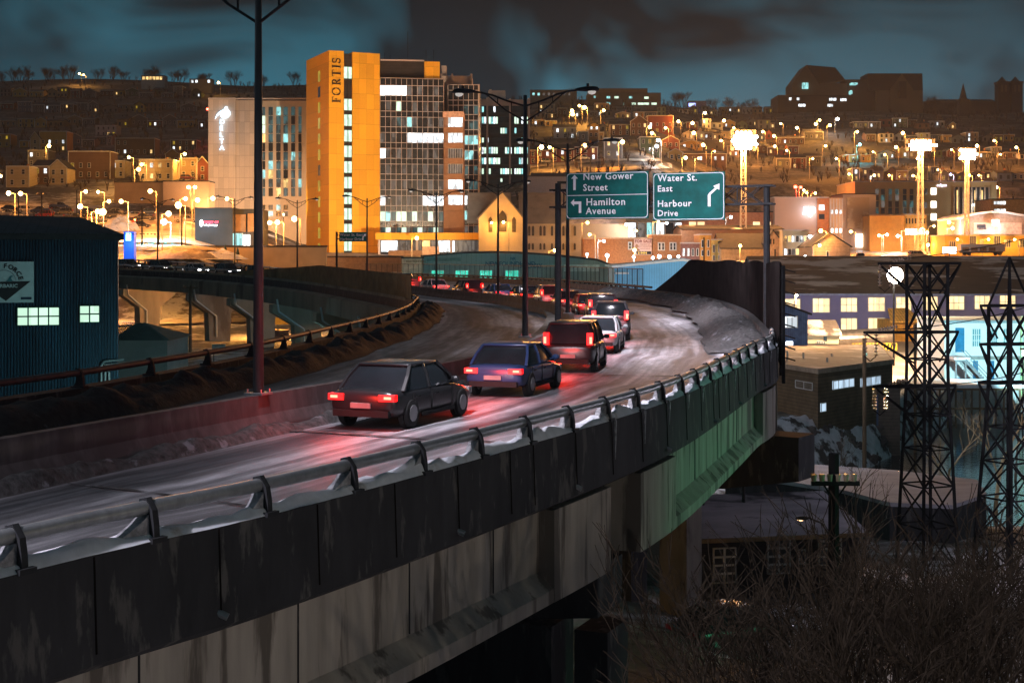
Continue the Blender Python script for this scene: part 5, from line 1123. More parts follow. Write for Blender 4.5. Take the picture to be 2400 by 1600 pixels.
b = MB(); b.poly([(-.2, -1.5, cn.lz(755)), (cn.W + .4, -1.5, cn.lz(755)), (cn.W - .4, 3.5, cn.lz(727)), (.7, 3.5, cn.lz(727))], (0, 0, .2)); b.build('roof', mat('orange_ribbed', (.75, .4, .08), panel=(.4, 0, .2)), cn.r)
q = simple('blue_annex', 'small blue ribbed annex with gabled roof against the black screen', 'shed', 1760, 1893, 735, 815, 150, mat('annex_blue', (.1, .2, .42), panel=(.22, 0, .15)), 9, roof='gable_front', apex=(1800, 702))
q.win(W_WHITE, 1832, 1868, 742, 767, mull=2, frame=.08); q.win(W_BR, 1842, 1858, 800, 811)
q = simple('brick_shed', 'small cream brick shed with snowy hipped roof beside steel tank', 'shed', 1890, 1966, 785, 822, 172, M_CREAM, 6, roof='gable_side', apex=757, rm=mat('shed_felt', (.09, .07, .06), col2=(.6, .5, .45), thr=.5, bscale=.25))
q.win(M_DARKGL, 1930, 1938, 788, 800); q.win(M_DARKGL, 1915, 1933, 800, 815, mull=4, frame=.04)
tk = empty('steel_tank', P(1968, 795, 185), 0, 'horizontal shiny steel tank lying in the yard', 'tank'); MB().cone((0, 1.2, 0), (7.2, 1.2, .3), 1.15, 1.15, 20).build('shell', mat('shiny_steel', (.6, .5, .42), metal=.8, rough=.3), tk); MB().cone((-.06, 1.2, 0), (0, 1.2, 0), 1.18, 1.18, 20).build('end_cap', M_DKSTEEL, tk)
b = MB(); b.box(1, 1.5, .4, 2, -2.2, -.8); b.box(5.4, 5.9, .4, 2, -2.2, -.6); b.build('support', M_CONC, tk)
bq = empty('striped_barrier', P(1998, 815, 172), 0, 'yellow and black striped barrier in front of the steel tank', 'barrier')
b = MB(); b.m = 0; b.box(0, 5.4, 0, .3, -.3, .55); b.m = 1
for i in range(13): b.poly([(i * .41, -.02, -.28), (i * .41 + .2, -.02, -.28), (i * .41 + .38, -.02, .53), (i * .41 + .18, -.02, .53)], (0, .015, 0))
b.build('barrier_board', [mat('safety_yellow', (.6, .4, .03)), M_BK], bq)
# --- brown flat-roofed building by the river ---
br = empty('flat_roofed_building', (0, 0, 0), 0, 'brown clad flat-roofed building above the rocky river bank', 'building')
zt = CZ - (866 - HY) / F * 119
A = P(1790, 0, 127); B_ = P(1917, 0, 117.5); C_ = P(2092, 0, 128.5); D_ = P(2060, 0, 150); E_ = P(1800, 0, 152)
pts = [Vector((p.x, p.y, 0)) for p in (A, B_, C_, D_, E_)]
MB().poly(pts, (0, 0, zt)).build('wall', mat('brown_shingle', (.13, .095, .055), var=.25, scale=1, panel=(0, .3, .16)), br)
cen = sum(pts, Vector()) / 5; b = MB(); b.poly([cen + (p - cen) * 1.02 + Vector((0, 0, zt + .003)) for p in pts], (0, 0, .14)); b.build('roof', mat('gravel_roof', (.13, .1, .09), var=.3, col2=(.3, .26, .25), thr=.58, bscale=.3), br)
b = MB()
for a, e_ in zip(pts, pts[1:] + pts[:1]): b.beam(cen + (a - cen) * 1.02 + Vector((0, 0, zt)), cen + (e_ - cen) * 1.02 + Vector((0, 0, zt)), .12, .42)
b.build('parapet_trim', mat('tan_trim', (.34, .27, .2)), br)
def wallwin(a, e_, t0, t1, py0, py1, m, mull, name='window'):
    p0 = a.lerp(e_, t0); p1 = a.lerp(e_, t1); n_ = Vector(((e_ - a).y, -(e_ - a).x, 0)).normalized() * .1; d = (p0.y + p1.y) / 2
    z1 = CZ - (py0 - HY) / F * d; z0 = CZ - (py1 - HY) / F * d; o = MB().poly([p0 + n_ * -1 + Vector((0, 0, z0)), p1 + n_ * -1 + Vector((0, 0, z0)), p1 + n_ * -1 + Vector((0, 0, z1)), p0 + n_ * -1 + Vector((0, 0, z1))], n_ * 1.6).build(name, m, br)
    b = MB(); f = n_ * .9
    for k in range(mull + 2): q = p0.lerp(p1, k / (mull + 1)) + f; b.beam(q + Vector((0, 0, z0)), q + Vector((0, 0, z1)), .06)
    for z_ in (z0, z1): b.beam(p0 + f + Vector((0, 0, z_)), p1 + f + Vector((0, 0, z_)), .06)
    b.build('frame', M_TRIM, o)
BWIN = litwin('blue_white_window', (.6, .8, 1), .75, .55, .8)
wallwin(pts[1], pts[2], .18, .45, 889, 909, BWIN, 3); wallwin(pts[1], pts[2], .545, .815, 883, 903, BWIN, 3); wallwin(pts[0], pts[1], .62, .92, 894, 911, mat('vent_louvre', (.2, .17, .13), panel=(0, .12, .4)), 1, 'louvre'); wallwin(pts[1], pts[2], .03, .09, 944, 964, BWIN, 0)
b = MB()
for px, py0, py1, d in ((1845, 822, 872, 128), (1883, 826, 868, 130), (1949, 828, 860, 133), (1939, 838, 866, 126)): q = P(px, py1, d); b.cone(q, q + Vector((0, 0, (py1 - py0) * d / F)), .09, .09, 8)
b.build('roof_vent', M_STEEL, br); b = MB(); q = P(1918, 857, 130); b.ball(q, 1, .6, .45); b.build('roof_cowl', M_DKSTEEL, br)
q = simple('dark_blue_hut', 'low grey hut right of the brown flat-roofed building', 'hut', 2024, 2110, 910, 990, 126, mat('dark_shingle', (.09, .075, .06), panel=(0, .3, .16)), 5); q.part('blue_door', mat('slate_blue', (.05, .08, .14)), .1, 1.3, -.05, .1, -1, q.lz(925))
# --- white house beside the river ---
wh = simple('white_brick_house', 'white painted house with blue door and stairs lit cyan by the river', 'house', 2213, 2470, 757, 925, 150, mat('white_masonry', (.72, .74, .74), var=.08, scale=.8), 10, rm=mat('house_roof_trim', (.3, .36, .38)))
M_HB = mat('house_blue', (.02, .16, .3)); wh.win(M_HB, 2239, 2260, 768, 825, name='door'); wh.win(M_HB, 2241, 2259, 885, 918, name='lower_door')
for a in (2279, 2318, 2352): wh.win(mat('house_glass', (.1, .3, .34), rough=.2), a, a + 18, 771, 811, mull=3, bars=2, frame=.06)
wh.win(M_HB, 2280, 2292, 845, 905); wh.win(M_HB, 2316, 2330, 845, 905)
wh.pbox('string_course', mat('mossy_stone', (.25, .26, .24)), 2255, 2400, 834, 842, -.4, 0)
b = MB(); x0, x1 = wh.lx(2238), wh.lx(2300); z1, z0 = wh.lz(838), wh.lz(905); n_ = 14
for k in range(n_): t = k / n_; x = x0 + (x1 - x0) * t; b.box(x, x + .35, -3.4, -2.0, z1 + (z0 - z1) * t - .08, z1 + (z0 - z1) * t)
for y in (-3.4, -2.0): b.beam((x0, y, z1), (x1, y, z0), .12, .3); b.beam((x0, y, z1 + 1), (x1, y, z0 + 1), .06)
b.box(wh.lx(2214), x0, -3.6, 0, z1 - .2, z1)
for x in (wh.lx(2216), x0): b.beam((x, -3.5, z0 - 1), (x, -3.5, z1), .16)
b.build('outside_stair', mat('stair_timber', (.16, .17, .18)), wh.r)
b = MB(); b.box(wh.lx(2214), wh.lx(2250), -3.4, -.5, z1 + .0, z1 + .25); b.build('stair_snow', M_SNOW, wh.r)
b = MB()
for x in (wh.lx(2378), wh.lx(2385)): b.beam((x, -2, wh.lz(925)), (x, -2, wh.lz(745)), .12)
for k in range(10): z_ = wh.lz(920) + k * .9; b.beam((wh.lx(2378), -2, z_), (wh.lx(2385), -2, z_), .08)
tag(b.build('access_ladder', mat('ladder_green', (.5, .7, .35)), None), 'pale green vertical ladder beside the white house', 'ladder').location = wh.o
qz = ground(*(P(2240, 0, 143).xy)); st = Bld('snowy_terrace', 'snow-capped timber terrace on posts in front of the white house', 'terrace', 2140, 2420, 140, 905, 0, 5)
st.part('snow', M_SNOW, 0, st.W, -1, 6, -.1, .25); b = MB()
for k in range(16): x = st.W * k / 15; b.beam((x, -.9, -4), (x, -.9, -.1), .15)
b.box(0, st.W, -1, 6, -.3, -.1); b.box(0, st.W, -.95, -.85, -2.2, -2.0); b.build('timber_posts', M_WOOD, st.r)
# --- low buildings under the viaduct ---
sr = empty('snow_covered_roof_building', (0, 0, 0), 0, 'low dark building with broad snow-covered flat roof behind the pylons', 'building')
def zp(px, py, z): d = (CZ - z) * F / (py - HY); return P(px, py, d)
pts = [zp(1720, 1130, 1.5), zp(1830, 1132, 1.5), zp(1975, 1152, 1.5), zp(2090, 1167, 1.5), zp(2070 + 0, 1185, 1.5), zp(2232, 1182, 1.5), zp(2310, 1158, 1.5), zp(2290, 1128, 1.5), zp(2100, 1105, 1.5), zp(1830, 1086, 1.5), zp(1700, 1080, 1.5)]
pts = [zp(1700, 1122, 1.5), zp(1830, 1128, 1.5), zp(1975, 1150, 1.5), zp(2085, 1180, 1.5), zp(2232, 1186, 1.5), zp(2312, 1158, 1.5), zp(2290, 1126, 1.5), zp(2100, 1104, 1.5), zp(1830, 1085, 1.5), zp(1700, 1080, 1.5)]
MB().poly([p + Vector((0, 0, -3.4)) for p in pts], (0, 0, 3.25)).build('wall', M_CONCD, sr)
b = MB(); b.poly([p + Vector((0, 0, -.146)) for p in pts], (0, 0, .22)); b.build('snow_roof', mat('roof_snow', (.38, .36, .4), var=.25, scale=.35, stretch=(.5, 1.5, 1), bump=.5), sr)
hs = Bld('dark_cottage', 'dark low house with paned windows and snowy roof under the viaduct', 'house', 1600, 2010, 58.5, 1400, 11, 9, zb=.3)
He = hs.lz(1262); MC = mat('cottage_siding', (.028, .026, .028), var=.3, panel=(0, .16, .2)); hs.part('wall', MC, 0, hs.W, 0, 8, -1, He)
b = MB(); b.poly([(-.4, -.4, He), (-.4, 4.5, He + 1.0), (-.4, 8.6, He + .2), (-.4, 8.6, He), ], (hs.W + .8, 0, 0)); b.build('roof', mat('cottage_roof_snow', (.5, .46, .5), var=.4, scale=.5, stretch=(.5, 1.4, 1), bump=.6, col2=(.05, .05, .055), thr=.6, bscale=.25), hs.r)
b = MB(); b.box(-.4, hs.W + .4, -.52, -.4, He - .12, He + .05); b.build('gutter', mat('wet_gutter', (.3, .2, .1), rough=.15), hs.r)
b = MB(); b.box(hs.lx(1690), hs.lx(1690) + .3, 3, 3.3, He + .8, He + 1.3); b.cone((hs.lx(1812), 3.5, He + .5), (hs.lx(1812), 3.5, He + 1.5), .08, .08, 8); b.build('roof_vent', M_DKSTEEL, hs.r)
for a, y0, y1 in ((1672, 1284, 1362), (1799, 1264, 1340), (1919, 1248, 1320)): hs.win(mat('cottage_glass', (.05, .055, .06), rough=.15), a, a + 49, y0, y1, mull=1, bars=3, frame=.04)
hs.win(M_DARKGL, 1872, 1885, 1288, 1318, frame=.03); hs.pbox('plinth', mat('plinth_grey', (.08, .08, .085)), 1655, 2000, 1395, 1425, -.1, 0)
# curved-neck lamp over the cottage
cl = empty('hooked_lamp', P(1945, 1420, 52), 0, 'small hooked lamp bracket in front of the cottage roof', 'lamp')
s_ = 52 / F; b = MB(); b.tube([(8 * s_, 0, 0), (8 * s_, 0, 120 * s_), (0, 0, 165 * s_), (-20 * s_, 0, 195 * s_), (-52 * s_, 0, 208 * s_)], .035); b.build('bracket', M_DKSTEEL, cl); b = MB(); b.ball((-65 * s_, 0, 206 * s_), .26, .14, .08); b.build('lamp_head', M_DKSTEEL, cl)
b = MB(); b.ball((-68 * s_, 0, 203 * s_), .14, .1, .05); b.build('bulb', emit('hooked_bulb', (1, .6, .3), 3), cl); lamp('lamp_light', (-68 * s_, .1, 198 * s_), 14, (1, .55, .25), cl, .08)
# parked cars near the bridge foot
M_CARC = make_car('sedan', 'black', None); M_CARC.location = P(1720, 1480, 50); M_CARC.location.z = ground(*M_CARC.location.xy) + .05; M_CARC.rotation_euler = (0, 0, .5); tag(M_CARC, 'dark parked car with snow on it in front of the cottage', 'car')
vn = make_car('suv', 'white', None, 'van'); p_ = zp(1935, 846, 2.6); vn.location = p_; vn.location.z = ground(p_.x, p_.y); vn.rotation_euler = (0, 0, -.35); vn.scale = (1.15, 1.15, 1.15); tag(vn, 'pale silver van parked behind the brown flat-roofed building', 'van')
# ---------------- hillside houses ----------------
HPAL = [('grey', (.16, .16, .16)), ('cream', (.5, .42, .27)), ('maroon', (.2, .06, .04)), ('green', (.1, .15, .09)), ('blue-grey', (.12, .16, .2)), ('tan', (.34, .25, .15)), ('white', (.55, .55, .53)), ('brown', (.15, .09, .06)), ('ochre', (.5, .33, .1))]
HM = {n: mat('clapboard_' + n, c, var=.12, scale=.5, panel=(0, .45, .2)) for n, c in HPAL}
HW = [W_WARM, W_WHITE, W_YEL]
def hhouse(px0, px1, pyt, pyb, col, style, label, group, lit=.2, d=None, dep=9, nw=None, trim=True, rs=0):
    R_ = random.Random(int(px0 * 13 + pyb * 7 + rs)); d = d or hit((px0 + px1) / 2, pyb, 240); s = d / F
    o = P(px0, pyb, d); W_ = (px1 - px0) * s; H = (pyb - pyt) * s
    r = empty('hillside_house', o, 0, label, 'house', group); b = MB(); m = HM[col]; dn = -7
    if style == 'front':
        eh = H * .68; b.poly([(0, 0, dn), (W_, 0, dn), (W_, 0, eh), (W_ / 2, 0, H), (0, 0, eh)], (0, dep, 0)); b.build('wall', m, r); b = MB()
        for x0, x1, z0, z1 in ((-.35, W_ / 2, eh - .2, H + .05), (W_ / 2, W_ + .35, H + .05, eh - .2)): b.poly([(x0, -.3, z0), (x1, -.3, z1), (x1, -.3, z1 + .28), (x0, -.3, z0 + .28)], (0, dep + .6, 0))
        b.build('roof', M_ROOFD, r)
    elif style == 'side':
        eh = H * .72; b.box(0, W_, 0, dep, dn, eh); b.poly([(0, 0, eh), (0, dep, eh), (0, dep / 2, H)], (W_, 0, 0)); b.build('wall', m, r); b = MB()
        b.poly([(-.3, -.4, eh - .05), (-.3, dep / 2, H), (-.3, dep / 2, H + .25), (-.3, -.4, eh + .2)], (W_ + .6, 0, 0)); b.poly([(-.3, dep + .4, eh - .05), (-.3, dep / 2, H), (-.3, dep / 2, H + .25), (-.3, dep + .4, eh + .2)], (W_ + .6, 0, 0)); b.build('roof', M_ROOFD, r)
    else:
        eh = H; b.box(0, W_, 0, dep, dn, H); b.build('wall', m, r); b = MB(); b.box(-.15, W_ + .15, -.2, dep, H + .003, H + .3); b.build('roof', M_TRIM if trim else M_ROOFD, r)
    if trim:
        b = MB()
        for x in (0, W_): MB().box(x - .12, x + .12, -.07, .1, dn + 5, eh).build('corner_trim', M_TRIM, r)
        if style == 'front': b.beam((-.35, -.36, eh - .05), (W_ / 2, -.36, H + .15), .1, .22); b.beam((W_ / 2, -.36, H + .15), (W_ + .35, -.36, eh - .05), .1, .22)
        if style == 'side': b.box(-.3, W_ + .3, -.46, -.4, eh - .05, eh + .22)
        if b.v: b.build('eaves_trim', M_TRIM, r)
    fl = max(1, round(eh / 3.)); nx = nw or max(1, round(W_ / 2.8)); wmax = 0
    for j in range(fl):
        for i in range(nx):
            if wmax >= 8: break
            wmax += 1
            x = W_ * (i + .5) / nx; z = eh * (j + .52) / fl; hw, hh = .42, .7; q = MB(); q.m = 0; q.box(x - hw - .12, x + hw + .12, -.06, .05, z - hh - .12, z + hh + .12); q.m = 1; q.box(x - hw, x + hw, -.1, -.062, z - hh, z + hh); q.m = 0; q.box(x - hw, x + hw, -.12, -.102, z - .04, z + .04)
            q.build('window', [M_TRIM if trim else M_DKSTEEL, (HW[R_.randrange(3)] if R_.random() < lit else M_DARKGL)], r)
    if R_.random() < .35: x = W_ * .7; MB().box(x, x + .7, dep * .45, dep * .45 + .7, H - 1.5, H + 1.1).build('chimney', M_BRICK, r)
    return r
EXP = [(71, 93, 310, 357, 'cream', 'front', 'small yellow-lit gabled cottage on the left hillside beside the wide blank house'), (93, 156, 309, 356, 'ochre', 'flat', 'wide ochre house behind the lone hillside lamp'), (-8, 24, 315, 346, 'ochre', 'flat', 'yellow house half cut by the left frame edge'),
    (46, 67, 331, 346, 'ochre', 'flat', 'tiny ochre house below the yellow-lit gable'), (66, 112, 353, 392, 'grey', 'flat', 'grey flat-roofed house behind the cream gable house'), (78, 116, 374, 433, 'brown', 'side', 'dark side wing of the cream gable house'), (115, 156, 375, 434, 'cream', 'front', 'tall cream gabled house with one small attic window'),
    (15, 68, 391, 440, 'cream', 'flat', 'beige flat-roofed house low on the left hillside'), (215, 233, 356, 374, 'white', 'flat', 'small pale house above the brown hillside block'), (160, 258, 356, 420, 'brown', 'flat', 'large dark brown block behind the bare lamp poles'), (260, 291, 378, 418, 'cream', 'flat', 'cream flat-roofed house with lit white door'),
    (292, 357, 364, 398, 'tan', 'side', 'tan house just behind the bright lamp on the left hillside'), (326, 404, 375, 426, 'cream', 'flat', 'wide cream house lit by a lamp at its corner'), (400, 460, 329, 354, 'brown', 'flat', 'brown row house with five white-framed windows'), (388, 420, 350, 388, 'brown', 'front', 'brown gabled house left of the lamp by the hotel'),
    (420, 462, 372, 420, 'tan', 'flat', 'tan house behind the tall lamp by the hotel'), (460, 489, 368, 425, 'maroon', 'front', 'dark gabled house with blue lit windows against the hotel'), (270, 362, 325, 366, 'brown', 'flat', 'long dark row house above the tan hillside house'), (225, 272, 295, 320, 'white', 'flat', 'dim pale house with white portal frame'),
    (1298, 1350, 290, 325, 'white', 'side', 'pinkish white gabled house on the slope above the double lamp post'), (1430, 1478, 283, 318, 'brown', 'side', 'long brown house with pale trim in the centre of the slope'), (1478, 1518, 271, 318, 'brown', 'front', 'brown gabled end house with pale eaves on the slope'), (1518, 1578, 272, 312, 'maroon', 'flat', 'tall maroon town house above the double white lamp'),
    (1416, 1458, 325, 372, 'grey', 'flat', 'grey house with pale porch beside the lamp over the sign'), (1500, 1546, 322, 362, 'green', 'flat', 'dark green house behind the white double lamp'), (1552, 1592, 319, 350, 'maroon', 'front', 'dark gabled house right of the white double lamp'), (1566, 1600, 349, 378, 'ochre', 'front', 'ochre gabled bungalow lit from below'), (1600, 1702, 353, 382, 'brown', 'side', 'long low brown terrace with two lamps in front'), (1596, 1646, 329, 350, 'ochre', 'front', 'ochre gabled house behind the long low terrace'),
    (1240, 1292, 341, 385, 'maroon', 'side', 'red row house left of the bright lamp on the slope'), (1292, 1345, 338, 380, 'maroon', 'side', 'red row house behind the bright lamp on the slope'), (1345, 1400, 334, 376, 'maroon', 'side', 'red row house right of the bright lamp on the slope'), (1262, 1300, 245, 268, 'cream', 'flat', 'cream house with four dormer windows by the lamp arm'),
    (1248, 1278, 282, 294, 'ochre', 'flat', 'small ochre house by the lamp arm'), (1278, 1305, 284, 296, 'ochre', 'flat', 'low orange house under the lamp arm'), (1394, 1428, 243, 270, 'ochre', 'flat', 'tall ochre house below the dark school block'),
    (1976, 1988, 364, 378, 'ochre', 'flat', 'tiny ochre house first in the lit trio'), (1990, 2010, 364, 381, 'ochre', 'flat', 'small ochre house in the middle of the lit trio'), (2018, 2041, 364, 381, 'ochre', 'flat', 'small ochre house at the end of the lit trio'), (1885, 1930, 302, 330, 'grey', 'side', 'grey house below the lamps under the museum'), (1820, 1885, 318, 340, 'brown', 'side', 'brown hipped house on the slope below the museum block')]
for i, (a, b_, t_, y_b, col, st_, lab) in enumerate(EXP):
    if 1240 <= a <= 1700 and y_b <= 400: pass
    hhouse(a, b_, t_, y_b, col, st_, lab, None, .25, rs=i)
ROWS = [ # x0,x1,base,w range,h range,lit,row phrase,landmark
    (0, 480, 228, (18, 34), (16, 24), .05, 'top row under the left ridge', 'the hotel'), (2, 470, 262, (22, 40), (18, 28), .06, 'second dark row, left hill', 'the hotel'), (0, 222, 296, (26, 44), (20, 30), .05, 'third dark row, left hill', 'the hotel'), (274, 480, 300, (26, 44), (20, 30), .08, 'short row below the red light', 'the hotel'), (160, 262, 342, (26, 40), (22, 32), .06, 'row above the brown block', 'the hotel'),
    (1256, 1560, 276, (18, 34), (14, 22), .2, 'row under the school block', 'the office tower'), (1380, 1420, 312, (18, 26), (18, 24), .2, 'short row left of the long brown house', 'the office tower'), (1355, 1415, 330, (20, 30), (20, 26), .2, 'row above the red houses', 'the office tower'), (1590, 1810, 268, (16, 30), (12, 20), .2, 'skyline row left of the museum', 'the office tower'), (1580, 1815, 300, (18, 36), (16, 24), .25, 'second row left of the museum', 'the office tower'), (1600, 1810, 328, (18, 36), (16, 24), .22, 'third row left of the museum', 'the office tower'),
    (1705, 1815, 362, (22, 40), (18, 28), .2, 'row directly behind it', 'the great mast'), (1816, 1880, 362, (20, 30), (18, 26), .3, 'row right of the great mast', 'the great mast'), (1820, 1925, 392, (22, 40), (24, 34), .3, 'row above the crimson traffic light', 'the great mast'), (2000, 2240, 300, (20, 36), (14, 22), .15, 'dark row under the gabled museum', 'the great mast'), (2030, 2400, 334, (20, 36), (14, 24), .12, 'dark row behind paired masts', 'the great mast'), (2060, 2400, 370, (22, 38), (16, 26), .15, 'row above the long hotel lamps', 'the great mast'),
    (1998, 2240, 424, (16, 26), (24, 34), .28, 'terrace directly behind the long hotel', 'the great mast'), (2242, 2400, 424, (22, 36), (18, 28), .2, 'terrace behind the long hotel end', 'the great mast')]
for ri, (x0, x1, yb, wr, hr, lit, ph, lm) in enumerate(ROWS):
    x = x0; cells = []; R_ = random.Random(ri + 40); dd = hit((x0 + x1) / 2, yb, 240)
    while x < x1 - 8:
        w_ = R_.uniform(*wr); cells.append((x, min(x + w_, x1), R_.uniform(*hr))); x += w_ + (R_.uniform(2, 12) if R_.random() < .3 else .8)
    if lm == 'the hotel': cells = cells[::-1]
    for i, (a, b_, hh) in enumerate(cells):
        cn_, _ = HPAL[R_.randrange(len(HPAL))]; stl = R_.choice(['front', 'side', 'side', 'flat']); y2 = yb + R_.uniform(-4, 4)
        if lm == 'the hotel' and cn_ in ('white', 'cream'): cn_ = 'grey'
        hhouse(a, b_, y2 - hh, y2, cn_, stl, f"{cn_} {dict(front='gabled', side='pitched', flat='flat-roofed')[stl]} house, {nth(i)} from {lm}, {ph}", 'houses in the ' + ph, lit * (1 if x0 < 500 else 1.5), trim=R_.random() < .65, rs=i)
# --- gabled museum, twin-towered church, school block on the skyline ---
M_ROOMS = mat('museum_stone', (.13, .095, .065), var=.15, scale=.1); M_RROOF = mat('museum_roof', (.045, .032, .03), var=.2, scale=.1)
rm_ = Bld('gabled_museum', 'large museum of two steep gabled blocks on the skyline', 'museum', 1822, 2168, 930, 300, 0, 30)
def mz_(py): return rm_.lz(py)
L_ = rm_.lx
rm_.part('lower_block', mat('museum_dark', (.05, .04, .035), var=.2), 0, L_(2010), -2, 24, -6, mz_(224))
for a, e_, y0 in ((1848, 1854, 230), (1866, 1872, 230), (1942, 1958, 231), (1968, 1982, 232), (1870, 1886, 245), (1938, 1950, 245)): rm_.win(W_WHITE, a, e_, y0, y0 + 6, y=-2.1)
MB().poly([(L_(1859), 2, -4), (L_(1921), 2, -4), (L_(1921), 2, mz_(195)), (L_(1891.5), 2, mz_(152)), (L_(1859), 2, mz_(195))], (0, 24, 0)).build('gable_wall', M_ROOMS, rm_.r)
b = MB(); b.poly([(L_(1891), 1.5, mz_(152)), (L_(1922), 1.5, mz_(195)), (L_(1988), 8, mz_(184)), (L_(1964), 8, mz_(154.5))], (0, 14, 0)); b.build('gable_roof', M_RROOF, rm_.r)
rm_.part('wing', M_ROOMS, L_(1921), L_(1988), 3, 22, -4, mz_(194)); rm_.part('link', M_RROOF, L_(1986), L_(2058), 6, 22, -4, mz_(184))
rm_.win(W_CYAN, 1881, 1895, 194, 208, y=1.9); rm_.win(W_CYAN, 1996, 2010, 194, 198, y=5.8); rm_.win(W_CYAN, 1994, 1998, 212, 220, y=5.8)
rm_.part('wall', M_ROOMS, L_(2057), L_(2166), 3, 26, -4, mz_(210)); MB().poly([(L_(2088), 2, -4), (L_(2142), 2, -4), (L_(2142), 2, mz_(209)), (L_(2116), 2, mz_(172.5)), (L_(2088), 2, mz_(209))], (0, 18, 0)).build('gable_wall', M_ROOMS, rm_.r)
MB().poly([(L_(2036), 3.2, mz_(171)), (L_(2165), 3.2, mz_(171)), (L_(2166), 2.8, mz_(211)), (L_(2040), 2.8, mz_(211))], (0, 20, 0)).build('roof', M_RROOF, rm_.r); rm_.win(M_RROOF, 2108, 2125, 191, 231, y=1.8)
bl_ = Bld('twin_towered_basilica', 'dark twin-towered basilica on the skyline at the right edge', 'church', 2170, 2402, 1000, 290, 0, 30); MD = mat('basilica_stone', (.06, .05, .045), var=.2)
bl_.part('nave', MD, 0, bl_.lx(2340), 6, 26, -5, bl_.lz(236)); MB().poly([(0, 6, bl_.lz(236)), (bl_.lx(2340), 6, bl_.lz(236)), (bl_.lx(2340), 14, bl_.lz(228)), (14, 14, bl_.lz(228))], (0, 5, 0)).build('roof', MD, bl_.r)
for a in (2340, 2371):
    bl_.part('tower', MD, bl_.lx(a), bl_.lx(a + 26), 0, 8, -5, bl_.lz(192)); bl_.part('cornice', MD, bl_.lx(a - 1.5), bl_.lx(a + 27.5), -.5, 8.5, bl_.lz(195), bl_.lz(191)); x = (bl_.lx(a) + bl_.lx(a + 26)) / 2; MB().cone((x, 4, bl_.lz(191)), (x, 4, bl_.lz(178)), 3.6, .1, 8).build('cupola', MD, bl_.r)
    bl_.win(M_ROOMS, a + 6, a + 11, 200, 216); bl_.win(M_ROOMS, a + 15, a + 20, 200, 216)
q = Bld('spired_church', 'dark church with slender spire left of the twin towers', 'church', 2250, 2272, 900, 300, 0, 8); q.part('tower', MD, 0, q.W, 0, 6, -5, q.lz(232)); MB().cone((q.W / 2, 3, q.lz(232)), (q.W / 2, 3, q.lz(194)), 2.6, .08, 6).build('spire', MD, q.r)
sc_ = simple('school_block', 'wide dark flat-roofed school with teal lit windows on the skyline', 'school', 1378, 1549, 219, 262, 800, mat('school_dark', (.05, .055, .055), var=.2), 20)
sc_.pbox('upper_storey', mat('school_upper', (.08, .08, .08)), 1380, 1518, 207, 220, 1, 14)
for a, y0, w_ in ((1392, 225, 4), (1422, 226, 8), (1440, 226, 10), (1474, 226, 8), (1510, 227, 10), (1422, 240, 8), (1480, 241, 10), (1495, 241, 26), (1527, 241, 12), (1461, 241, 2)): sc_.win(W_CYAN if w_ < 9 else W_MINT, a, a + w_, y0, y0 + 5)
q = simple('blue_lit_house', 'small house glowing violet-blue on the skyline left of the museum', 'house', 1613, 1656, 238, 252, 850, mat('violet_wall', (.3, .3, .5)), 8); q.win(emit('violet_glow', (.35, .45, 1), 2), 1614, 1630, 242, 250)
q = simple('apartment_block', 'long pale flats on the skyline behind the lamp arm', 'flats', 1243, 1352, 212, 236, 820, mat('flats_tan', (.3, .24, .18)), 14)
for k in range(8): q.win(W_CYAN if k < 2 else W_DIM, 1248 + k * 12, 1253 + k * 12, 218, 224)
q = simple('lit_bungalow', 'bright lit verandah house on the left skyline', 'house', 331, 386, 178, 190, 950, HM['white'], 8)
for k in range(6): q.win(W_WARM, 334 + k * 8, 340 + k * 8, 180, 187)
q = simple('skyline_house', 'dark house with white portal windows on the left skyline by the bare tree', 'house', 444, 496, 186, 200, 930, HM['grey'], 8)
for a in (448, 458, 487): q.win(W_WHITE, a, a + 5, 188, 194)
# snow banks and grassy slope strips under the mid hill lamps
def hill_strip(name, pts, w, m, kind='structure', label=None, lift=.3):
    b = MB(); ln = []
    for (a, b_), (c_, d_) in zip(pts, pts[1:]):
        for k in range(12): t = k / 12; ln.append((a + (c_ - a) * t, b_ + (d_ - b_) * t))
    for (px, py) in ln:
        d = hit(px, py, 250); p = P(px, py, d)
        for k in range(5): y = d + w * k / 4; x = p.x * y / d; b.v.append((x, y, ground(x, y) + lift))
    for i in range(len(ln) - 1):
        for k in range(4): b.f.append((i * 5 + k, i * 5 + k + 1, (i + 1) * 5 + k + 1, (i + 1) * 5 + k))
    b.mi = [0] * len(b.f); return tag(b.build(name, m, smooth=True), label, kind=kind)
hill_strip('hillside_road', [(1238, 396), (1330, 388), (1420, 379), (1560, 380)], 9, mat('icy_road', (.3, .26, .2), var=.3, scale=.3))
hill_strip('grass_slope', [(1395, 408), (1470, 404)], 16, mat('rough_grass', (.3, .2, .06), var=.4, scale=.6), 'stuff', 'rough orange-lit grass slope behind the green signs', .35)
hill_strip('rocky_snow_slope', [(1470, 402), (1585, 398)], 14, mat('rocky_snow', (.45, .42, .38), var=.3, scale=.4, col2=(.1, .08, .06), thr=.52, bscale=.25), 'stuff', 'rocky snow slope behind the two green signs', .4)
hill_strip('hillside_road', [(270, 415), (330, 420), (388, 432)], 6, mat('icy_road', (1, 1, 1)))
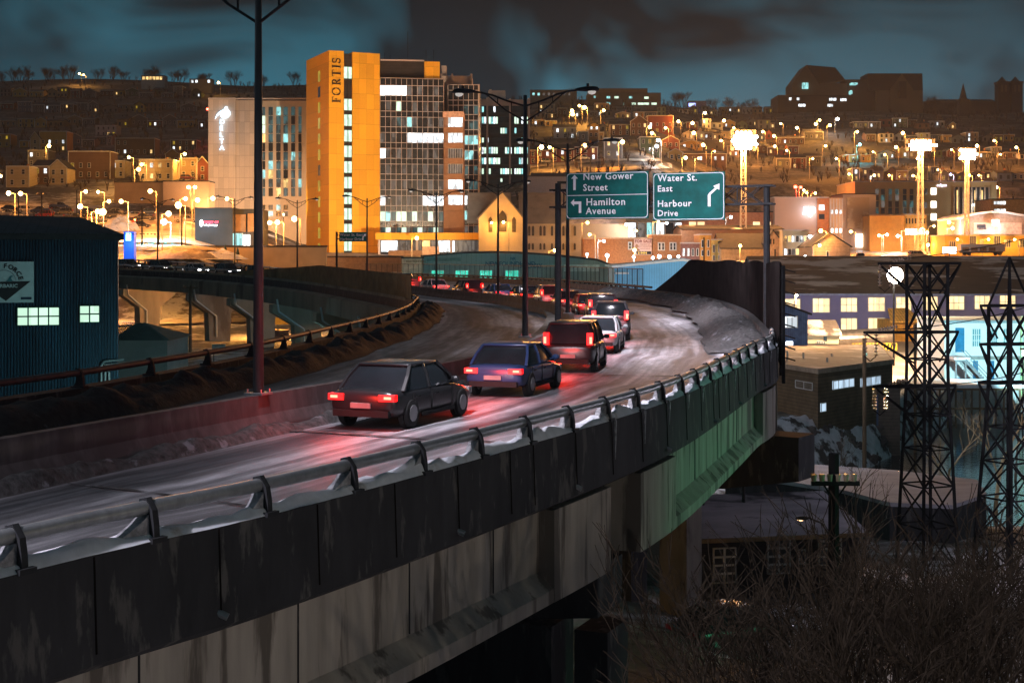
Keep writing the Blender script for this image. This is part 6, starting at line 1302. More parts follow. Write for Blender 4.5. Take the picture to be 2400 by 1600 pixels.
# lower road under the curved bridge, yard and street surfaces
def flat(name, pts, z, m):
    b = MB(); b.v = [(x, y, (z if z is not None else ground(x, y) + .06)) for x, y in pts]; b.f = [tuple(range(len(pts)))]; b.mi = [0]; return tag(b.build(name, m), kind='structure')
def drape(name, quad, n, lift, m):
    b = MB(); (a, c_, e_, g_) = [Vector((*p, 0)) for p in quad]
    for j in range(n + 1):
        for i in range(n + 1): p = a.lerp(c_, i / n).lerp(g_.lerp(e_, i / n), j / n); b.v.append((p.x, p.y, ground(p.x, p.y) + lift))
    for j in range(n):
        for i in range(n): k = j * (n + 1) + i; b.f.append((k, k + 1, k + n + 2, k + n + 1))
    b.mi = [0] * len(b.f); return tag(b.build(name, m, smooth=True), kind='structure')
M_YARD = mat('icy_yard', (.34, .28, .22), var=.3, scale=.25, rough=.5, col2=(.62, .58, .54), thr=.56, bscale=.12, bump=.3)
drape('lower_road', [(-90, 205), (-22, 232), (-24, 240), (-94, 216)], 30, .3, mat('salted_road', (.16, .14, .13), var=.3, scale=.4, rough=.5))
drape('car_park', [(-140, 288), (-48, 288), (-52, 350), (-150, 350)], 30, .35, M_YARD)
drape('street', [(40, 300), (150, 318), (190, 430), (60, 430)], 40, .3, mat('street_slush', (.3, .24, .19), var=.3, scale=.2, rough=.5, col2=(.55, .5, .46), thr=.55, bscale=.1))
drape('yard', [(30, 148), (80, 150), (92, 205), (34, 205)], 40, .25, M_YARD)
# rocks and snow along the river bank
M_ROCK = mat('bank_rock', (.07, .06, .055), var=.4, scale=1.2, bump=.5)
rk = MB(); rng = random.Random(5); protos_r = []
for k in range(5):
    b = MB(); b.ball((0, 0, 0), 1, 1, 1, 7, 5); b.v = [(x * (1 + .5 * noise.noise(Vector((x, y, z + k * 9)) * 1.7)), y * (1 + .5 * noise.noise(Vector((x, y, z + k * 7)) * 1.3)), z * .7) for x, y, z in b.v]
    protos_r.append(b.build('river_rock', M_ROCK)); 
for n_ in range(110):
    u = rng.uniform(.185, .31); s_ = lerp1(SHORE, u); d = s_ + rng.uniform(-.5, 10); o = protos_r[n_ % 5] if n_ < 5 else protos_r[n_ % 5].copy()
    if n_ >= 5: COL.objects.link(o)
    o.location = (u * d, d, ground(u * d, d) + .05); sc__ = rng.uniform(.25, .6); o.scale = (sc__ * 1.2, sc__, sc__ * .8); o.rotation_euler = (rng.random(), rng.random(), rng.random() * 6)
    tag(o, 'dark boulder among the snow on the river bank', 'rock', 'boulders along the river bank')
b = MB(); n1, n2 = 80, 12
for i in range(n1 + 1):
    u = .178 + .14 * i / n1; s_ = lerp1(SHORE, u)
    for j in range(n2 + 1): d = s_ + .3 + 13 * j / n2; x = u * d; b.v.append((x, d, ground(x, d) + .25 + .5 * noise.noise(Vector((x * .5, d * .5, 1))) + .2 * noise.noise(Vector((x * 1.7, d * 1.7, 5)))))
for i in range(n1):
    for j in range(n2): k = i * (n2 + 1) + j; b.f.append((k, k + 1, k + n2 + 2, k + n2 + 1))
b.mi = [0] * len(b.f); tag(b.build('bank_snow', mat('bank_snow', (.6, .6, .64), var=.2, scale=1, bump=.8, col2=(.06, .05, .045), thr=.57, bscale=.45), smooth=True), 'broken snow cover over the rocky river bank', kind='stuff')
# ---------------- street lamps ----------------
M_BULB = {'o': emit('bulb_sodium', (1., .62, .22), 26), 'w': emit('bulb_white', (.9, .96, 1.), 26), 'r': emit('bulb_red', (1., .05, .02), 16), 'c': emit('bulb_cyan', (.25, .9, 1.), 22), 'b': emit('bulb_blue', (.4, .45, 1.), 16), 'y': emit('bulb_amber', (1., .7, .2), 26)}
LCOL = {'o': (1, .33, .055), 'w': (.85, .92, 1.), 'r': (1, .05, .03), 'c': (.1, .85, 1), 'b': (.3, .35, 1), 'y': (1, .42, .075)}
M_LPOLE = mat('lamp_pole_grey', (.3, .27, .23), rough=.5)
def street_lamp(px, py, c='o', pw=1., d=None, sz=.42, label='', group=None, hgt=8.5, arm=1.3, bare=False):
    if d is None:
        u = (px - 1200) / F; d = 255.
        while d < 1300 and ground(u * d, d) + hgt < CZ - (py - HY) / F * d: d += 2
        while d > 250 and False: pass
        while d < 1300 and ground(u * d, d) + hgt > CZ - (py - HY) / F * d + 3: d += 2; break
    sz *= .8 + .45 * ((px * 7 + py * 3) % 10) / 10
    p = P(px, py, d); gz_ = ground(p.x, p.y + .5); r = empty('street_lamp', (p.x, p.y + .5, gz_), 0, label, 'street lamp', group)
    h = max(.6, p.z - gz_); s = -1 if (int(px) % 2) else 1; a = arm if h > 4 else 0
    b = MB(); b.cone((s * a, 0, -1), (s * a, 0, h - .1), .13, .08, 6)
    if a: b.beam((s * a, 0, h - .12), (0, -.1, h + .12), .09)
    b.build('pole', M_LPOLE, r); b = MB(); b.box(-.3, .3, -.55, .1, h + sz * .8, h + sz * .8 + .14); b.build('lamp_head', M_DKSTEEL, r)
    b = MB(); b.ball((0, -.5, h), sz, sz, sz, 8, 6); b.build('bulb', M_BULB[c], r, smooth=True)  # bulb oversized so the lamp's glare is built into the sphere
    lamp('lamp_light', (0, -.9 - sz, h - .2), (11000 if px > 1240 and py < 420 else 7500) * pw, LCOL[c], r, sz * .8); return r
ZL = [('left car park and streets', 'the blue shed', [(1, 413, 'o', .6), (20, 453, 'o', 1), (48, 454, 'o', 1), (188, 484, 'o', .8), (201, 449, 'o', 1), (230, 450, 'o', 1), (229, 496, 'o', 1.2), (241, 497, 'o', 1.2), (255, 472, 'o', 1), (284, 472, 'o', 1), (352, 448, 'o', 1), (395, 501, 'o', .8), (418, 481, 'o', 1.6), (435, 466, 'o', 1), (442, 439, 'o', 1.2), (457, 439, 'o', 1), (463, 469, 'o', .8), (499, 465, 'o', .9), (532, 466, 'o', 1.2)]),
      ('left hillside houses', 'the left frame edge', [(115, 342, 'y', 1.5), (302, 369, 'y', 1.1), (325, 397, 'y', 1.1), (332, 386, 'y', 1.1), (433, 361, 'y', 1.5)]),
      ('left skyline', 'the left frame edge', [(186, 173, 'y', .8), (196, 176, 'y', .6), (512, 194, 'y', .6)]),
      ('hotel forecourt', 'the hotel', [(632, 522, 'y', 1.2), (650, 521, 'y', 1.2), (665, 451, 'o', .8), (690, 513, 'o', 1.2)]),
      ('mid hillside below the school block', 'the office tower', [(1341, 260, 'y', .8), (1342, 268, 'y', .6), (1358, 248, 'y', 1.5), (1370, 252, 'y', 2.2), (1415, 259, 'y', .9), (1653, 265, 'y', .9), (1697, 283, 'o', .5), (1623, 289, 'o', .5), (1523, 298, 'y', .8)]),
      ('mid hillside above the green signs', 'the office tower', [(1269, 345, 'o', .8), (1288, 345, 'y', 1.8), (1371, 341, 'o', 1.1), (1459, 333, 'y', 1.2), (1528, 312, 'y', 1), (1542, 329, 'w', .7), (1539, 343, 'w', .7), (1607, 370, 'y', 1.2), (1626, 312, 'o', .5), (1637, 371, 'y', 1), (1648, 340, 'o', .9)]),
      ('slope right of the great flood mast', 'the great mast', [(1788, 309, 'o', .8), (1814, 319, 'y', .8), (1816, 343, 'o', .6), (1844, 353, 'o', .5), (1912, 291, 'y', .6), (1921, 282, 'y', 1), (1945, 294, 'y', .9), (1963, 279, 'w', .5), (1935, 342, 'o', .6), (2009, 309, 'y', 2), (2015, 339, 'c', .8), (2046, 356, 'y', 1), (2074, 363, 'y', 1), (2116, 312, 'y', .9), (2184, 353, 'o', .6), (2230, 351, 'o', .5), (2290, 342, 'o', .6)]),
      ('upper slopes round the museum', 'the office tower', [(1560, 300, 'y', .6), (1590, 285, 'o', .5), (1675, 355, 'o', .9), (1690, 330, 'o', .8), (1720, 300, 'o', .6), (1752, 331, 'o', .9), (1770, 345, 'o', .9), (1830, 290, 'o', .6), (1868, 300, 'o', .6), (1905, 372, 'o', .9), (1960, 372, 'o', .9), (2100, 345, 'o', .7), (2150, 372, 'o', .7), (2250, 372, 'o', .7), (2330, 330, 'o', .6), (2345, 362, 'o', .7), (2382, 346, 'o', .7)]),
      ('street behind the long hotel', 'the crimson traffic light', [(1990, 408, 'o', .9), (2049, 411, 'o', .7), (2084, 411, 'o', .7), (2140, 412, 'o', .7), (2198, 398, 'y', .4), (2228, 409, 'b', .6), (2272, 411, 'o', .8), (2294, 411, 'o', .8), (2336, 439, 'o', 1)])]
for zn, lm, lst in ZL:
    for i, t in enumerate(lst):
        street_lamp(*t[:4], label=f"{dict(o='orange', y='amber', w='white', c='cyan', b='blue')[t[2]]} street lamp, {nth(i)} from {lm}, {zn}", group='street lamps of the ' + zn, sz=.42 + .1 * (t[3] > 1) + (.25 if t[1] < 350 else 0))
LOW = [(977, 558, 'y', 1.4, 356), (1301, 587, 'y', .7, 300), (1152, 522, 'y', .8, 342), (1180, 521, 'y', .8, 342), (1377, 522, 'y', 1, 336), (1382, 550, 'y', .8, 322), (1415, 565, 'w', .9, 318), (1376, 596, 'w', .5, 312), (1423, 599, 'w', .5, 312), (1468, 526, 'w', .8, 345), (1491, 541, 'y', .7, 342), (1543, 520, 'y', 1, 345), (1563, 523, 'w', .9, 346), (1487, 586, 'y', .9, 322), (1485, 602, 'w', .2, 322), (1530, 604, 'w', .35, 322), (1545, 601, 'w', .35, 322), (1569, 602, 'w', .35, 322), (1590, 601, 'w', .35, 322), (1713, 509, 'w', .6, 380), (1735, 576, 'y', 1, 318),
       (1884, 446, 'o', .8, 440), (1891, 452, 'y', .8, 440), (1911, 453, 'y', .6, 440), (1924, 541, 'y', 2, 300), (1921, 575, 'o', .7, 298), (1899, 554, 'w', .4, 314), (1899, 566, 'w', .4, 314), (1887, 603, 'w', .6, 296), (1994, 543, 'y', 1, 370), (2060, 552, 'o', .8, 380), (2079, 550, 'w', .8, 380), (2104, 553, 'w', .8, 380), (2125, 541, 'y', 1, 380), (2134, 545, 'y', .8, 376), (2152, 547, 'y', 1, 376), (2162, 538, 'y', 1.4, 376), (2173, 545, 'y', .8, 376), (2189, 530, 'y', .8, 385), (2224, 521, 'y', 1.5, 352), (2233, 535, 'w', 1, 360), (2244, 561, 'o', .5, 337), (2317, 561, 'y', .8, 337), (2378, 562, 'y', .6, 337), (2175, 574, 'y', .6, 350), (2293, 478, 'w', .5, 428), (2332, 522, 'w', 1.2, 356)]
WHERE = ['below the yellow canopy', 'at the left gantry pole', 'before the narrow church window', 'before the tall church window', 'under the New Gower Street sign', 'under the sign near the church wall', 'beside the FOR SALE building roof', 'low on the museum roof edge', 'low before the brick corner building', 'between the two green signs', 'above the FOR SALE board', 'under the Harbour Drive sign', 'right under the Harbour Drive sign', 'in front of the FOR SALE board', 'low beside the FOR SALE board', 'first on the brick wall foot', 'second on the brick wall foot', 'third on the brick wall foot', 'fourth on the brick wall foot', 'on the rust building', 'beside the foot of the great mast',
         'left of the traffic light cluster', 'central in the traffic light cluster', 'right of the traffic light cluster', 'in front of the emblem hotel', 'halfway down the pole at the gabled shed', 'upper on the office wall', 'lower on the office wall', 'over the blue warehouse ridge by the office', 'left of the lit doorway', 'at the ochre warehouse, left', 'at the ochre warehouse, centre', 'at the ochre warehouse, right', 'first at the arched shop', 'second at the arched shop', 'third at the arched shop', 'fourth at the arched shop', 'fifth at the arched shop', 'above the bright shop fronts', 'by the thin right mast', 'beside the thin right mast', 'first on the long yellow building', 'second on the long yellow building', 'third on the long yellow building', 'low by the striped shop front', 'on the window fins of the long hotel', 'on the round roof warehouse']
for t, w_ in zip(LOW, WHERE): street_lamp(*t[:3], t[3] * .28, d=t[4], label=f"glowing {dict(y='amber', o='orange', w='white')[t[2]]} street lamp {w_}", group='lamps along the lower streets', sz=.34 + .14 * (t[3] > 1.1))
street_lamp(486, 256, 'r', .9, d=640, label='red glowing lamp at the edge of the hotel roof', sz=.6)
street_lamp(384, 520, 'c', 1.6, d=292, label='bright cyan-green lamp on a utility pole by the snow bank', sz=.55)
street_lamp(1864, 438, 'r', .7, d=436, label='large crimson traffic light left of the long hotel', sz=.6); street_lamp(1877, 439, 'r', .4, d=436, label='small crimson traffic light right of the larger one', sz=.4)
# lamps under the curved bridge, then unseen lamps added as fill light
for px, py, d, c, pw, lab in ((660, 700, 196, 'y', 1.5, 'amber lamp hidden behind the bridge girder'), (395, 655, 228, 'y', 1.0, 'amber lamp under the curved bridge behind the forked pier'), (250, 640, 226, 'y', .8, 'amber lamp under the curved bridge beside the blue shed'), (620, 640, 225, 'y', .8, 'amber lamp under the curved bridge before the container')):
    street_lamp(px, py, c, pw, d=d, label=lab, group='lamps under the curved bridge', sz=.2)
def hidden_fill_lamp(name, loc, pw, col, lab, spot=None, aim=None, c='w'):  # unseen lamp added for its light, dressed with a pole and head
    g0 = ground(loc[0], loc[1]); r = empty(name, (loc[0], loc[1], g0), 0, lab, 'street lamp'); h = loc[2] - g0
    MB().cone((0, .4, -.5), (0, .4, h + .3), .1, .07, 8).build('pole', M_DKSTEEL, r); MB().box(-.25, .25, -.3, .5, h + .2, h + .35).build('lamp_head', M_DKSTEEL, r); MB().ball((0, 0, h + .05), .18, .18, .12, 8, 5).build('bulb', M_BULB[c], r)
    lamp('lamp_light', (0, 0, h - .15), pw, col, r, .2, spot, aim)
hidden_fill_lamp('street_lamp', (25, 40, 5), 3000, (.12, 1., .45), 'unseen mercury lamp added beyond the frame to light the far girder green', 62, (-1, .1, .02), 'c')
hidden_fill_lamp('street_lamp', (17, 12, 12.5), 1700, (1., .86, .7), 'unseen lamp added beyond the frame to light the near girder', 95, (-1, .35, -.02))
hidden_fill_lamp('street_lamp', (-17, 76, 7.5), 2200, (.45, .95, .95), 'unseen lamp added below the viaduct to light the blue shed', c='c')
hidden_fill_lamp('street_lamp', (-31, 98, 10), 1400, (.7, .95, .95), 'unseen lamp added behind the blue shed beside the white shed')
hidden_fill_lamp('street_lamp', (49, 136, 6), 22000, (.5, .92, 1.), 'cyan floodlight added low in front of the white house', 130, (.3, 1, .05), c='c')
hidden_fill_lamp('street_lamp', (36, 92, 6.5), 260, (1., .5, .16), 'added orange lamp behind the snow-covered roof', c='o')
hidden_fill_lamp('street_lamp', (66, 100, 6), 900, (.3, .95, .75), 'added green-white lamp by the water at the right', c='c')
hidden_fill_lamp('street_lamp', (30, 150, 11), 8000, SODP, 'added orange lamp beside the brown flat-roofed building', c='o')
hidden_fill_lamp('street_lamp', (30, 62, 9), 2600, (.9, .8, 1.), 'unseen pale lamp added to light the snow-covered roof')
hidden_fill_lamp('street_lamp', (18, 175, 9), 14000, (.25, .6, 1.), 'unseen blue-white lamp added behind the black screen for the bright blue shed'); hidden_fill_lamp('street_lamp', (-8, 226, 9), 13000, (.4, .95, .9), 'unseen teal lamp added before the railway building', c='c')
hidden_fill_lamp('street_lamp', (-2, 49 + 130, 8), 200, (1, .8, .6), 'unseen lamp added below the far guard rail')
hidden_fill_lamp('street_lamp', (-78, 388, 25), 42000, (1., .5, .2), 'unseen floodlight added behind the black restaurant to wash the hotel wall', 130, (-.1, 1, .4), c='o')
hidden_fill_lamp('street_lamp', (-63, 392, 27), 36000, (1., .62, .36), 'floodlight added between hotel and yellow tower to light the hotel', 120, (-.35, 1, .3), c='o')
hidden_fill_lamp('added_floodlight', (-10, 300, 14.2), 380000, (1., .72, .45), 'unseen floodlight added behind the railway building to light the yellow tower', 50, (-31, 84, 30), c='y')
hidden_fill_lamp('street_lamp', (-4.5, 42, 4.5), 500, (1., .5, .08), 'unseen amber lamp added under the viaduct behind the pier', c='y')
hidden_fill_lamp('street_lamp', (-22, 148, 4.5), 500, (.35, .9, 1.), 'unseen cyan lamp added under the near end of the curved bridge', c='c')
hidden_fill_lamp('street_lamp', (17.2, 100, 9), 2200, (.85, .85, 1.), 'unseen pale lamp added behind the black screen to light the rocky bank')
# ---------------- floodlight masts ----------------
def mast(px, pyt, d, wt, rows, cols_, lab, pw, spots=(), dots=False):
    p = P(px, pyt, d); g0 = ground(p.x, p.y) - 1; r = empty('floodlight_mast', (p.x, p.y, g0), 0, lab, 'floodlight mast', 'tall floodlight masts over the harbour yards'); H = p.z - g0; b = MB(); w0, w1 = wt, wt * .62; n_ = int(H / 2.2)
    M_MAST = mat('mast_white_steel', (.7, .62, .52), metal=.2, rough=.5)
    def c4(z): w = w0 + (w1 - w0) * z / H; return [Vector((sx * w / 2, sy * w / 2, z)) for sx, sy in ((-1, -1), (1, -1), (1, 1), (-1, 1))]
    for i in range(n_):
        a, e_ = c4(H * i / n_), c4(H * (i + 1) / n_)
        for k in range(4): b.beam(a[k], e_[k], .2); b.beam(a[k], e_[(k + 1) % 4], .09); b.beam(e_[k], e_[(k + 1) % 4], .09)
    b.build('lattice', M_MAST, r); b = MB(); rw = cols_ * 1.05; b.box(-rw / 2, rw / 2, -.1, .1, H - rows * .5, H + rows * .55)
    b.build('rack', M_DKSTEEL, r)
    for i in range(rows):
        for j in range(cols_):
            x = (j - (cols_ - 1) / 2) * 1.05 + (.5 if i % 2 else 0); z = H + (i - (rows - 1) / 2) * .95
            if abs(i - (rows - 1) / 2) * 2 / rows + abs(j - (cols_ - 1) / 2) * 2 / cols_ > 1.42: continue
            q = MB(); q.m = 0; q.box(x - .44, x + .44, -.5, -.1, z - .4, z + .4); q.m = 1; q.ball((x, -.5, z), .42, .16, .38, 8, 5); q.build('floodlight', [M_DKSTEEL, emit('flood_glow', (1, .86, .66), 60)], r)
    lamp('flood_light', (0, -2.2, H), pw, (1., .38, .09), r, 1.6)
    for pw2, ang, tgt in spots:
        v = Vector(tgt) - Vector((p.x, p.y - 3, p.z)); lamp('flood_beam', (0, -3, H), pw2, (1., .6, .24), r, 1.2, ang, v, .7).data.color = (1., .7, .46)
    return r
mast(1742, 330, 352, 1.5, 5, 6, 'great white floodlight mast right of the green signs', 150000, [(16000, 50, (50, 395, 15))])
mast(2157, 341, 352, 1.4, 3, 7, 'second floodlight mast with wide rack in front of the long hotel', 60000, [(8000, 70, (70, 420, 20))])
mast(2266, 362, 345, 1.0, 3, 4, 'thinner floodlight mast at the right with small lamp rack', 36000)
fl = empty('yard_floodlight', P(2098, 645, 165), 0, 'single dazzling floodlight in front of the blue warehouse wall', 'floodlight'); MB().ball((0, 0, 0), .95, .6, .95, 12, 8).build('bulb', emit('flood_glow', (1, 1, 1), 1), fl, smooth=True); zz = ground(fl.location.x, 165) - fl.location.z; MB().cone((0, .6, zz), (0, .6, -.3), .12, .1, 8).build('pole', M_DKSTEEL, fl); lamp('flood_light', (0, 1.9, -.8), 30000, (1, .66, .36), fl, .8)
# ---------------- lattice pylons ----------------
M_PYL = mat('pylon_steel', (.012, .012, .013), rough=.9, spec=0); M_INS = mat('glass_insulator', (.3, .22, .17), rough=.2, spec=.8)
def insul(parent, a, b_, n_, r_=.13):
    a = Vector(a); b_ = Vector(b_); q = MB(); q.cone(a, b_, .025, .025, 5); d = (b_ - a).normalized()
    for k in range(n_): c_ = a.lerp(b_, (k + .6) / n_); q.cone(c_ - d * .03, c_ + d * .03, r_, r_ * .45, 9)
    q.build('insulator_string', M_INS, parent)
def pylon(px, d, levels, w_of, arms, rot, lab, apex=None):
    p = P(px, HY, d); g0 = ground(p.x, p.y) - .3; r = empty('lattice_pylon', (p.x, p.y, g0), 0, lab, 'pylon', 'steel lattice pylons'); s = d / F
    Z = lambda py: CZ - (py - HY) * s - g0
    lv = [Z(py) for py in levels]; b = MB()
    def c4(z): w = w_of(z); return [Vector((math.cos(a + rot) * w * .7071, math.sin(a + rot) * w * .7071, z)) for a in [math.pi / 4 + k * math.pi / 2 for k in range(4)]]
    for z0, z1 in zip(lv, lv[1:]):
        a, e_ = c4(z0), c4(z1)
        for k in range(4):
            b.beam(a[k], e_[k], .13); b.beam(a[k], e_[(k + 1) % 4], .06); b.beam(a[(k + 1) % 4], e_[k], .06); b.beam(e_[k], e_[(k + 1) % 4], .07)
    a = c4(lv[0])
    for k in range(4): b.beam(a[k], a[(k + 1) % 4], .09)
    if apex:
        for k in range(4): b.beam(a[k], (0, 0, Z(apex)), .1)
    b.build('lattice_body', M_PYL, r)
    dx = Vector((math.cos(rot * .0 + .12), math.sin(.12), 0))
    for py, xl, xr, strings in arms:
        z = Z(py); L0, R0 = (xl - px) * s, (xr - px) * s; q = MB(); w = w_of(z) * .5
        for sy in (-1, 1):
            o = Vector((0, sy * w * .6, 0)); q.beam(dx * L0 + Vector((0, 0, z)), o - dx * w + Vector((0, 0, z)), .12); q.beam(o - dx * w + Vector((0, 0, z)), o + dx * w + Vector((0, 0, z)), .12); q.beam(o + dx * w + Vector((0, 0, z)), dx * R0 + Vector((0, 0, z)), .12)
            q.beam(dx * L0 + Vector((0, 0, z)), o - dx * w * 1.1 + Vector((0, 0, z - 1.5)), .08); q.beam(dx * R0 + Vector((0, 0, z)), o + dx * w * 1.1 + Vector((0, 0, z - 1.5)), .08)
        q.build('cross_arm', M_PYL, r)
        for st_ in range(strings):
            x = L0 + .05 + st_ * .55; insul(r, dx * x + Vector((0, -.1, z - .05)), dx * x + Vector((0, -.1, z - 1.15)), 7)
        if strings: insul(r, dx * (L0 + .7) + Vector((0, -.1, z + .12)), dx * (L0 + 1.7) + Vector((0, -.1, z + .3)), 7, .11)
        if strings:
            q = MB(); q.tube([dx * L0 + Vector((0, -.1, z - 1.15)), dx * (L0 + .3) + Vector((0, -.1, z - 1.4)), dx * (L0 + .6) + Vector((0, -.1, z - 1.15))], .025, 5); q.build('jumper_wire', M_PYL, r)
    return r
pylon(2173, 70, [617, 680, 778, 841, 904, 971, 1050, 1135, 1230, 1330], lambda z: 1.38 + max(0, (9.5 - z)) * .075, [(617, 2054, 2255, 2), (778, 2019, 2249, 2), (904, 2042, 2243, 2)], .38, 'black lattice pylon with three arms and insulator strings, left one of the pair')
pylon(2366, 66, [716, 806, 896, 1000, 1080, 1165, 1260, 1340], lambda z: 1.3 + max(0, (9 - z)) * .12, [(716, 2295, 2450, 0), (806, 2294, 2450, 0), (896, 2290, 2450, 0)], .5, 'black lattice pylon with pointed top cut by the right frame edge', apex=603)
def wire(a, b_, sag, lab, r_=.022, n_=14):
    a = Vector(a); b_ = Vector(b_); q = MB(); pts = [a.lerp(b_, k / n_) - Vector((0, 0, sag * 4 * (k / n_) * (1 - k / n_))) for k in range(n_ + 1)]; q.tube(pts, r_, 5); tag(q.build('power_line', M_PYL), lab, 'power line', 'overhead wires between pylons and poles')
wire(P(2105, 608, 70), P(2700, 480, 60), .3, 'upper power line running right from the first pylon'); wire(P(2100, 772, 70), P(2700, 610, 60), .6, 'middle power line running right from the first pylon'); wire(P(2130, 900, 70), P(2600, 800, 60), .6, 'lowest power line running right from the first pylon')
wire(P(1640, 1452, 44), P(1935, 1378, 46), .15, 'upper of two thin wires crossing before the cottage', .012); wire(P(1660, 1472, 44), P(1960, 1400, 46), .15, 'lower of two thin wires crossing before the cottage', .012)
def utility_pole(px, pyt, pyb, d, w, arms, lab, m, c=.12):
    p = P(px, pyt, d); g0 = ground(p.x, p.y) - .3; r = empty('utility_pole', (p.x, p.y, g0), 0, lab, 'utility pole'); H = p.z - g0; MB().cone((0, 0, 0), (0, 0, H), w * 1.15, w, 8).build('pole', m, r)
    for dz, L0, R0, n_ in arms:
        q = MB(); q.box(-L0, R0, -.2, -.08, H - dz - .07, H - dz + .07); q.beam((-L0 * .5, -.14, H - dz), (0, -.1, H - dz - .6), .05); q.beam((R0 * .5, -.14, H - dz), (0, -.1, H - dz - .6), .05); q.build('cross_arm', m, r)
        for k in range(n_): x = -L0 + (L0 + R0) * (k + .3) / n_; q = MB(); q.cone((x, -.14, H - dz + .07), (x, -.14, H - dz + .3), .07, .1, 7); q.build('insulator', M_INS, r)
    return r
utility_pole(1954, 1062, 1500, 46, .17, [(.95, .75, .8, 6)], 'thick black utility pole with crossbar standing by the cottage', M_PYL)
utility_pole(2026, 792, 985, 116, .16, [], 'weathered wooden pole in front of the brown flat-roofed building', M_WOOD)
utility_pole(2145, 760, 930, 128, .13, [(.4, 1.1, 1.1, 3)], 'wooden utility pole behind the first pylon', M_WOOD)
utility_pole(446, 668, 800, 170, .17, [(.3, 1.0, 1.0, 3)], 'dark wooden pole leaning against the view of the forked pier', M_WOOD)
for i, (px, pyt, d) in enumerate(((98, 450, 300), (180, 445, 296), (333, 482, 286), (372, 480, 288), (426, 505, 282), (43, 455, 310), (124, 500, 292), (80, 500, 292), (1650, 556, 316))): utility_pole(px, pyt, 0, d, .14, [(.5, 1.2, 1.2, 2)] if i in (0, 3) else [], f'thin dark utility pole, {nth(i)} from the left frame edge along the car park' if i < 8 else 'thin pole behind the black screen', M_PYL)
# small yard things by the bridge
def boxthing(name, px, py, d, w, h, dep, m, lab, cat):
    p = P(px, py, d); g0 = ground(p.x, p.y); r = empty(name, (p.x, p.y, g0), .2, lab, cat); b = MB(); b.box(0, w, 0, dep, 0, h); b.build('body', m, r); q = MB()
    for k in range(int(w / .5)): q.box(.2 + k * .5, .28 + k * .5, -.05, 0, .1, h - .1)
    q.build('ribs', m, r); MB().box(-.05, w + .05, -.06, dep + .05, h, h + .08).build('lid', m, r)
boxthing('waste_skip', 620, 780, 190, 3.2, 1.3, 2, mat('skip_brown', (.1, .06, .04)), 'small dark waste skip under the curved bridge', 'skip'); boxthing('shipping_container', 642, 735, 222, 9, 2.6, 2.5, mat('container_yellow', (.5, .33, .05)), 'yellow-lit container at the back under the curved bridge', 'container')
ns2 = empty('notice_board', P(497, 818, 120), 0, 'small pale notice board on the yard fence below the bridge', 'sign'); MB().box(0, 1.15, 0, .05, 0, .42).build('panel', mat('notice_pale', (.45, .6, .6)), ns2); MB().box(.1, .16, .05, .1, -1.5, .4).build('post', M_DKSTEEL, ns2); MB().box(.1, 1.05, -.01, 0, .3, .34).build('heading_bar', M_NAVY, ns2)
# parked cars
lotc = [(25, 497), (62, 500), (96, 503), (132, 501), (150, 507), (18, 511), (44, 513), (104, 514), (176, 521), (205, 517), (226, 522), (246, 526), (204, 505), (272, 514), (300, 517), (322, 513), (308, 531), (338, 521), (330, 537), (252, 536), (140, 492), (350, 505), (442, 515), (436, 526), (268, 505)]
pk = ['black', 'red', 'silver', 'grey', 'blue', 'white']; kd = ['sedan', 'suv', 'pickup']; parkp = {}
for i, (px, py) in enumerate(lotc):
    d = hit(px, py, 262); kx = (kd[i % 3], pk[(i * 5 + i // 3) % 6])
    if kx in parkp: o = copytree(parkp[kx])
    else: parkp[kx] = o = make_car(kx[0], kx[1], None, fine=False)
    p = P(px, py, d); o.location = (p.x, p.y, ground(p.x, p.y) + .36); o.rotation_euler = (0, 0, [0, .3, 3.0, .15, 3.3][i % 5])
    tag(o, f"{kx[1]} parked {dict(sedan='saloon', suv='estate', pickup='pickup')[kx[0]]}, {nth(i)} of those in the snowy left car park", 'car', 'cars in the snowy car park')
for i, (px, py, d, cl_, lab) in enumerate(((1282, 385, None, 'silver', 'silver car parked under the bright hillside lamp'), (1368, 377, None, 'white', 'white car parked under the second hillside lamp'), (440, 424, None, 'red', 'red car parked on the wall beside the hotel'), (2016, 606, 322, 'white', 'white car on the slushy street above the blue warehouse'), (2152, 589, 340, 'grey', 'grey saloon below the striped shop front'))):
    d = d or hit(px, py, 262); p = P(px, py, d); kx = ('suv', cl_); o = copytree(parkp[kx]) if kx in parkp else make_car('suv', cl_, None); o.location = (p.x, p.y, ground(p.x, p.y) + .3); o.rotation_euler = (0, 0, .1 if i != 3 else 1.4); tag(o, lab, 'car'); o.pop('group', None) if 'group' in o else None
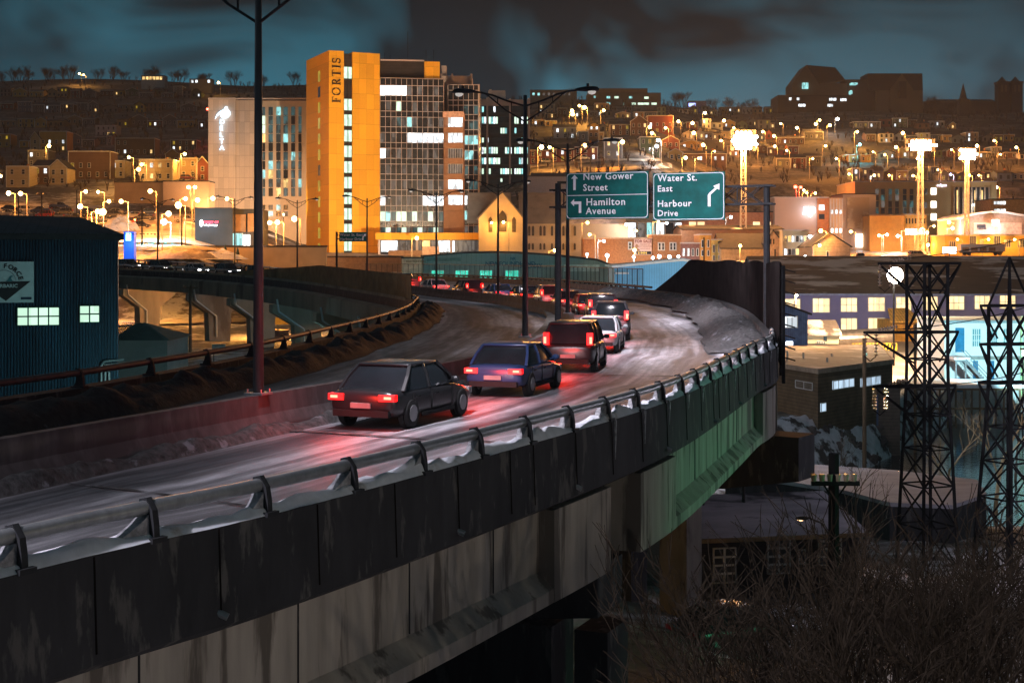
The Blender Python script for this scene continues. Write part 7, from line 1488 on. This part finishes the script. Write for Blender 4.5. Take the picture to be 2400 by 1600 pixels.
# snow heaps
def heap(px, py, w, h, d, m, lab):
    p = P(px, py, d); g0 = ground(p.x, p.y); b = MB(); n_ = 22
    for j in range(n_ + 1):
        for i in range(n_ + 1):
            x = (i / n_ * 2 - 1); y = (j / n_ * 2 - 1); f = max(0, 1 - (x * x + y * y)) ** .7; b.v.append((p.x + x * w / 2, p.y + y * w * .35, g0 - .2 + h * f * (1 + .5 * noise.noise(Vector((x * 3, y * 3, px))) + .25 * noise.noise(Vector((x * 9, y * 9, px))))))
    for j in range(n_):
        for i in range(n_): k = j * (n_ + 1) + i; b.f.append((k, k + 1, k + n_ + 2, k + n_ + 1))
    b.mi = [0] * len(b.f); tag(b.build('snow_heap', m, smooth=True), lab, kind='stuff')
heap(282, 512, 9, 3.2, 318, M_SNOW, 'tall snow heap in the car park'); heap(430, 560, 14, .9, 278, mat('tan_snow', (.4, .34, .26), bump=.6), 'snow covered slope left of the black restaurant'); heap(495, 575, 14, 1.6, 276, M_SNOW, 'ploughed snow before the black restaurant'); heap(425, 583, 13, 1.8, 262, mat('tan_snow', (1, 1, 1)), 'lumpy tan snow heap behind the bridge rail')
# ---------------- bare trees ----------------
M_BARK = mat('bark_grey', (.12, .095, .07), var=.3); M_BARKY = mat('bark_pale', (.4, .33, .2), var=.3); M_TWIG = mat('twig_brown', (.04, .03, .022), var=.5, spec=0)
def tree_mesh(seed, H, spread=.5, stems=1, depth=4, r0=.1, twig=False, kids=3):
    R_ = random.Random(seed); bt = MB(); bc = MB()
    def br_(p, d, L_, r, k):
        q = p; segs = 3; dd = d.copy()
        for s in range(segs):
            dd = (dd + Vector((R_.uniform(-1, 1), R_.uniform(-1, 1), R_.uniform(-.2, .7))) * .16).normalized(); n_ = q + dd * L_ / segs; ra = r * (1 - s / segs * .35); rb = r * (1 - (s + 1) / segs * .35)
            (bt if k == depth else bc).cone(q, n_, ra, rb, 5 if k > 2 else 3, cap=False); q = n_
            if k > 0 and s > 0:
                for _ in range(kids - 1 if s < segs - 1 else kids):
                    v = (dd + Vector((R_.uniform(-1, 1), R_.uniform(-1, 1), R_.uniform(-.3, .5))) * spread * 1.5).normalized(); br_(q, v, L_ * R_.uniform(.5, .75), max(.006, r * .5), k - 1)
    for s in range(stems):
        a = R_.uniform(0, 6.28); t = 0 if stems == 1 else R_.uniform(.15, .5); br_(Vector((math.cos(a) * t * .3, math.sin(a) * t * .3, 0)), Vector((math.cos(a) * t, math.sin(a) * t, 1)).normalized(), H * .5, r0, depth)
    return bt, bc
def tree_proto(name, *a, m=None, **k):
    bt, bc = tree_mesh(*a, **k); r = empty(name); bt.build('trunk', m or M_BARK, r); bc.build('crown', m or M_BARK, r); return r
def place(proto, used, x, y, z, s, rz, lab, cat, group=None):
    o = proto if not used.get(proto.name) else copytree(proto); used[proto.name] = 1; o.location = (x, y, z); o.scale = (s, s, s); o.rotation_euler = (0, 0, rz); o.pop('group', None) if 'group' in o else None; return tag(o, lab, cat, group)
US = {}
RT = [tree_proto('bare_tree', 11 + k, 8, m=M_TWIG, spread=.6, stems=3, depth=4, r0=.2, kids=3) for k in range(3)]
sky = [(8, 172), (30, 168), (48, 172), (62, 168), (112, 172), (118, 176), (152, 172), (165, 176), (230, 184), (262, 184), (290, 178), (352, 176), (368, 180), (410, 188), (425, 190), (468, 186), (480, 184), (548, 200), (620, 198), (690, 205), (1335, 232), (1580, 250), (1600, 250), (1670, 256), (1712, 256), (1740, 258), (1760, 258), (2180, 240), (2230, 244)]
for i, (px, py) in enumerate(sky):
    d = 985 if px < 800 else 940; p = P(px, py, d); gz2 = ground(p.x, d); place(RT[i % 3], US, p.x, d, gz2 - 1.5, 1.0 + .5 * ((i * 7) % 5) / 5, i, f"bare tree silhouetted on the skyline, {nth(i)} from the left frame edge", 'tree', 'bare trees along the skyline')
T1 = tree_proto('bare_tree', 51, 7, m=M_BARKY, spread=.5, depth=4, r0=.14, kids=2); T2 = tree_proto('bare_tree', 77, 6, m=M_BARK, spread=.55, depth=4, r0=.11, kids=2)
for t_, px, d, s, lab in ((T1, 2332, 96, 1.2, 'yellow-lit bare tree between the pylons by the water'), (T1, 2212, 97, .95, 'pale slender bare tree behind the first pylon'), (T2, 2380, 112, 1.1, 'bare tree at the right frame edge by the water'), (T2, 1958, 106, .75, 'small bare tree before the brown flat-roofed building'), (T2, 1862, 104, .7, 'thin bare tree on the bank next to the viaduct'), (T2, 1900, 100, .45, 'green-lit little bush tree at the water below the bank'), (T2, 2290, 134, .8, 'bare tree below the snowy terrace'), (T2, 2350, 136, .7, 'bare tree below the white house windows'), (T2, 1990, 60, 1., 'dark bare tree rising beside the black utility pole')):
    x = (px - 1200) / F * d; place(t_, US, x, d, max(-2.6, ground(x, d)) - .1, s, px * .37, lab, 'tree')
SH = [tree_proto('bare_shrub', 100 + k, 3.4, m=M_TWIG, spread=.55, stems=4, depth=4, r0=.045, kids=2) for k in range(5)]
rg = random.Random(3); n_ = 0; pos = []
for k in range(400):
    px = rg.uniform(1560, 2460); d = rg.uniform(19, 50); x = (px - 1200) / F * d; z = ground(x, d); 
    if px < 1700 and d > 30: continue
    if d > 42 and px < 2060: continue
    if px < 1990 and d > 27: continue
    pos.append((px, d, x, z))
pos = pos[:36]; pos.sort(key=lambda t: t[0])
for i, (px, d, x, z) in enumerate(pos):
    ty = CZ - (rg.uniform(1280, 1480) + max(0, (1950 - px)) * .62 - HY) / F * d; s = min(1.9, max(.5, (ty - z) / 3.3)); place(SH[i % 5], US, x, d, z - .15, s, i * 1.7, 'leafless brown shrub in the dark thicket on the near slope', 'shrub', 'leafless shrubs of the thicket on the near slope')
for i, (px, py) in enumerate(((528, 577), (557, 577), (1185, 0))[:2]): 
    p = P(px, 592, 283); r = empty('small_fir', (p.x, p.y, ground(p.x, p.y)), 0, f"small dark fir {'left' if i == 0 else 'right'} of the pair below the black restaurant", 'tree'); MB().cone((0, 0, 0), (0, 0, 1), .1, .08, 6).build('trunk', M_BARK, r); q = MB()
    for k in range(5): q.cone((0, 0, .4 + k * .45), (0, 0, 1.2 + k * .45), .85 - k * .15, .03, 9)
    q.build('crown', mat('fir_green', (.02, .04, .025), var=.4), r)
# leafless scrub over the hillside
sb = MB(); rq = random.Random(21)
for k in range(2600):
    u = rq.uniform(-.37, .37); d = rq.uniform(430, 1000)
    if -.14 < u < 0: continue
    x = u * d; z = ground(x, d); hh = rq.uniform(1.5, 5)
    for q in range(7):
        a = rq.uniform(0, 6.28); t = rq.uniform(.2, 1.) * hh * .45; sb.add([(x - .12, d, z), (x + .12, d, z), (x + math.cos(a) * t, d + math.sin(a) * t, z + hh * rq.uniform(.6, 1))], [(0, 1, 2)])
        sb.add([(x + math.cos(a) * t * .5, d + math.sin(a) * t * .5, z + hh * .4), (x + math.cos(a) * t * .5 + .15, d + math.sin(a) * t * .5, z + hh * .45), (x + math.cos(a + .8) * t, d + math.sin(a + .8) * t, z + hh * .85)], [(0, 1, 2)])
tag(sb.build('hillside_scrub', M_TWIG), 'leafless scrub covering the hillside between the houses', kind='stuff')
# evening haze
hz = MB().box(-1480, 1480, -120, 1600, -9, 175).build('haze', [], None); hm = bpy.data.materials.new('haze_air'); hm.use_nodes = True; hm.node_tree.nodes.clear()
ho = hm.node_tree.nodes.new('ShaderNodeOutputMaterial'); hv = hm.node_tree.nodes.new('ShaderNodeVolumePrincipled'); hv.inputs['Color'].default_value = (.9, .93, 1, 1); hv.inputs['Density'].default_value = HAZE; hm.node_tree.links.new(hv.outputs[0], ho.inputs['Volume']); hz.data.materials.append(hm); tag(hz, kind='stuff')
